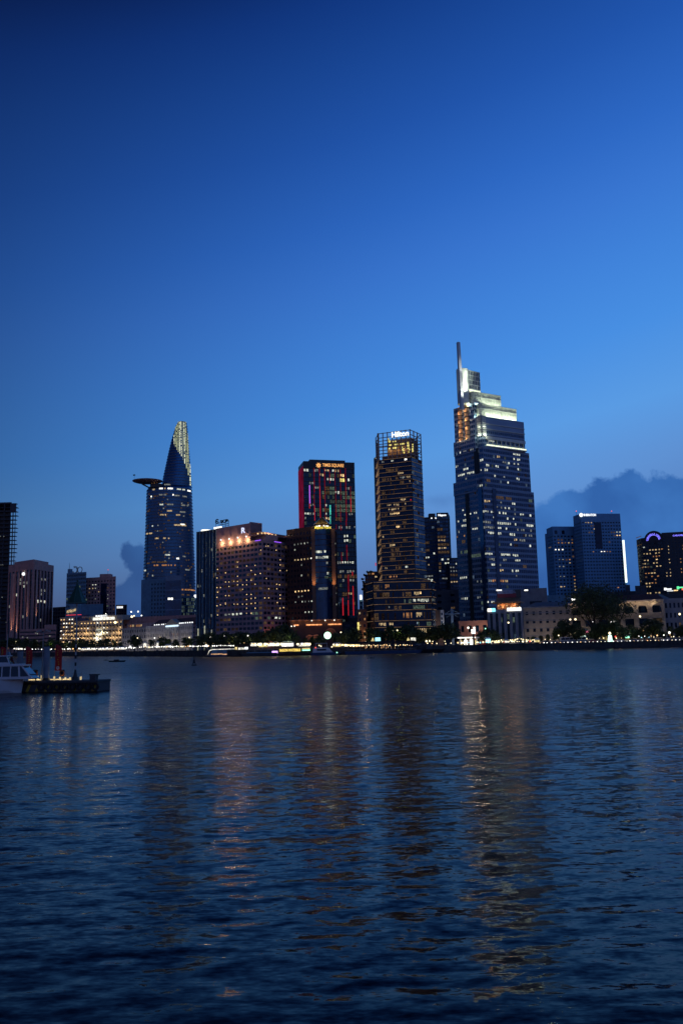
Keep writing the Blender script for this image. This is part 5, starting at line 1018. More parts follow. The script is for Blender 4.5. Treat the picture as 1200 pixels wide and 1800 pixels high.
for (a, b_) in ((872, 881), (921, 927)):
    q0 = W(a, 1037.6, 486); q1 = W(b_, 1038.2, 486); lm = MB().box(q0.x, q1.x, q0.y - .3, q0.y + .3, q0.z - .35, q0.z + .35); obj('billboard_lamp', lm, 'B', bb_)

# ================================================================ COLONIAL FRONT ALONG THE RIGHT
b = Bld('classical_office', 'four storey cream classical office with a low pitched roof right of the columned office')
poly, zt, fs = b.block([(919, 1068, 470), (1002, 1065, 462)], fh=4.1, cw=3.7, wall='cream', gl='glass_dark', depth=18, wr=.4, hr=.42, rev=.35, par=1.4, rnd=rndf(.05, ['d'])); F = fs[0]
mb = MB(); [mb.fbox(F, 0, F.L, GZ + 4.1 * k - .2, GZ + 4.1 * k + .25, .3, .7) for k in range(1, 5)]; mb.fbox(F, -.5, F.L + .5, zt - .5, zt, .3, 1.2); obj('string_courses', mb, 'conc_light', b.root)
mb = MB().prism([F.p(0, 0), F.p(F.L, 0), F.p(F.L, -17), F.p(0, -17)], zt, zt + 2.8, poly2=[F.p(6, -7), F.p(F.L - 6, -7), F.p(F.L - 6, -10), F.p(6, -10)]); obj('roof', mb, 'roof_blue', b.root)
for q in range(5): light('POINT', (*F.p((q + .5) * F.L / 5, 7), GZ + 5), 95, (1, .78, .55), size=.4)  # fill lights without fixtures, added to brighten the office front
b.done(60)
b = Bld('arcaded_hall', 'long cream hall with tall round arches and a lit cornice behind the big riverside tree')
poly, zt, fs = b.block([(1000, 1062, 470), (1165, 1051, 440)], fh=5.6, cw=7.2, wall='cream', gl='glass_dark', depth=20, wr=.66, hr=.55, rev=.6, par=2.2, rnd=rndf(.12, ['d', 'd2', 'navy'])); F = fs[0]
mb = MB(); n_ = max(1, round(F.L / 7.2))
for i in range(n_): mb.ring(F, (i + .5) * F.L / n_, zt - 2.2 - 2.7, 2.4, .9, .55, 1.0, 0, 180, 12)
for i in range(n_ + 1): mb.fbox(F, i * F.L / n_ - .5, i * F.L / n_ + .5, GZ, zt - 2.2, .6, 1.05)
mb.fbox(F, -.3, F.L + .3, zt - 1.1, zt - .3, .6, 1.8); mb.fbox(F, 0, F.L, zt - 8, zt - 7.3, .6, 1.3); obj('arcade', mb, 'cream', b.root)
mb = MB().prism([F.p(0, -1), F.p(F.L, -1), F.p(F.L, -19), F.p(0, -19)], zt - .3, zt + 3.2, poly2=[F.p(5, -7), F.p(F.L - 5, -7), F.p(F.L - 5, -12), F.p(5, -12)]); obj('roof', mb, 'roof_red', b.root)
for px in (1008, 1030, 1093, 1108, 1122, 1137, 1150): u_, z_ = F.hit(px, 1064); light('POINT', (*F.p(u_, 2.6), zt - 2.0), 90, (1, .75, .5), size=.3)
for q in range(7): light('POINT', (*F.p((q + .5) * F.L / 7, 8), GZ + 5), 80, (1, .8, .55), size=.4)  # second row is added fill that lifts the hall's facade
for (a, b_, m_) in ((1012, 1026, 'y3'), (1058, 1072, 'y3'), (1098, 1106, 'y3'), (1085, 1112, 'dim_plaster')): 
    u0_, _ = F.hit(a, 1113); u1_, _ = F.hit(b_, 1113); obj('ground_floor_window', MB().fbox(F, u0_, u1_, GZ + .8, GZ + 3.4, 1.06, 1.1), m_, b.root)
b.done(60)
b = Bld('pale_arcaded_block', 'pale grey three storey block with rows of narrow windows at the right edge')
b.block([(1165, 1054, 442), (1240, 1048, 432)], fh=4.6, cw=2.1, wall='conc_light', gl='glass_dark', depth=18, wr=.5, hr=.5, rev=.35, par=1.4, rnd=rndf(.1, ['d', 'd2'])); b.done(40)
b = Bld('blue_roofed_hall', 'dark blue roofed hall with lit rooftop bar signs at the right edge')
poly, zt, fs = b.block([(1086, 1046, 600), (1260, 1042, 585)], fh=4, cw=8, wall='conc_dark', gl='glass_dark', depth=30, wr=.5, hr=.2, par=2, rnd=rndf(.1, ['d'])); F = fs[0]
u0_, _ = F.hit(1175, 1040); obj('roof_bar', MB().fbox(F, u0_, F.L, zt, zt + 4.2, -9, -2), 'metal_dark', b.root)
for (a, b_, ya, yb, m_) in ((1167, 1171, 1033, 1037.5, 'S'), (1171.5, 1180, 1034, 1036.5, 'S'), (1172, 1183, 1037.6, 1039.2, 'S'), (1184, 1191, 1036.5, 1038.6, 'y2'), (1176, 1184, 1045, 1046.6, 'y2'), (1194, 1206, 1044.6, 1046.2, 'y2'), (1189.5, 1193, 1030.5, 1035.5, 'greenneon'), (1193, 1210, 1030.8, 1033.6, 'greenneon'), (1198, 1204, 1034, 1037, 'rb2'), (1198.5, 1203, 1050, 1057, 'c2')):
    u0_, z0_ = F.hit(a, yb); u1_, z1_ = F.hit(b_, ya); obj('sign_light', MB().fbox(F, u0_, u1_, z0_, z1_, -1.9, -1.5), m_, b.root)
b.done(20)

# ================================================================ HOTEL TOWERS ON THE RIGHT
b = Bld('rounded_hotel_wing', 'pale blue hotel wing with stepped top, left of the tower with the round white emblem')
b.block([(960, 929, 905), (970, 925.5, 885), (1012, 923.5, 890)], fh=3.5, cw=3.6, wall='sher', gl='glass_dark', wr=.55, hr=.5, rev=.3, par=9, rnd=rndf(.02, ['d']), spots=[(965, 967, 961, 'w'), (982, 986, 952, 'd'), (982, 986, 957.5, 'o'), (990, 992, 957.5, 'o'), (998, 1001, 957.5, 'w'), (977, 985, 968, 'B', .6), (1005, 1007, 950, 'd'), (1005, 1009, 958, 'o'), (1005, 1009, 966, 'd'), (992, 996, 986, 'd'), (983, 987, 986, 'dw', .8), (1000, 1002, 986, 'o'), (1005, 1009, 978, 'd'), (1001, 1003, 992.5, 'w'), (983, 988, 999.5, 'dw'), (984, 989, 1013, 'dw', .9), (985, 990, 1032, 'w', .9), (1009, 1013, 1012, 'o'), (1009, 1013, 1020, 'o', .7), (1010, 1013, 1026, 'w'), (1010, 1013, 1031, 'w'), (1010, 1013, 1036, 'w')])
F = vis_faces(b.poly)[0]; c_ = W(963, 938, 903); obj('side_shaft', MB().cyl(c_.x + 1, c_.y + 3, 4, GZ, c_.z, 16), 'sher', b.root)
F = vis_faces(b.poly)[1]; mb = MB(); [mb.fbox(F, u_, u_ + 3, b.zt - 8, b.zt - 4.2, .1, .4) for u_ in (2, 10)]; obj('top_opening', mb, 'glass_dark', b.root); b.done(60)
b = Bld('emblem_hotel_tower', 'tall pale blue hotel slab with a round white emblem and lit name at its top', 'hotel')
poly, zt, fs = b.block([(1007, 908, 880), (1020, 903, 862), (1088.5, 902.5, 868)], fh=3.35, cw=3.1, wall='sher', gl='glass_dark', wr=.62, hr=.42, rev=.3, par=8,
    spots=[(1027, 1029, 917, 'w'), (1033, 1037, 917, 'w', .9), (1041, 1046, 926, 'd', .8), (1044, 1046, 932, 'w'), (1047, 1056, 932, 'o', .7), (1036, 1038, 938, 'd'), (1075, 1079, 939, 'd'), (1085, 1088, 934.5, 'W'), (1085, 1088, 941, 'y2'), (1042, 1049, 968, 'o', .8), (1058, 1061, 968, 'B'), (1064, 1070, 968, 'o', .6), (1076, 1086, 1036, 'o', .5)], rnd=rndf(.01, ['d', 'dm'])); F = fs[1]
for xa, xb in ((1046, 1058),):
    ua, _ = F.hit(xa, 960); ub, _ = F.hit(xb, 960); obj('recessed_bay', MB().fbox(F, ua, ub, zt - 36, zt - 9, .32, .5), 'glass_dark', b.root)
u0_, z_ = F.hit(1020.3, 905.3); mb = MB(); 
for k in range(2): mb.ring(F, u0_, z_, 1.15 if k else 0.05, .85 if k else .9, .3, .7, 0, 360, 20)
obj('round_emblem', mb, 'S', b.root); u0_, z0_ = F.hit(1024.5, 907.3); u1_, z1_ = F.hit(1046, 903.2); text('SHERATON', F, u0_, u1_, z0_, z1_, .35, 'S', b.root, .035, .3)
c_ = W(1035, 901.5, 885); rd = obj('roof_dome', MB().ball((c_.x, c_.y, zt), 2.2, 12, 6), 'sher', b.root)
for px in (1012, 1074): c_ = W(px, 898.5, 868); a_ = obj('aerial', MB().tube((c_.x, c_.y, zt - .5), (c_.x, c_.y, c_.z), .12), 'metal_dark', b.root); obj('beacon', MB().ball(c_, .5, 6, 4), 'rb2', a_)
ua, _ = F.hit(1091.5, 950); mb = MB(); q0 = W(1093, 949.5, 870); q1 = W(1100, 1024, 870); mb.hexa([(q0.x + .0, 869, q1.z), (q0.x + 1.7, 869, q1.z), (q0.x + 1.7, 870.5, q1.z), (q0.x, 870.5, q1.z), (q0.x, 869, q0.z), (q0.x + 1.7, 869, q0.z), (q0.x + 1.7, 870.5, q0.z), (q0.x, 870.5, q0.z)])
obj('vertical_light_bar', mb, 'barwhite', b.root); obj('bar_wall', MB().box(q0.x - 2.5, q0.x + 1.4, 871, 884, GZ, q1.z), 'sher', b.root); obj('bar_frame', MB().box(F.p(F.L)[0] - .2, q0.x + .1, 871, 873, GZ, q0.z - 1), 'conc_dark', b.root); b.done(60)
b = Bld('arch_sign_hotel', 'dark curved hotel with an arched violet neon sign and many orange windows', 'hotel')
poly, zt, fs = b.block([(1118, 949, 850), (1127, 946, 835), (1163, 938, 822)], fh=3.2, cw=3.0, wall='conc_dark', gl='glass_green', wr=.7, hr=.55, rev=.25, par=5, spots=[(1130, 1133, 965, 'W'), (1143, 1146, 967, 'w'), (1153, 1156, 965, 'w'), (1153, 1156, 971, 'w', .9), (1139, 1141, 974, 'w'), (1133, 1136, 977, 'w'), (1133, 1137, 984, 'w'), (1149, 1152, 980, 'o'), (1153, 1156, 985, 'y2'), (1149, 1153, 992, 'w'), (1153, 1156, 977, 'o'), (1129, 1132, 990, 'w'), (1130, 1136, 996, 'w', .9), (1155, 1158, 998, 'w'), (1147, 1152, 1006, 'w', .9), (1156, 1158, 1011, 'o'), (1132, 1134, 1009, 'o'), (1137, 1140, 1028, 'w'), (1147, 1149, 1027, 'o'), (1138, 1140, 1034, 'w'), (1139, 1143, 1043, 'w', .8), (1152, 1156, 1043, 'w', .8)], rnd=rndf(.12, ['d', 'dg', 'o'])); F = fs[-1]
ents = []
poly2, zt2, fs2 = b.block([(1162, 936, 823), (1240, 933, 812)], fh=3.2, cw=3.2, wall='conc_dark', gl='glass_dark', depth=26, wr=.35, hr=.5, rev=.3, par=6, spots=[(1174, 1176.4, 959 + 8 * k, 'w', 1) for k in range(8)] + [(1198, 1200, 958 + 8 * k, 'o', 1) for k in range(7)])
_, zc = F.hit(1148, 950); uc, _ = F.hit(1148, 950); arc = MB(); arc.ring(F, uc, zc, 0.1, 9.3, -1.5, .35, 0, 180, 24); obj('arched_gable', arc, 'conc_dark', b.root)
# the arched neon lettering, letter by letter
sgn = obj('arched_sign', MB().ring(F, uc, zc, 5.0, .25, .4, .6, 5, 175, 24), 'violet2', b.root); word = 'CARAVELLE HOTEL'
for k, ch in enumerate(word):
    if ch == ' ': continue
    a = math.radians(172 - k * 164 / (len(word) - 1)); c = bpy.data.curves.new('letter', 'FONT'); c.body = ch; c.size = 2.3; c.extrude = .12; c.offset = .05; c.align_x = 'CENTER'
    o = bpy.data.objects.new('letter', c); link(o); bpy.context.view_layer.update(); me = bpy.data.meshes.new_from_object(o); bpy.data.objects.remove(o); me.name = 'letter'; me.materials.clear(); me.materials.append(MT['violet2'])
    rot = a - math.pi / 2; ru = Vector((*(F.u * math.cos(rot)), math.sin(rot))); rz = Vector((*(F.u * -math.sin(rot)), math.cos(rot))); n3 = Vector((*F.n, 0)); M_ = Matrix((ru, rz, n3)).transposed().to_4x4(); M_.translation = Vector((*F.p(uc + 5.4 * math.cos(a), .6), zc + 5.4 * math.sin(a))) - ORG[sgn.name]
    me.transform(M_); o = bpy.data.objects.new('letter', me); link(o); o.parent = sgn; ORG[o.name] = ORG[sgn.name]
Fq = fs2[0]; u0_, z0_ = Fq.hit(1181.5, 943); u1_, z1_ = Fq.hit(1204, 939); text('CARAVELLE', Fq, u0_, u1_, z0_, z1_, .35, 'violet2', b.root, .03, .3)
for py in (944.5, 959): _, z_ = fs[0].hit(1121, py); obj('edge_light', MB().fbox(fs[0], 0, fs[0].L, z_ - .3, z_ + .3, .3, .6), 'd', b.root); 
u_, z_ = fs[1].hit(1121, 970) if False else fs[0].hit(1120, 1000); light('SPOT', (*fs[0].p(2, 5), z_ - 20), 6000, (1, .6, .35), (*fs[0].p(2, .5), z_ + 18), .4, spot=.5); b.done(90)
b = Bld('dark_hotel_podium', 'plain dark podium blocks in front of the right hotel towers'); b.block([(1000, 1042, 820), (1118, 1040, 800)], fh=4, cw=6, wall='conc_dark', gl='glass_dark', depth=20, wr=.5, hr=.3, par=3, rnd=rndf(.05, ['d'])); 
b.block([(1115, 1030, 760), (1135, 1029, 760)], fh=4, cw=6, wall='conc_dark', gl='glass_dark', depth=20, par=2); b.block([(1098, 1028, 815), (1106, 1028, 815)], fh=4, cw=6, wall='conc_dark', gl='glass_dark', depth=20, par=2); b.done(10)
# ================================================================ TREES
def crown_mesh(name, R, H, nclump, nleaf, ls, seed, gap=.0):
    rs = random.Random(seed); v = []; f = []
    for c in range(nclump):
        a = rs.uniform(0, 6.283); r = math.sqrt(rs.random()); zz = rs.uniform(-1, 1); k = math.sqrt(max(0, 1 - zz * zz)) * r
        cx_, cy_, cz_ = k * R * math.cos(a) * .85, k * R * math.sin(a) * .85, H * .5 + zz * H * .42; cr_ = R * rs.uniform(.16, .36)
        for _ in range(nleaf):
            d = Vector((rs.gauss(0, 1), rs.gauss(0, 1), rs.gauss(0, .75))).normalized() * cr_ * rs.uniform(.55, 1.05); p = Vector((cx_, cy_, cz_)) + d
            n = Vector((rs.gauss(0, 1), rs.gauss(0, 1), rs.gauss(0, 1))).normalized(); t = n.orthogonal().normalized(); b_ = n.cross(t); s = ls * rs.uniform(.6, 1.3); i = len(v)
            v += [tuple(p - t * s - b_ * s * .5), tuple(p + t * s - b_ * s * .5), tuple(p + t * s * .6 + b_ * s * .6), tuple(p - t * s * .6 + b_ * s * .6)]; f.append((i, i + 1, i + 2, i + 3))
    me = bpy.data.meshes.new(name); me.from_pydata(v, [], f); me.materials.append(MT['leaf']); return me
def leafmat():
    M = bpy.data.materials.new('leaf'); M.use_nodes = True; t = M.node_tree; p = t.nodes['Principled BSDF']; g = t.nodes.new('ShaderNodeNewGeometry'); r = t.nodes.new('ShaderNodeValToRGB')
    r.color_ramp.elements[0].color = (.018, .030, .012, 1); r.color_ramp.elements[1].color = (.085, .115, .035, 1); t.links.new(g.outputs['Random Per Island'], r.inputs[0]); t.links.new(r.outputs[0], p.inputs['Base Color']); p.inputs['Roughness'].default_value = .6
    MT['leaf'] = M
leafmat()
def trunk_mb(h, R, H, seed):
    rs = random.Random(seed); mb = MB(); mb.tube((0, 0, -.2), (.1, .05, h * .6), .03 * (h + H), .022 * (h + H), 8); mb.tube((.1, .05, h * .6), (0, 0, h + H * .25), .022 * (h + H), .012 * (h + H), 7)
    for k in range(7):
        a = k * 2.4 + rs.random(); z0_ = h * rs.uniform(.6, 1.0); mb.tube((.1, .05, z0_), (R * .62 * math.cos(a), R * .62 * math.sin(a), h + H * rs.uniform(.25, .6)), .011 * (h + H), .004 * (h + H), 5)
    return mb
PROTO = []
for k, (h, R, H, nc_, nl) in enumerate(((2.2, 3.4, 5.0, 46, 26), (2.0, 4.2, 5.2, 60, 26), (2.6, 2.6, 6.0, 40, 24), (1.6, 3.0, 3.6, 34, 22))):
    cm = crown_mesh('crown', R, H, nc_, nl, .30, 100 + k); tmb = trunk_mb(h, R, H, 50 + k); tm = bpy.data.meshes.new('trunk'); tm.from_pydata(tmb.v, [], tmb.f); tm.materials.append(MT['bark']); PROTO.append((h, R, H, cm, tm))
def tree(px, off, kind, top, label, group='trees along the waterfront', name='tree', x=None, zb=GZ):
    q = sh(px, off) if x is None else x; h, R, H, cm, tm = PROTO[kind]; zt_ = W(px, top, q[1]).z; s = max(.5, (zt_ - zb) / (h + H * .96))
    r = thing(name, label, 'tree', (q[0], q[1], zb), group); r.rotation_euler.z = random.uniform(0, 6.28); sx = s * random.uniform(.85, 1.15) if s < 2.0 else s * .75; r.scale = (sx, sx, s)
    t_ = bpy.data.objects.new('trunk', tm); link(t_); t_.parent = r; c_ = bpy.data.objects.new('crown', cm); link(c_); c_.parent = r; c_.location = (0, 0, h); return r
ORD = ['first', 'second', 'third', 'fourth', 'fifth', 'sixth', 'seventh', 'eighth', 'ninth', 'tenth', 'eleventh', 'twelfth', 'thirteenth', 'fourteenth', 'fifteenth', 'sixteenth', 'seventeenth', 'eighteenth', 'nineteenth', 'twentieth', 'twenty-first', 'twenty-second', 'twenty-third', 'twenty-fourth', 'twenty-fifth', 'twenty-sixth', 'twenty-seventh', 'twenty-eighth', 'twenty-ninth', 'thirtieth', 'thirty-first', 'thirty-second', 'thirty-third', 'thirty-fourth', 'thirty-fifth', 'thirty-sixth', 'thirty-seventh', 'thirty-eighth', 'thirty-ninth', 'fortieth', 'forty-first', 'forty-second', 'forty-third', 'forty-fourth', 'forty-fifth', 'forty-sixth', 'forty-seventh', 'forty-eighth', 'forty-ninth', 'fiftieth']
TR = {'below the low pink office block': [(8, 1124), (20, 1121), (32, 1122), (46, 1124), (60, 1125), (74, 1126), (90, 1124), (102, 1127)],
      'in front of the floodlit riverside hotel': [(118, 1128), (130, 1127), (142, 1124), (152, 1126), (163, 1127), (177, 1125), (188, 1122), (200, 1126), (212, 1128)],
      'in front of the customs house': [(237, 1118), (266, 1124), (285, 1121), (296, 1123), (309, 1125), (326, 1120), (335, 1122)],
      'below the dark glass hotel and the mauve hotel': [(350, 1118), (361, 1116), (372, 1113), (384, 1117), (396, 1113), (408, 1116), (420, 1112), (432, 1113), (444, 1115), (456, 1111), (468, 1110), (480, 1108), (492, 1102), (502, 1101), (512, 1109)],
      'in front of the brown tower podium': [(524, 1117), (536, 1121), (548, 1120), (562, 1118), (590, 1112), (600, 1116), (612, 1109), (622, 1106)],
      'below the gold banded tower': [(650, 1103), (662, 1105), (674, 1108), (686, 1100), (698, 1103), (712, 1102), (724, 1101), (736, 1108), (768, 1102), (780, 1099), (792, 1097), (758, 1104)],
      'below the columned office and the classical office': [(845, 1110), (856, 1106), (868, 1109), (936, 1120), (950, 1117), (962, 1115), (974, 1112), (984, 1105), (990, 1092)],
      'in front of the arcaded hall': [(1012, 1098), (1045, 1102), (1052, 1094), (1062, 1098), (1080, 1090), (1096, 1105), (1108, 1100), (1120, 1108), (1132, 1104), (1146, 1090), (1154, 1096), (1166, 1110), (1178, 1101), (1190, 1104), (1200, 1100)]}
for where, lst in TR.items():
    for k, (px, top) in enumerate(sorted(lst)): tree(px, 15 + (k * 7) % 5, (k * 3 + int(px)) % 3, top, f'dark leafy tree {where}, {ORD[k]} from the left', 'trees ' + where)
# the one big riverside tree
bh, bR, bH = 9.0, 13.5, 14.5; bc = crown_mesh('crown', bR * 1.25, bH * .8, 90, 40, .40, 77); tmb = MB(); tmb.tube((0, 0, -.3), (.4, 0, 4.5), .85, .6, 10)
rs_ = random.Random(3)
for k in range(9):
    a = k * 2.4; e = (bR * .34 * math.cos(a), bR * .34 * math.sin(a), bh + rs_.uniform(0, 3)); tmb.tube((.4, 0, 4.2), e, .42, .22, 7)
    for m_ in range(2): tmb.tube(e, (e[0] * 2.1 + rs_.uniform(-2, 2), e[1] * 2.1 + rs_.uniform(-2, 2), bh + bH * rs_.uniform(.35, .7)), .2, .07, 5)
tm = bpy.data.meshes.new('trunk'); tm.from_pydata(tmb.v, [], tmb.f); tm.materials.append(MT['bark'])
for (px, top, sc2, lb) in ((1047, 1034, 1.0, 'huge spreading rain tree with forked dark trunk in front of the arcaded hall'), (1078, 1052, .8, 'second large spreading tree just right of the huge rain tree')):
    q = sh(px, 26); r = thing('large_tree', lb, 'tree', (q[0], q[1], GZ)); s = (W(px, top, q[1]).z - GZ) / (bh + bH * .95); r.scale = (s * .9, s * .9, s); r.rotation_euler.z = sc2 * 2
    for nm, me in (('trunk', tm), ('crown', bc)):
        o = bpy.data.objects.new(nm, me); link(o); o.parent = r
        if nm == 'crown': o.location = (0, 0, bh + bH * .18)
# planting on the terraces of the stepped block
for k, (px, py) in enumerate(TERR_SP):
    p = W(px, py, 509 if k else 509); r = thing('terrace_bush', f'leafy bush on the terraces of the stepped brown block, {ORD[k]} of the seven', 'bush', (p.x, p.y, p.z - 1.2), 'bushes on the stepped block'); r.scale = (.42, .42, .34)
    o = bpy.data.objects.new('foliage', PROTO[3][3]); link(o); o.parent = r

# ================================================================ LAMPS
def lamp(px, py, off, m, r, label, group, pole=True, style='globe', y=None):
    q = sh(px, off) if y is None else (W(px, py, y).x, y); z = W(px, py, q[1]).z; x = W(px, py, q[1]).x; z = max(z, GZ + .5)
    t = thing('street_lamp' if z > GZ + 3 else 'bollard_lamp', label, 'lamp', (x, q[1], GZ), group); mb = MB().cyl(x, q[1], .09 if z > GZ + 3 else .05, GZ, z - r * .6, 6, r2=.05)
    if z > GZ + 3: mb.box(x - .25, x + .25, q[1] - .12, q[1] + .12, z - r * .9, z - r * .5)
    obj('pole', mb, 'metal_dark', t); obj('lamp_head', MB().ball((x, q[1], z), r, 8, 6), m, t); return t
emit('LW', (1.0, .98, .90), 2.6, mis=True); emit('LY', (1.0, .84, .50), 2.4, mis=True); emit('LO', (1.0, .60, .26), 2.0, mis=True); emit('LG', (.35, 1.0, .65), 2.2); emit('LC', (.35, .80, 1.0), 1.8); emit('LP', (.7, .4, 1.0), 1.8); emit('LR', (1.0, .12, .08), 1.5); emit('gw', (1.0, .95, .82), .9, var=.5, vs=1.5); emit('gy', (1.0, .80, .34), .8, var=.5, vs=1.5)
RL = random.Random(21)
def row(name, x0, x1, n, y0, y1, m, r, off, where, jit=.5):
    xs = sorted(x0 + (x1 - x0) * (i + .5) / n + RL.uniform(-jit, jit) for i in range(n))
    for i, x in enumerate(xs):
        y = y0 + (y1 - y0) * (x - x0) / (x1 - x0) + RL.uniform(-.45, .45); mm = m if RL.random() < .7 else RL.choice(['LW', 'LY', 'LO', 'LO', 'LR', 'LC'] if off > 8 else ['LW', 'LY', 'LO'])
        lamp(x, y, off, mm, r * RL.uniform(.5, 1.15), f'{name} {where}, {ORD[i]} from the left', f'lamps {where}')
row('small white lamp', 24, 100, 13, 1140.5, 1141.5, 'LW', .42, 3, 'on the quay below the low pink office block', 2)
row('small white lamp', 104, 240, 34, 1141, 1138.6, 'LW', .46, 3, 'on the quay before the riverside hotel', 1.5)
row('small white lamp', 244, 368, 38, 1137.5, 1135.5, 'LW', .36, 3, 'on the quay before the customs house', .8)
row('small white lamp', 372, 412, 11, 1135, 1134.6, 'LW', .27, 3, 'on the quay before the dark glass hotel', .5)
row('market lamp', 440, 548, 26, 1132.5, 1132.5, 'LY', .68, 7, 'over the night market stalls', 2.5)
row('small yellow lamp', 586, 640, 14, 1133, 1135.5, 'LY', .5, 6, 'on the quay left of the restaurant barge', 2)
row('small white lamp', 944, 1205, 36, 1133.8, 1126.5, 'LW', .27, 3, 'on the quay before the arcaded hall', 1.5)
row('white globe lamp', 1116, 1182, 6, 1119, 1115.5, 'LW', .34, 13, 'on tall posts before the arcaded hall', .5)
row('coloured lamp', 800, 948, 34, 1130, 1127, 'LY', .42, 10, 'along the road before the columned office', 2.5)
row('shop light', 950, 1200, 26, 1124, 1119, 'LY', .32, 19, 'along the pavement before the arcaded hall', 3)
row('shop light', 345, 440, 12, 1131, 1130, 'LO', .22, 17, 'along the pavement before the mauve hotel', 3)
row('small yellow lamp', 748, 806, 6, 1131, 1131, 'LY', .33, 5, 'on the quay right of the restaurant barge', 5)
ST = [(242, 1121.5, 'LY', .45), (272, 1121.5, 'LW', .45), (282, 1120.5, 'LY', .42), (333, 1120.5, 'LY', .42), (369, 1119, 'LW', .5), (394, 1118, 'LW', .26), (407, 1118.5, 'LY', .55), (414.5, 1119.5, 'LY', .32), (435.5, 1117.3, 'LW', .45), (500, 1114.5, 'LW', .33), (510, 1123, 'LY', .4), (509, 1114, 'LG', .25), (599, 1111.5, 'LY', .4),
      (642.5, 1128.5, 'LY', .4), (690, 1109, 'LY', .30), (698, 1108, 'LY', .45), (749, 1127, 'LY', .6), (755, 1126.5, 'LY', .6), (760, 1127, 'LY', .4), (780.5, 1127, 'LY', .5), (852.5, 1105, 'LG', .4), (893, 1094.5, 'LY', .55), (1001.5, 1089, 'LY', .55), (1010.5, 1088.7, 'LY', .65), (1124, 1083.5, 'LY', .6), (1193.5, 1079.5, 'LY', .65), (1073, 1093.5, 'LW', .6), (1079.5, 1093, 'LW', .8),
      (1005, 1053.8, 'LW', .6), (1009, 1053.5, 'LW', .55), (981, 1117, 'LY', .4), (1009, 1112, 'LY', .5), (1041, 1093, 'LW', .2), (1107, 1114.5, 'LW', .75), (1106, 1118, 'LG', .5), (1175.5, 1112, 'LW', .7), (1085.5, 1114, 'LY', .7), (1081, 1119, 'LR', .5), (1130, 1108, 'LO', .6), (254.5, 1134, 'LW', 1.1), (277, 1135, 'LW', .9), (364, 1134.5, 'LW', 1.0), (229, 1137, 'LW', .8),
      (29, 1128, 'LY', .8), (89.5, 1142, 'LW', .55), (112, 1136, 'LY', .5), (115, 1132.5, 'LY', .5), (118, 1136, 'LW', .4), (231, 1075.5, 'LW', .6), (243, 1075, 'LW', .6), (249, 1082, 'LW', .5), (232, 1084, 'LY', .9), (236, 1082.5, 'LY', .6), (186.5, 1079, 'LW', .4), (203, 1094, 'LY', 1.1), (498, 1116, 'LW', .25)]
for k, (px, py, m, r) in enumerate(ST):
    q = sh(px, 17 if py > 1100 else 20); t = lamp(px, py, 17 + (k % 4), m, r * .82, f'tall street lamp, number {k + 1}', 'tall street lamps', y=q[1] if py > 1050 else None)
LK = {'LW': 'white', 'LY': 'yellow', 'LO': 'orange', 'LG': 'green', 'LR': 'red'}
LND = [(0, 35, 'below the pink tower'), (35, 104, 'before the low pink office'), (104, 216, 'before the riverside hotel'), (216, 258, 'before the grey office wing'), (258, 345, 'before the customs house'), (345, 381, 'before the dark glass hotel'), (381, 512, 'before the mauve hotel'), (512, 630, 'before the brown tower'), (630, 765, 'before the gold banded tower'), (765, 858, 'before the skyscraper'), (858, 918, 'before the columned office'), (918, 1003, 'before the classical office'), (1003, 1165, 'before the arcaded hall'), (1165, 1300, 'before the pale block at the right edge')]
cnt_ = {}
lamps_ = [o for o in list(sc.objects) if o.get('group') == 'tall street lamps']; lamps_.sort(key=lambda o: o.location.x)
byk = {}
for o in lamps_:
    k = int(str(o['label']).split()[-1]) - 1; px, py, m, r = ST[k]; w_ = [w for a, b_, w in LND if a <= px < b_][0]; byk.setdefault((LK[m], w_), []).append((px, o))
for (c_, w_), L_ in byk.items():
    L_.sort(key=lambda e: e[0])
    for i, (px, o) in enumerate(L_): o['label'] = f'{c_} street lamp {w_}' + (f', {ORD[i]} {c_} one from the left' if len(L_) > 1 else ''); o['group'] = f'{c_} street lamps {w_}' if len(L_) > 1 else 'street lamps'

for px, py, c_ in ((294, 1126, (.9, 1, .4)), (330, 1126, (.8, 1, .35)), (118, 1132, (1, .9, .5)), (197, 1128, (.9, 1, .4)), (36, 1132, (1, .8, .4)), (90, 1132, (.7, 1, .3)), (405, 1124, (1, .85, .4)), (440, 1123, (1, .9, .5)), (508, 1122, (.8, 1, .4)), (602, 1122, (1, .85, .4)),
        (698, 1114, (.8, 1, .2)), (760, 1120, (1, .8, .4)), (866, 1117, (.5, .9, .7)), (940, 1122, (1, .8, .4)), (1036, 1116, (.8, .9, .5)), (1085, 1112, (1, .8, .4)), (1105, 1112, (.6, 1, .6)), (1150, 1113, (1, .9, .6)), (1180, 1113, (1, .9, .7)), (136, 1130, (1, .85, .5)), (170, 1131, (1, .9, .5)), (480, 1120, (1, .8, .4)), (545, 1125, (1, .7, .4)), (640, 1120, (1, .8, .3)), (975, 1120, (1, .8, .4))):
    q_ = sh(px, 10.5); light('POINT', (W(px, py, q_[1]).x, q_[1], max(GZ + 2, W(px, py, q_[1]).z)), 55 if px > 240 else 120, c_, size=.3)
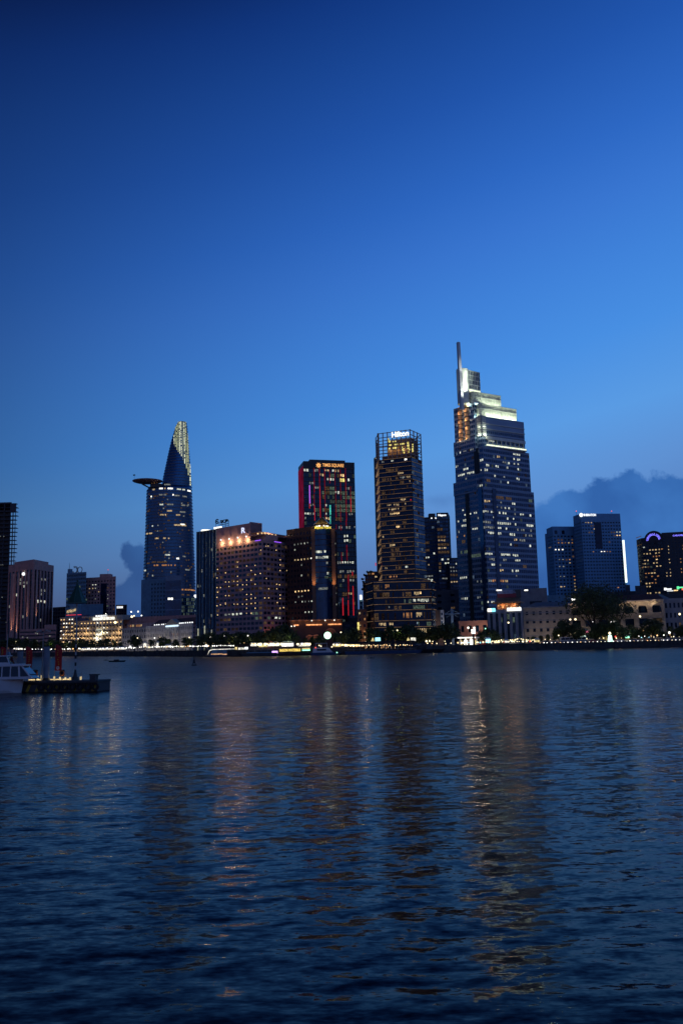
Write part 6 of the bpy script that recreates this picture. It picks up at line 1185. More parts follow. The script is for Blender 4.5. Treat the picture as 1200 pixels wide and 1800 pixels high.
# ================================================================ LIT STALLS AND KIOSKS
def stall(px0, px1, py0, py1, off, m, label, name='kiosk', roofm='white_wall', d=3.0, cat='kiosk'):
    a = sh((px0 + px1) / 2, off); Y_ = a[1]; p0 = W(px0, py1, Y_); p1 = W(px1, py0, Y_); x0, x1 = p0.x, p1.x; z1 = p1.z; z0 = max(GZ, min(p0.z, z1 - 1.2)); L_ = x1 - x0
    t = thing(name, label, cat, ((x0 + x1) / 2, Y_, GZ)); mb = MB().box(x0 - .3, x1 + .3, Y_ - .4, Y_ + d, z1, z1 + .18); mb.prism([(x0, Y_), (x1, Y_), (x1, Y_ + d), (x0, Y_ + d)], z1 + .18, z1 + .7, poly2=[(x0 + L_ * .2, Y_ + d * .4), (x1 - L_ * .2, Y_ + d * .4), (x1 - L_ * .2, Y_ + d * .6), (x0 + L_ * .2, Y_ + d * .6)]); obj('roof', mb, roofm, t)
    mb = MB(); n = max(1, int(L_ / 3))
    for i in range(n + 1): mb.box(x0 + i * L_ / n - .06, x0 + i * L_ / n + .06, Y_ - .1, Y_ + .02, GZ, z1)
    obj('posts', mb, 'metal_grey', t); obj('lit_front', MB().box(x0 + .1, x1 - .1, Y_ + .4, Y_ + .5, z0, z1 - .25), m, t); obj('counter', MB().box(x0 + .1, x1 - .1, Y_ + .1, Y_ + .38, GZ, GZ + .95), 'brown', t); return t
for k, a in enumerate(((27, 43, 1138.5, 1142, 9, 'gw', 'long white lit stall below the pink tower'), (142, 170, 1139.3, 1142.0, 8, 'gw', 'long brightly lit stall before the left half of the riverside hotel'), (172, 200, 1138.8, 1141.5, 8, 'gw', 'long brightly lit stall before the right half of the riverside hotel'), (202, 222, 1138.3, 1141, 8, 'gw', 'lit stall left of the dark round tree'),
      (252, 258, 1129.5, 1137, 7, 'gw', 'tall glowing white kiosk right of the dark round tree'), (275, 279, 1129, 1138, 7, 'gw', 'narrow glowing kiosk before the customs house'), (290, 302, 1134, 1137.5, 7, 'gw', 'low lit kiosk before the customs house'),
      (440, 452, 1131.5, 1136, 10, 'gw', 'small lit kiosk at the left end of the night market'), (454, 470, 1132, 1137.5, 9, 'gy', 'first yellow lit market stall'), (470, 492, 1130.5, 1136, 11, 'gw', 'second market stall with bright white awning lights'), (494, 516, 1129.5, 1136.5, 10, 'LW2', 'brightest market stall below the mauve hotel corner'), (524, 545, 1131.5, 1135, 10, 'gw', 'market stall right of the brightest one'), (584, 600, 1132, 1138, 9, 'gy', 'yellow lit stall right of the white ferry'), (612, 632, 1131.5, 1138, 9, 'gy', 'yellow lit stall left of the restaurant barge'),
      (853, 862, 1122, 1130, 9, 'LC', 'small cyan lit kiosk before the columned office'), (886, 894, 1126, 1134, 7, 'gw', 'white glowing kiosk before the columned office'), (940, 948, 1124, 1130, 8, 'gy', 'small yellow lit kiosk right of the festoon lights'), (1098, 1106, 1117, 1121, 14, 'LG', 'small green lit kiosk before the arcaded hall'), (1026, 1034, 1108, 1112, 20, 'LP2', 'pink lit kiosk under the big riverside tree'))):
    stall(*a[:6], label=a[6])
# lit canopy pavilion with pylon sign
Yc = sh(822, 9)[1]; p0 = W(804, 1123, Yc); p1 = W(842, 1121, Yc); t = thing('lit_canopy', 'bright white flat canopy pavilion with pillars at the foot of the skyscraper', 'pavilion', ((p0.x + p1.x) / 2, Yc, GZ)); zt_ = p1.z
obj('roof', MB().box(p0.x, p1.x, Yc, Yc + 9, zt_ - .1, zt_ + .5), 'white_wall', t); obj('roof_lights', MB().box(p0.x - .1, p0.x + (p1.x - p0.x) * .82, Yc - .3, Yc - .05, zt_ - .1, zt_ + .45), 'LW2', t)
for i in range(4): x_ = p0.x + 1.2 + i * (p1.x - p0.x - 2.4) / 3; obj('pillar', MB().box(x_ - .3, x_ + .3, Yc + .6, Yc + 1.2, GZ, zt_ - .1), 'white_wall', t)
for (a, b_, m_) in ((816, 822, 'LW2'), (828, 833, 'gw'), (834, 838, 'gy'), (809, 812, 'gy')): q0 = W(a, 1136, Yc); q1 = W(b_, 1125, Yc); obj('lit_window', MB().box(q0.x, q1.x, Yc + 1.4, Yc + 1.6, GZ + .3, max(GZ + 1, q1.z)), m_, t)
light('POINT', ((p0.x + p1.x) / 2, Yc - .5, zt_ - .8), 500, (1, .85, .6), size=.5)
for (px, pa, pb2, w_, m_, lb, nm) in ((827.5, 1124, 1141, .75, 'LW2', 'tall white glowing pylon before the lit canopy', 'lit_pylon'), (831.2, 1106, 1114, .95, 'LW2', 'square white lit board on a post above the lit canopy', 'lit_board'), (1071, 1116, 1133, 1.0, 'gtower', 'pale green glowing obelisk on the quay before the arcaded hall', 'lit_obelisk')):
    Y_ = sh(px, 4)[1]; a = W(px, pa, Y_); b_ = W(px, pb2, Y_); t = thing(nm, lb, 'sign', (a.x, Y_, GZ)); zl = max(GZ + .3, b_.z)
    if nm == 'lit_obelisk': mb = MB().prism([(a.x - w_, Y_ - w_), (a.x + w_, Y_ - w_), (a.x + w_, Y_ + w_), (a.x - w_, Y_ + w_)], zl, a.z, poly2=[(a.x - w_ * .55, Y_ - w_ * .55), (a.x + w_ * .55, Y_ - w_ * .55), (a.x + w_ * .55, Y_ + w_ * .55), (a.x - w_ * .55, Y_ + w_ * .55)]); obj('tip', MB().ball((a.x, Y_, a.z + .8), .6), 'LY', t)
    else: mb = MB().box(a.x - w_, a.x + w_, Y_ - .2, Y_ + .2, zl, a.z)
    obj('lit_body', mb, m_, t); obj('base', MB().box(a.x - w_ * .5, a.x + w_ * .5, Y_ - .15, Y_ + .15, GZ, zl), 'metal_dark', t)
# festoon of yellow lights
for k, (xa, ya, xb, yb, n) in enumerate(((850, 1127, 884, 1124, 9), (884, 1124, 912, 1122, 9), (912, 1122, 941, 1126, 9), (868, 1130, 905, 1127, 10))):
    Y_ = sh(xa, 9)[1]; a = W(xa, ya, Y_); b_ = W(xb, yb, Y_); a.z = max(a.z, GZ + 2.2); b_.z = max(b_.z, GZ + 2.2); t = thing('festoon_lights', f'sagging string of yellow bulbs before the columned office, {ORD[k]} of four', 'string lights', (a.x, a.y, GZ), 'festoon strings'); mb = MB(); mb.tube((a.x, Y_, GZ), a, .06); mb.tube((b_.x, Y_, GZ), b_, .06); pr = a
    for i in range(1, n + 1): f_ = i / n; p = a.lerp(b_, f_); p.z -= 1.1 * 4 * f_ * (1 - f_) * .5; mb.tube(pr, p, .03, n=4); pr = p; obj('bulb', MB().ball(p, .24 if i % 2 else .3, 6, 4), 'LY' if i % 3 else 'gy', t)
    obj('cable_and_posts', mb, 'metal_dark', t)
# round white LED disc with its rose ring before the brown tower
Y_ = sh(575, 20)[1]; c_ = W(575.5, 1117, Y_); t = thing('round_lit_sign', 'large round white glowing disc sign before the brown tower', 'sign', (c_.x, Y_, GZ)); F = Fr((c_.x - 3, Y_), (c_.x + 3, Y_)); mb = MB(); mb.ring(F, 3, c_.z, .05, 1.5, 0, .3, 0, 360, 28); obj('disc', mb, 'LWd', t); mb = MB(); mb.ring(F, 3, c_.z, 1.56, .2, 0, .35, 0, 360, 28); obj('rim', mb, 'LG', t); obj('post', MB().fbox(F, 2.85, 3.15, GZ, c_.z - 1.6, 0, .25), 'metal_dark', t)
# street signs on the barge front: white triangle beside a bright board
for (px, m_, lb) in ((656, 'LC', 'cyan lit board beside a white lit triangle, left of the pair above the restaurant barge'), (718, 'gw', 'white lit board beside a white lit triangle, right of the pair above the restaurant barge')):
    Y_ = sh(px, 9)[1]; a = W(px, 1127, Y_); F = Fr((a.x - 1.2, Y_), (a.x + 5, Y_)); t = thing('lit_sign', lb, 'sign', (a.x, Y_, GZ)); tri = MB(); z_ = a.z; z1_ = W(px, 1120.5, Y_).z
    tri.v = [(*F.p(0, 0), z_), (*F.p(1.9, 0), z_), (*F.p(.95, 0), z1_), (*F.p(0, .2), z_), (*F.p(1.9, .2), z_), (*F.p(.95, .2), z1_)]; tri.f = [(0, 2, 1), (3, 4, 5), (0, 1, 4, 3), (1, 2, 5, 4), (2, 0, 3, 5)]; tri.m = [0] * 5; obj('triangle', tri, 'gy', t); obj('board', MB().fbox(F, 2.1, 4.6, z_, z1_ - .1, 0, .2), m_, t); obj('post', MB().fbox(F, 1.9, 2.1, GZ, z_ + .4, .0, .1), 'metal_dark', t)

# ================================================================ VEHICLES ON THE QUAY ROAD
def car(px, off, m, label, face=1):
    q = sh(px, off); x, y = q; t = thing('parked_car', label, 'car', (x, y, GZ), 'cars on the quay road'); f = face
    b_ = MB(); P = [(-2.1, .35), (2.1, .35), (2.15, .8), (1.2, .95), (.6, 1.42), (-1.1, 1.45), (-1.9, 1.0), (-2.15, .85)]; n = len(P)
    for yy in (-.85, .85): b_.v += [(x + f * p[0], y + yy, GZ + p[1]) for p in P]
    b_.f.append(tuple(range(n))); b_.f.append(tuple(n + i for i in reversed(range(n)))); b_.m += [0, 0]
    for i in range(n): j = (i + 1) % n; b_.f.append((i, n + i, n + j, j)); b_.m.append(0)
    bo = obj('body', b_, m, t); obj('window', MB().box(x - 1.0, x + .7, y - .87, y - .86, GZ + .98, GZ + 1.36), 'glass_dark', bo)
    for s in (-1.35, 1.35):
        w = MB().tube((x + s, y - .9, GZ + .33), (x + s, y - .65, GZ + .33), .33, n=12); obj('wheel', w, 'rubber', t)
    obj('headlight', MB().ball((x + f * 2.1, y - .7, GZ + .7), .17, 6, 4), 'LW', t); obj('tail_light', MB().ball((x - f * 2.1, y - .7, GZ + .75), .14, 6, 4), 'LR', t)
for k, (px, m_, fc) in enumerate(((812, 'car_dark', 1), (838, 'car_white', -1), (848, 'car_red', 1), (870, 'car_silver', -1), (882, 'car_dark', 1), (898, 'car_white', -1), (960, 'car_dark', 1), (972, 'car_silver', -1), (1042, 'car_red', 1), (1056, 'car_dark', -1), (1088, 'car_white', 1), (1112, 'car_silver', -1), (1142, 'car_dark', 1), (1168, 'car_white', -1))):
    car(px, 12 + 2 * (k % 2), m_, f'{ {"car_dark": "dark", "car_white": "white", "car_red": "red", "car_silver": "silver"}[m_] } car on the quay road, {ORD[k]} car from the left', fc)
q = sh(1007, 16); x, y = q; w_ = W(1031, 1125, y).x - W(985, 1125, y).x; x -= w_ / 2; t = thing('parked_bus', 'white and blue bus with a lit roof strip parked before the arcaded hall', 'bus', (x + w_ / 2, y, GZ)); L_ = w_
obj('body', MB().box(x, x + L_, y, y + 2.5, GZ + .45, GZ + 3.1), 'boat_white', t); obj('blue_band', MB().box(x - .01, x + L_ + .01, y - .03, y + .01, GZ + .7, GZ + 1.4), 'boat_blue', t)
for i in range(6): obj('window', MB().box(x + .4 + i * (L_ - .8) / 6, x + .25 + (i + 1) * (L_ - .8) / 6, y - .03, y + .01, GZ + 1.7, GZ + 2.6), 'glass_dark', t)
for s in (.18, .8): obj('wheel', MB().tube((x + L_ * s, y - .05, GZ + .48), (x + L_ * s, y + .3, GZ + .48), .48, n=14), 'rubber', t)
obj('roof_light_strip', MB().box(x + L_ * .48, x + L_ * .97, y - .1, y + .2, GZ + 3.12, GZ + 3.5), 'greenwhite', t)
# people strolling on the quay: small dark figures
def figure(px, off, label, cloth, pose):
    x, y = sh(px, off); t = thing('person', label, 'person', (x, y, GZ), 'people on the quay'); h = 1.65; me = bpy.data.meshes.new('body')
    V = [(0, 0, .92), (0, 0, 1.18), (0, 0, 1.42), (0, 0, 1.52), (0, 0, 1.66), (.1, 0, .88), (.12 + pose * .1, 0, .48), (.12, 0, .06), (-.1, 0, .88), (-.12 - pose * .1, 0, .48), (-.14, 0, .06), (.2, 0, 1.38), (.26, -.03, 1.12), (.26, -.12, .88), (-.2, 0, 1.38), (-.27, -.03, 1.12), (-.25, -.12, .88), (.12, -.14, .04), (-.14, -.14, .04)]
    E = [(0, 1), (1, 2), (2, 3), (3, 4), (0, 5), (5, 6), (6, 7), (0, 8), (8, 9), (9, 10), (2, 11), (11, 12), (12, 13), (2, 14), (14, 15), (15, 16), (7, 17), (10, 18)]; Rr = [.14, .13, .14, .055, .105, .09, .06, .045, .09, .06, .045, .055, .042, .032, .055, .042, .032, .04, .04]
    me.from_pydata(V, E, []); o = bpy.data.objects.new('body', me); link(o); o.parent = t; md = o.modifiers.new('s', 'SKIN'); 
    if not me.skin_vertices: 
        pass
    for i, r_ in enumerate(Rr): me.skin_vertices[0].data[i].radius = (r_, r_ * .8)
    me.skin_vertices[0].data[0].use_root = True; me.materials.append(MT[cloth]); o.modifiers.new('u', 'SUBSURF').levels = 1
for k, (px, off, c_) in enumerate(((448, 4, 'car_dark'), (461, 4, 'car_white'), (478, 4, 'red_cloth'), (519, 4, 'car_dark'), (538, 4, 'boat_blue'), (604, 4, 'car_white'), (845, 4, 'car_dark'), (866, 4, 'red_cloth'), (902, 4, 'car_white'), (952, 4, 'car_dark'), (1036, 4, 'boat_blue'), (1096, 4, 'car_dark'))):
    figure(px, off, f'person in { {"car_dark": "dark", "car_white": "white", "red_cloth": "red", "boat_blue": "blue"}[c_] } clothes standing on the far quay, {ORD[k]} from the left', c_, (k % 3) * .4)

# ================================================================ BOATS ALONG THE FAR QUAY
def hull(x0, x1, y, w, z0, z1, bow=1, mi=0, rake=1.6):
    mb = MB(); P = [(x0, y - w / 2), (x1 - rake * 1.4, y - w / 2), (x1, y), (x1 - rake * 1.4, y + w / 2), (x0, y + w / 2)]; Q = [(x0 + .3, y - w * .4), (x1 - rake * 2.2, y - w * .4), (x1 - rake, y), (x1 - rake * 2.2, y + w * .4), (x0 + .3, y + w * .4)]
    if bow < 0: c = x0 + x1; P = [(c - a, b_) for a, b_ in reversed(P)]; Q = [(c - a, b_) for a, b_ in reversed(Q)]
    mb.prism(Q, z0, z1, mi, poly2=P); return mb
def qboat(name, label, px0, px1, off=-4.5, w=4.2):
    ym = sh((px0 + px1) / 2, off)[1]; x0 = W(px0, wl(px0), ym).x; x1 = W(px1, wl(px1), ym).x; return thing(name, label, 'boat', ((x0 + x1) / 2, ym, 0)), x0, x1, ym
# long low excursion boat with a glowing outline
t, x0, x1, y = qboat('excursion_boat', 'long low river boat outlined by a glowing white roof line, left of the market', 361, 412); zt_ = W(380, 1141.5, y).z
obj('hull', hull(x0, x1, y, 4, -.3, 1.0, -1), 'boat_blue', t); cb = obj('cabin', MB().prism([(x0 + 2.5, y - 1.7), (x1, y - 1.7), (x1, y + 1.7), (x0 + 2.5, y + 1.7)], 1.0, zt_, poly2=[(x0 + 4, y - 1.6), (x1, y - 1.6), (x1, y + 1.6), (x0 + 4, y + 1.6)]), 'glass_blue2', t)
mb = MB(); mb.tube((x0 + 4, y - 1.75, zt_), (x1 + .2, y - 1.75, zt_ + .05), .17); mb.tube((x0 + 1.5, y - 1.8, 1.3), (x0 + 2.3, y - 1.8, zt_ - .5), .17); mb.tube((x0 + 2.3, y - 1.8, zt_ - .5), (x0 + 4, y - 1.75, zt_), .17); obj('roof_light_line', mb, 'gw', t)
mb = MB(); mb.box(x0 + 3.2, x0 + 9, y - 1.85, y - 1.75, 1.15, 1.7); mb.box(x1 - 6, x1 - .8, y - 1.85, y - 1.75, .95, 1.45); obj('lit_windows', mb, 'o2', t)
# moored barges with market lights
t, x0, x1, y = qboat('market_barge', 'dark moored barge with a violet lit sign, below the market stalls', 416, 488); obj('hull', hull(x0, x1, y, 5, -.3, 1.6, -1), 'conc_dark', t); mb = MB(); mb.box(x0 + 5, x1, y - 2.1, y + 2, 1.6, 2.0); obj('deck', mb, 'bluegrey', t); zt_ = 4.3
mb = MB(); [mb.box(x0 + 6 + i * 3, x0 + 6.12 + i * 3, y - 2, y - 1.88, 2, 3.1) for i in range(5)]; mb.box(x0 + 6, x0 + 18.2, y - 2, y - 1.9, 3.05, 3.15); obj('railing', mb, 'metal_grey', t)
for (a, b_, ya, yb, m_, nm) in ((413, 417, 1137.5, 1142, 'gy', 'cabin_light'), (419, 429, 1138, 1142, 'gw', 'cabin_light'), (430, 436, 1137.2, 1141.5, 'S', 'round_floodlight'), (478, 488, 1144, 1148.5, 'LP', 'violet_sign')): q0 = W(a, yb, y - 2.2); q1 = W(b_, ya, y - 2.2); obj(nm, MB().box(q0.x, q1.x, y - 2.3, y - 2.15, q0.z, q1.z), m_, t)
t, x0, x1, y = qboat('waterbus_barge', 'floating pier barge carrying large yellow lit letters', 489, 547); obj('hull', hull(x0, x1, y, 5, -.3, 1.2, 1, rake=.6), 'brown', t); F = Fr((x0, y - 2.4), (x1, y - 2.4)); u0_, z0_ = F.hit(490, 1145.6); u1_, z1_ = F.hit(529, 1140)
sg = obj('sign_board', MB().fbox(F, u0_, u1_, z0_ - .3, z1_ + .3, -.3, -.1), 'brown', t); text('SAIGON WATERBUS', F, u0_ + .3, u1_ - .3, z0_, z1_, 0, 'letters_y', sg, .025, .15)
u2_, _ = F.hit(531, 1144); u3_, _ = F.hit(545, 1144); obj('sign_panel', MB().fbox(F, u2_, u3_, z0_ + .9, z1_ + .2, -.3, -.1), 'gy', t); obj('green_strip', MB().fbox(F, u2_, u3_, z0_ + .2, z0_ + .7, -.3, -.1), 'LG', t); mb = MB(); mb.fbox(F, 2, F.L - 2, z1_ + 1.6, z1_ + 1.8, -4, -.4); [mb.fbox(F, 2 + i * 4, 2.15 + i * 4, 1.2, z1_ + 1.6, -.6, -.45) for i in range(4)]; obj('canopy', mb, 'metal_grey', t)
# white ferry
t, x0, x1, y = qboat('white_ferry', 'white two deck ferry moored between the lettered barge and the restaurant barge', 546, 600); obj('hull', hull(x0, x1, y, 4.6, -.3, 1.3, 1), 'boat_blue', t); z1_ = W(570, 1138.5, y).z; z2_ = W(570, 1131, y).z
lc = obj('lower_cabin', MB().prism([(x0 + 1, y - 2), (x1 - 4, y - 2), (x1 - 4, y + 2), (x0 + 1, y + 2)], 1.3, z1_, poly2=[(x0 + 1.3, y - 1.9), (x1 - 6, y - 1.9), (x1 - 6, y + 1.9), (x0 + 1.3, y + 1.9)]), 'boat_white', t); obj('window_band', MB().box(x0 + 3, x1 - 7, y - 2.06, y - 1.98, z1_ - 1.3, z1_ - .5), 'glass_dark', lc)
mb = MB().box(x0 + 2.2, x1 - 6.5, y - 1.9, y + 1.9, z2_, z2_ + .2); [mb.box(x0 + 2.4 + i * 2.6, x0 + 2.55 + i * 2.6, y - 1.8, y - 1.68, z1_, z2_) for i in range(4)]; obj('upper_canopy', mb, 'boat_white', t)
for (px, py, m_) in ((554.5, 1138.5, 'LR'), (561, 1134.5, 'LY'), (564, 1136, 'LY'), (583, 1137, 'LY'), (592, 1147, 'LG'), (597, 1133, 'LO')): q_ = W(px, py, y - 2.1); obj('deck_lamp', MB().ball(q_, .3, 6, 4), m_, t)
# restaurant barge with a long canopy
t, x0, x1, y = qboat('restaurant_barge', 'long restaurant barge with a dark canopy over a row of yellow lamps', 606, 742, w=7); yb_ = y; obj('hull', hull(x0, x1, y, 6, -.3, 1.5, 1, rake=1), 'boat_blue', t); zr_ = W(670, 1130.5, y).z; obj('canopy', MB().prism([(x0 + 1, y - 3), (x1 - 3, y - 3), (x1 - 3, y + 3), (x0 + 1, y + 3)], zr_ - .2, zr_ + .9, poly2=[(x0 + 1.5, y - 1), (x1 - 3.5, y - 1), (x1 - 3.5, y + 1), (x0 + 1.5, y + 1)]), 'metal_dark', t)
mb = MB(); [mb.box(x0 + 1.2 + i * 2.9, x0 + 1.32 + i * 2.9, y - 2.9, y - 2.78, 1.5, zr_ - .2) for i in range(int((x1 - x0 - 4) / 2.9))]; mb.box(x0 + 1, x1 - 3, y - 2.95, y - 2.88, 2.3, 2.4); obj('posts_and_rail', mb, 'metal_grey', t)
for i in range(30):
    px = 608 + i * 4.0 + RL.uniform(-1, 1)
    if 686 < px < 694 or px > 726: continue
    q_ = W(px, 1135 - (px - 608) * .012 + RL.uniform(-.7, .9), y - 2); obj('canopy_lamp', MB().ball(q_, RL.uniform(.16, .30), 6, 4), 'LY' if RL.random() < .6 else 'LO', t)
for i in range(14): px = RL.uniform(640, 700); q_ = W(px, 1137.5 + RL.uniform(-1, 1), y - 1); obj('table_light', MB().box(q_.x - .12, q_.x + .12, q_.y - .1, q_.y + .1, q_.z - .5, q_.z + .5), 'o2', t)
t, x0, x1, y = qboat('work_boat', 'small dark work boat with tyre fenders right of the restaurant barge', 742, 782); obj('hull', hull(x0, x1, y, 4, -.3, 1.7, 1), 'metal_dark', t); obj('wheelhouse', MB().prism([(x0 + 2, y - 1.2), (x0 + 5, y - 1.2), (x0 + 5, y + 1.2), (x0 + 2, y + 1.2)], 1.7, 3.6, poly2=[(x0 + 2.2, y - 1.1), (x0 + 4.6, y - 1.1), (x0 + 4.6, y + 1.1), (x0 + 2.2, y + 1.1)]), 'conc_dark', t)
for i in range(4): 
    F = Fr((x0, y - 2), (x1, y - 2)); mb = MB().ring(F, 2 + i * 2.2, .9, .35, .25, 0, .3, 0, 360, 14); obj('fender', mb, 'rubber', t)
# ---- on the open water: conical buoy, sampan, drifting plants
g = G(341.3, 1170); t = thing('conical_buoy', 'dark conical lattice buoy floating left of centre on the river', 'buoy', (g.x, g.y, 0)); k_ = g.y / 1500; obj('float', MB().cyl(g.x, g.y, 5.0 * k_, -.2, 1.7 * k_, 16, r2=4.6 * k_), 'metal_dark', t)
mb = MB(); H_ = 17.5 * k_
for i in range(4): a = math.pi / 4 + i * math.pi / 2; mb.tube((g.x + 3.2 * k_ * math.cos(a), g.y + 3.2 * k_ * math.sin(a), 1.6 * k_), (g.x + .7 * k_ * math.cos(a), g.y + .7 * k_ * math.sin(a), H_ * .8), .35 * k_, .3 * k_)
mb.cyl(g.x, g.y, 2.5 * k_, 4 * k_, 10 * k_, 10, r2=1.2 * k_); mb.cyl(g.x, g.y, .9 * k_, H_ * .75, H_, 8, r2=.2 * k_); obj('tower', mb, 'metal_dark', t)
g = G(206, 1163.6); t = thing('sampan', 'tiny dark sampan on the river before the riverside hotel', 'boat', (g.x, g.y, 0)); mb = MB(); w_ = 1.4
P = [(-3.6, 0), (-2.2, -.6), (1.6, -.6), (3.6, 0), (1.6, .6), (-2.2, .6)]; mb.prism([(g.x + a * .8, g.y + b_ * .8) for a, b_ in P], -.1, .55, poly2=[(g.x + a, g.y + b_) for a, b_ in P]); obj('hull', mb, 'black', t); obj('cargo', MB().box(g.x - 1.2, g.x + .8, g.y - .35, g.y + .35, .5, .95), 'metal_dark', t)
for (px, py, lb) in ((652, 1157.3, 'small dark drifting clump of river plants below the restaurant barge'), (186, 1160.8, 'dark drifting clump left of the sampan')):
    g = G(px, py); rs3 = random.Random(px); mb = MB()
    for i in range(26): a = rs3.uniform(0, 6.28); r_ = rs3.uniform(0, 1.3); mb.tube((g.x + r_ * math.cos(a), g.y + r_ * .6 * math.sin(a), -.05), (g.x + r_ * 1.15 * math.cos(a), g.y + r_ * .7 * math.sin(a), rs3.uniform(.15, .4)), .16, .03, 5)
    solo('drifting_plants', mb, ['green_paint'], lb, 'water plants', (g.x, g.y, 0))
# ================================================================ NEAR PONTOON (left edge)
FRc = G(171, 1215.0); FLc = W(-40, 1144, FRc.y + 3.5); FP_ = Fr(FLc.xy, FRc.xy); DZ = 1.4; DW_ = 3.6; L_ = FP_.L
pt = thing('floating_pontoon', 'dark steel pontoon with faded yellow stripes and tyre fenders at the left', 'pontoon', (*FP_.p(L_ * .7), 0))
obj('float_hull', MB().fbox(FP_, 0, L_, -.5, DZ - .25, -DW_, 0), 'conc_dark', pt); obj('deck', MB().fbox(FP_, -.1, L_ + .1, DZ - .25, DZ, -DW_ - .1, .12), 'conc_dark', pt); mb = MB(); u_ = L_ * .42; k = 0
while u_ < L_ - .7:
    mb.hexa([(*FP_.p(u_, .03), .05), (*FP_.p(u_ + .42, .03), .05), (*FP_.p(u_ + .42, .01), .05), (*FP_.p(u_, .01), .05), (*FP_.p(u_ + .5, .03), DZ - .3), (*FP_.p(u_ + .92, .03), DZ - .3), (*FP_.p(u_ + .92, .01), DZ - .3), (*FP_.p(u_ + .5, .01), DZ - .3)]); u_ += 1.35
obj('hazard_stripes', mb, 'yellow_dim', pt); mb = MB().fbox(FP_, 0, L_, DZ - .42, DZ - .3, 0, .16); obj('rubbing_strake', mb, 'rubber', pt)
for k in range(8):
    u_, _ = FP_.hit(74 + k * 13.6, 1204); z_ = .62; mb = MB().ring(FP_, u_, z_, .27, .24, .05, .32, 0, 360, 18); tube = obj('tyre_fender', mb, 'rubber', pt)
cr_ = MB(); u_, z_ = FP_.hit(161, 1190); cr_.fbox(FP_, u_ - .45, u_ + .35, DZ, DZ + .65, -1.2, -.4); cr_.fbox(FP_, u_ - .62, u_ + .5, DZ + .65, DZ + .78, -1.5, -.5); obj('mooring_bollard', cr_, 'conc_dark', pt)
BK = -3.0   # back line of the deck
def dk(px, py=1194, d=BK):
    F = Fr(FP_.p(0, d), FP_.p(L_, d)); u, z = F.hit(px, py); return F, u, z
F_, ua, _ = dk(51.5); _, ub, _ = dk(79); _, uc, _ = dk(89); _, ud, _ = dk(127)
obj('deck_edge_light', MB().fbox(F_, ua, ub, DZ + .02, DZ + .13, -.05, .05), 'deckl', pt); obj('deck_edge_light', MB().fbox(F_, uc, ud, DZ + .02, DZ + .13, -.05, .05), 'deckl', pt)
for k, (px, top) in enumerate(((53, 1187), (60, 1188.5), (67.5, 1188), (74.5, 1187), (96.5, 1189), (106.5, 1190), (116, 1190.5), (124, 1190.5), (143, 1189.5))):
    F, u_, z_ = dk(px, top); t = solo('light_post', MB().fbox(F, u_ - .085, u_ + .085, DZ, z_, 0, .17), ['deckp'], f'short glowing cream post on the pontoon deck, {ORD[k]} from the left', 'light post', (*F.p(u_), DZ), 'glowing posts on the pontoon')
for k, (px, top) in enumerate(((73, 1172), (97, 1168), (116.5, 1182), (143.5, 1181))):
    F, u_, z_ = dk(px, top, BK - .6); solo('slim_pole', MB().tube((*F.p(u_), DZ), (*F.p(u_), z_), .035, .03), ['metal_grey'], f'thin bare grey pole on the pontoon, {ORD[k]} from the left', 'pole', (*F.p(u_), DZ), 'thin poles on the pontoon')
def pile(px, top, w, Y_, label, z0=-2):
    p = W(px, top, Y_); mb = MB().cyl(p.x, Y_, w, z0, p.z, 24); mb2 = MB().cyl(p.x, Y_, w * 1.04, p.z, p.z + .14, 24, r2=w * .8); t = thing('mooring_pile', label, 'pile', (p.x, Y_, 0), 'mooring piles'); obj('shaft', mb, 'pile', t); obj('cap', mb2, 'conc_dark', t)
    obj('collar', MB().cyl(p.x, Y_, w * 1.12, DZ + .02, DZ + .35, 24), 'metal_dark', t)
yp = FP_.p(FP_.hit(83, 1195)[0], -1.8)[1]; pile(83.3, 1137.5, .40, yp, 'thick grey steel pile rising through the pontoon beside the lamp pole')
pile(36.5, 1145, .40, yp + 9, 'thick grey pile behind the white boat, left of the first full red banner')
# lamp pole with small crown of arms
F, u_, z_ = dk(76.8, 1111, -2); b_ = F.p(u_); t = thing('lamp_pole', 'slender grey pole with a cluster of floodlight arms beside the thick pile', 'lamp', (*b_, DZ)); obj('pole', MB().tube((*b_, DZ), (*b_, z_), .085, .055, 8), 'metal_grey', t); mb = MB()
for s in (-1, 1):
    for r_, zz in ((.45, .1), (.8, .0)): mb.tube((*b_, z_ - .15), (b_[0] + s * r_, b_[1], z_ + zz), .03); mb.box(b_[0] + s * r_ - .15, b_[0] + s * r_ + .15, b_[1] - .12, b_[1] + .12, z_ + zz - .02, z_ + zz + .22)
obj('floodlight_arms', mb, 'metal_grey', t)
p = W(14, 1115, yp + 6); t = thing('bare_mast', 'bare grey mast rising behind the cabin of the white boat', 'pole', (p.x, p.y, 0)); obj('mast', MB().tube((p.x, p.y, 0), tuple(p), .1, .06, 8), 'metal_grey', t); obj('foot_plate', MB().cyl(p.x, p.y, .3, 0, .3, 10), 'metal_dark', t)
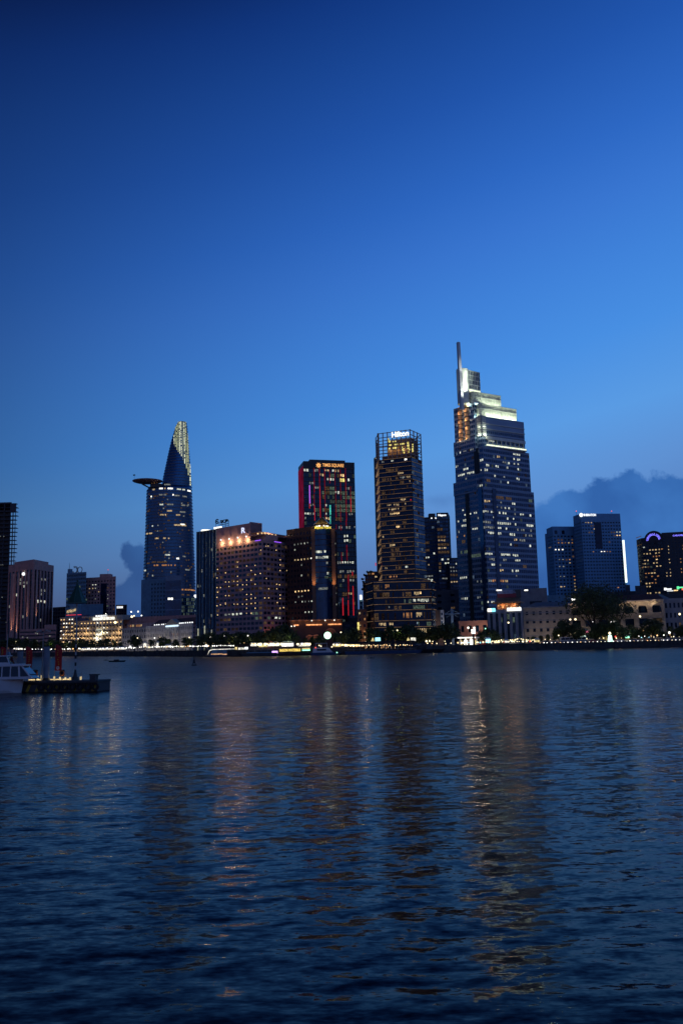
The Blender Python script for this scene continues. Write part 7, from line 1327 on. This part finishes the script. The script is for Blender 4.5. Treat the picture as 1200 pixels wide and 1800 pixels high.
# daymark: striped pole with a green cone of boards
F, u_, _ = dk(132.5, 1195, -1.6); b_ = F.p(u_); zc0 = W(132, 1060, b_[1]).z; zc1 = W(132, 1027.5, b_[1]).z; t = thing('river_daymark', 'tall striped daymark pole topped with a dark green cone', 'daymark', (*b_, DZ))
mb = MB(); z = DZ; k = 0; pole = MB().tube((*b_, DZ + 1.0), (*b_, zc0 + .2), .105, .09, 10); obj('pole', pole, 'conc_light', t); H_ = zc0 - DZ
for k in range(5): z = DZ + .9 + k * .95; mb.tube((*b_, z), (*b_, z + .48), .118, .116, 10)
obj('dark_bands', mb, 'black', t); obj('foot', MB().cyl(*b_, .55, DZ, DZ + .45, 12, r2=.42).cyl(*b_, .3, DZ + .45, DZ + 1.15, 12, r2=.14), 'metal_dark', t)
R_ = 17 * b_[1] / 1500; cone = obj('cone', MB().cyl(*b_, R_, zc0, zc1, 8, r2=.10), 'green_paint', t); mb = MB()
for i in range(8): a = 2 * math.pi * i / 8; mb.tube((b_[0] + R_ * 1.01 * math.cos(a), b_[1] + R_ * 1.01 * math.sin(a), zc0), (b_[0] + .1 * math.cos(a), b_[1] + .1 * math.sin(a), zc1), .035)
mb.cyl(*b_, R_ * 1.04, zc0 - .05, zc0 + .04, 8); obj('ribs', mb, 'green_rib', cone); obj('top_lantern', MB().cyl(*b_, .17, zc1, zc1 + .42, 10, r2=.12).ball((*b_, zc1 + .5), .15), 'green_paint', cone)
# feather banners
def banner(px, ytop, ybot, ypole, d, label, wpx):
    F, u_, zt_ = dk(px, ytop, d); _, zb_ = F.hit(px, ybot); s_ = F.p(u_)[1] / 1500; w_ = wpx * s_; t = thing('feather_banner', label, 'banner', (*F.p(u_ - w_ * .5), DZ), 'red feather banners'); mb = MB(); pts = []
    n = 14
    for i in range(n + 1):
        f = i / n; z = zb_ + (zt_ - zb_) * f; x1 = w_ * (1.0 if f < .82 else 1 - ((f - .82) / .18) ** 2 * .75); sw = .05 * math.sin(f * 7 + px); pts.append((z, sw, x1))
    for (z, s0, xr) in pts:
        for uu in (0, .5, 1): q = F.p(u_ - w_ * .5 + uu * xr, s0 + .06 * math.sin(uu * 5 + z)); mb.v.append((*q, z))
    for i in range(n):
        for j in range(2): a = i * 3 + j; mb.f.append((a, a + 1, a + 4, a + 3)); mb.m.append(0)
    o = obj('cloth', mb, 'red_cloth', t); sm = o.modifiers.new('t', 'SOLIDIFY'); sm.thickness = .02; q = F.p(u_ - w_ * .52); obj('pole', MB().tube((*q, DZ), (*q, zt_ - .1), .025, .02).tube((*q, zt_ - .1), (*F.p(u_ - w_ * .1), zt_ + .1), .02, .012), 'metal_grey', t)
    gm = MB(); rr = random.Random(int(px))
    for i in range(7): z = zb_ + (zt_ - zb_) * (.22 + i * .09); uu = u_ + rr.uniform(-.12, .12) * w_; gm.fbox(F, uu - .05, uu + .05, z, z + rr.uniform(.08, .16), .10, .13); gm.fbox(F, uu - .1, uu + .1, z + .05, z + .08, .10, .13)
    obj('printed_strokes', gm, 'yellow_paint', t); gm = MB().ring(F, u_, zb_ + .34, .08, .16, .10, .13, 0, 360, 12); obj('round_motif', gm, 'boat_white', t)
banner(52.3, 1136.5, 1176, 1190, BK, 'red feather banner with yellow strokes left of the thick pile', 12)
banner(104, 1133, 1178.5, 1190, BK, 'red feather banner with yellow strokes between thick pile and daymark', 13)
banner(6.5, 1137, 1160, 1190, BK - 4, 'partly hidden red feather banner behind the white boat cabin', 10)
# lifebuoys on stands
for px, lb in ((62.3, 'orange lifebuoy on a dark stand left of the thick pile'), (109.3, 'orange lifebuoy on a dark stand under the right red banner')):
    F, u_, z_ = dk(px, 1183, BK + .6); t = thing('lifebuoy_stand', lb, 'lifebuoy', (*F.p(u_), DZ), 'lifebuoy stands'); obj('stand', MB().fbox(F, u_ - .05, u_ + .05, DZ, z_ + .35, -.15, -.05).fbox(F, u_ - .34, u_ + .34, z_ - .45, z_ + .42, -.08, -.05), 'metal_dark', t); mb = MB(); nn = 20
    for i in range(nn):
        a0, a1 = 2 * math.pi * i / nn, 2 * math.pi * (i + 1) / nn; mb.tube((*F.p(u_ + .30 * math.cos(a0), .02), z_ + .30 * math.sin(a0)), (*F.p(u_ + .30 * math.cos(a1), .02), z_ + .30 * math.sin(a1)), .085, n=8)
    obj('ring', mb, 'orange_paint', t)
# dark tarpaulin shelter behind the boat
p = W(16, 1146, yp + 12); k_ = p.y / 1500; t = thing('tarpaulin_shelter', 'dark blue pointed shelter behind the white boat, between mast and rear pile', 'shelter', (p.x, p.y, 0)); obj('cover', MB().prism([(p.x - 6 * k_, p.y - 1), (p.x + 6 * k_, p.y - 1), (p.x + 6 * k_, p.y + 1), (p.x - 6 * k_, p.y + 1)], W(16, 1170, p.y).z, p.z, poly2=[(p.x - 3 * k_, p.y - .3), (p.x + 1 * k_, p.y - .3), (p.x + 1 * k_, p.y + .3), (p.x - 3 * k_, p.y + .3)]), 'boat_blue', t); obj('frame', MB().box(p.x - 5.5 * k_, p.x + 5.5 * k_, p.y - .9, p.y + .9, .8, W(16, 1170, p.y).z + .01), 'metal_dark', t); obj('float', MB().box(p.x - 8 * k_, p.x + 8 * k_, p.y - 2, p.y + 2, -.3, .8), 'conc_dark', t)
# real light from the deck strips
for px in (60, 72, 97, 110, 122): F, u_, _ = dk(px, 1190, BK + .6); light('POINT', (*F.p(u_), DZ + .3), 5, (1, .75, .38), size=.1)

# ================================================================ WHITE WATER BUS (left edge)
Fw = Fr(G(-62, 1212.0).xy, G(52, 1212.8).xy); s0 = FP_.p(FP_.hit(40, 1204)[0], 1.2); Fw = Fr((s0[0] - 12.6, s0[1] - 1.9), (s0[0] + .9, s0[1] - 1.9)); BL = Fw.L
bt = thing('water_bus', 'white cabin water bus moored at the pontoon, cut by the left edge', 'boat', (*Fw.p(BL / 2), 0)); w_ = 3.6
def bz(py): return Fw.hit(30, py)[1]
def bu(px): return Fw.hit(px, 1190)[0]
sec = [(0, .95, .0), (.25, 1, 0), (.55, 1, 0), (.75, .88, .06), (.9, .5, .16), (1.0, .04, .28)]; mb = MB(); zg = bz(1194); 
for f, k_, rise in sec:
    for (yy, zz) in ((-1, zg + rise), (-.92, .35), (-.55, -.3), (.55, -.3), (.92, .35), (1, zg + rise)): mb.v.append((*Fw.p(f * BL + (0 if zz > .5 else -.35 * f), -w_ / 2 - yy * -1 * 0 + (-yy) * w_ / 2 * k_), zz))
for i in range(len(sec) - 1):
    for j in range(5): a = i * 6 + j; mb.f.append((a, a + 1, a + 7, a + 6)); mb.m.append(0)
    a = i * 6; mb.f.append((a, a + 6, a + 11, a + 5)); mb.m.append(0)
mb.f.append((0, 5, 4, 3, 2, 1)); mb.m.append(0); mb.f.append((30, 31, 32, 33, 34, 35)); mb.m.append(0); hl = obj('hull', mb, 'boat_white', bt)
obj('boot_stripe', MB().fbox(Fw, .1, BL * .62, .02, .38, -.16, -.02), 'boat_blue', hl); obj('gunwale', MB().fbox(Fw, 0, BL * .74, zg - .1, zg + .05, -.05, .07), 'rubber', hl)
zr = bz(1170); u1 = bu(43.5); u0 = 0; ur = bu(33)
cab = MB(); P = [Fw.p(u0, -.45), Fw.p(u1 + .9, -.45), Fw.p(u1 + .9, -w_ + .45), Fw.p(u0, -w_ + .45)]; Q = [Fw.p(u0, -.6), Fw.p(ur + .2, -.6), Fw.p(ur + .2, -w_ + .6), Fw.p(u0, -w_ + .6)]
obj('cabin_glazing', MB().prism(P, zg - .05, zr - .1, poly2=Q), 'cabin_glass', bt); rf = MB(); rf.fbox(Fw, u0 - .1, ur + .45, zr - .1, zr + .1, -w_ + .45, -.42); rf.fbox(Fw, u0, ur - .2, zr + .1, zr + .2, -w_ + .7, -.7); rfo = obj('cabin_roof', rf, 'boat_white', bt)
fr = MB()
def fpost(ua, ub, wd, d0=-.44, d1=-.59): 
    fr.hexa([(*Fw.p(ua, d0 + .03), zg), (*Fw.p(ua + wd, d0 + .03), zg), (*Fw.p(ua + wd, d0 - .12), zg), (*Fw.p(ua, d0 - .12), zg), (*Fw.p(ub, d1 + .03), zr), (*Fw.p(ub + wd, d1 + .03), zr), (*Fw.p(ub + wd, d1 - .12), zr), (*Fw.p(ub, d1 - .12), zr)])
for px in (0, 15): fpost(bu(px), bu(px), .14)
fpost(bu(31), bu(28.5), .22); fpost(u1 + .66, ur, .2); fr.fbox(Fw, 0, u1 + .8, zg - .02, zg + .32, -.5, -.40); obj('window_frames', fr, 'boat_white', bt)
seat = MB()
for k in range(4): us = bu(6 + k * 7); seat.fbox(Fw, us, us + .4, zg + .1, zg + .85, -1.6, -.9); seat.fbox(Fw, us, us + .1, zg + .8, zg + 1.2, -1.6, -.9)
obj('seats', seat, 'boat_white', bt)
z2 = bz(1153.5); mb = MB().prism([Fw.p(0, -.9), Fw.p(bu(12), -.9), Fw.p(bu(12), -w_ + .9), Fw.p(0, -w_ + .9)], zr + .2, z2, poly2=[Fw.p(0, -1.0), Fw.p(bu(6), -1.0), Fw.p(bu(6), -w_ + 1), Fw.p(0, -w_ + 1)]); wh = obj('wheelhouse_glazing', mb, 'cabin_glass', bt); mb = MB().fbox(Fw, 0, bu(7), z2, z2 + .12, -w_ + .9, -.85)
a, b_ = Fw.p(bu(12), -.85), Fw.p(bu(6.2), -.95); mb.tube((*a, zr + .2), (*b_, z2), .07); mb.fbox(Fw, 0, bu(12), zr + .2, zr + .42, -.93, -.85); mb.fbox(Fw, 0, .15, zr, z2 + .5, -1.6, -1.4); obj('wheelhouse_frame', mb, 'boat_white', wh)
mb = MB()
for k in range(4): f = .72 + k * .07; p0 = Fw.p(BL * f, -w_ * .5 + .9 - k * .22); mb.tube((*p0, zg + .05 * k), (*p0, zg + .45 + .05 * k), .02)
obj('bow_rail', mb, 'metal_grey', bt)
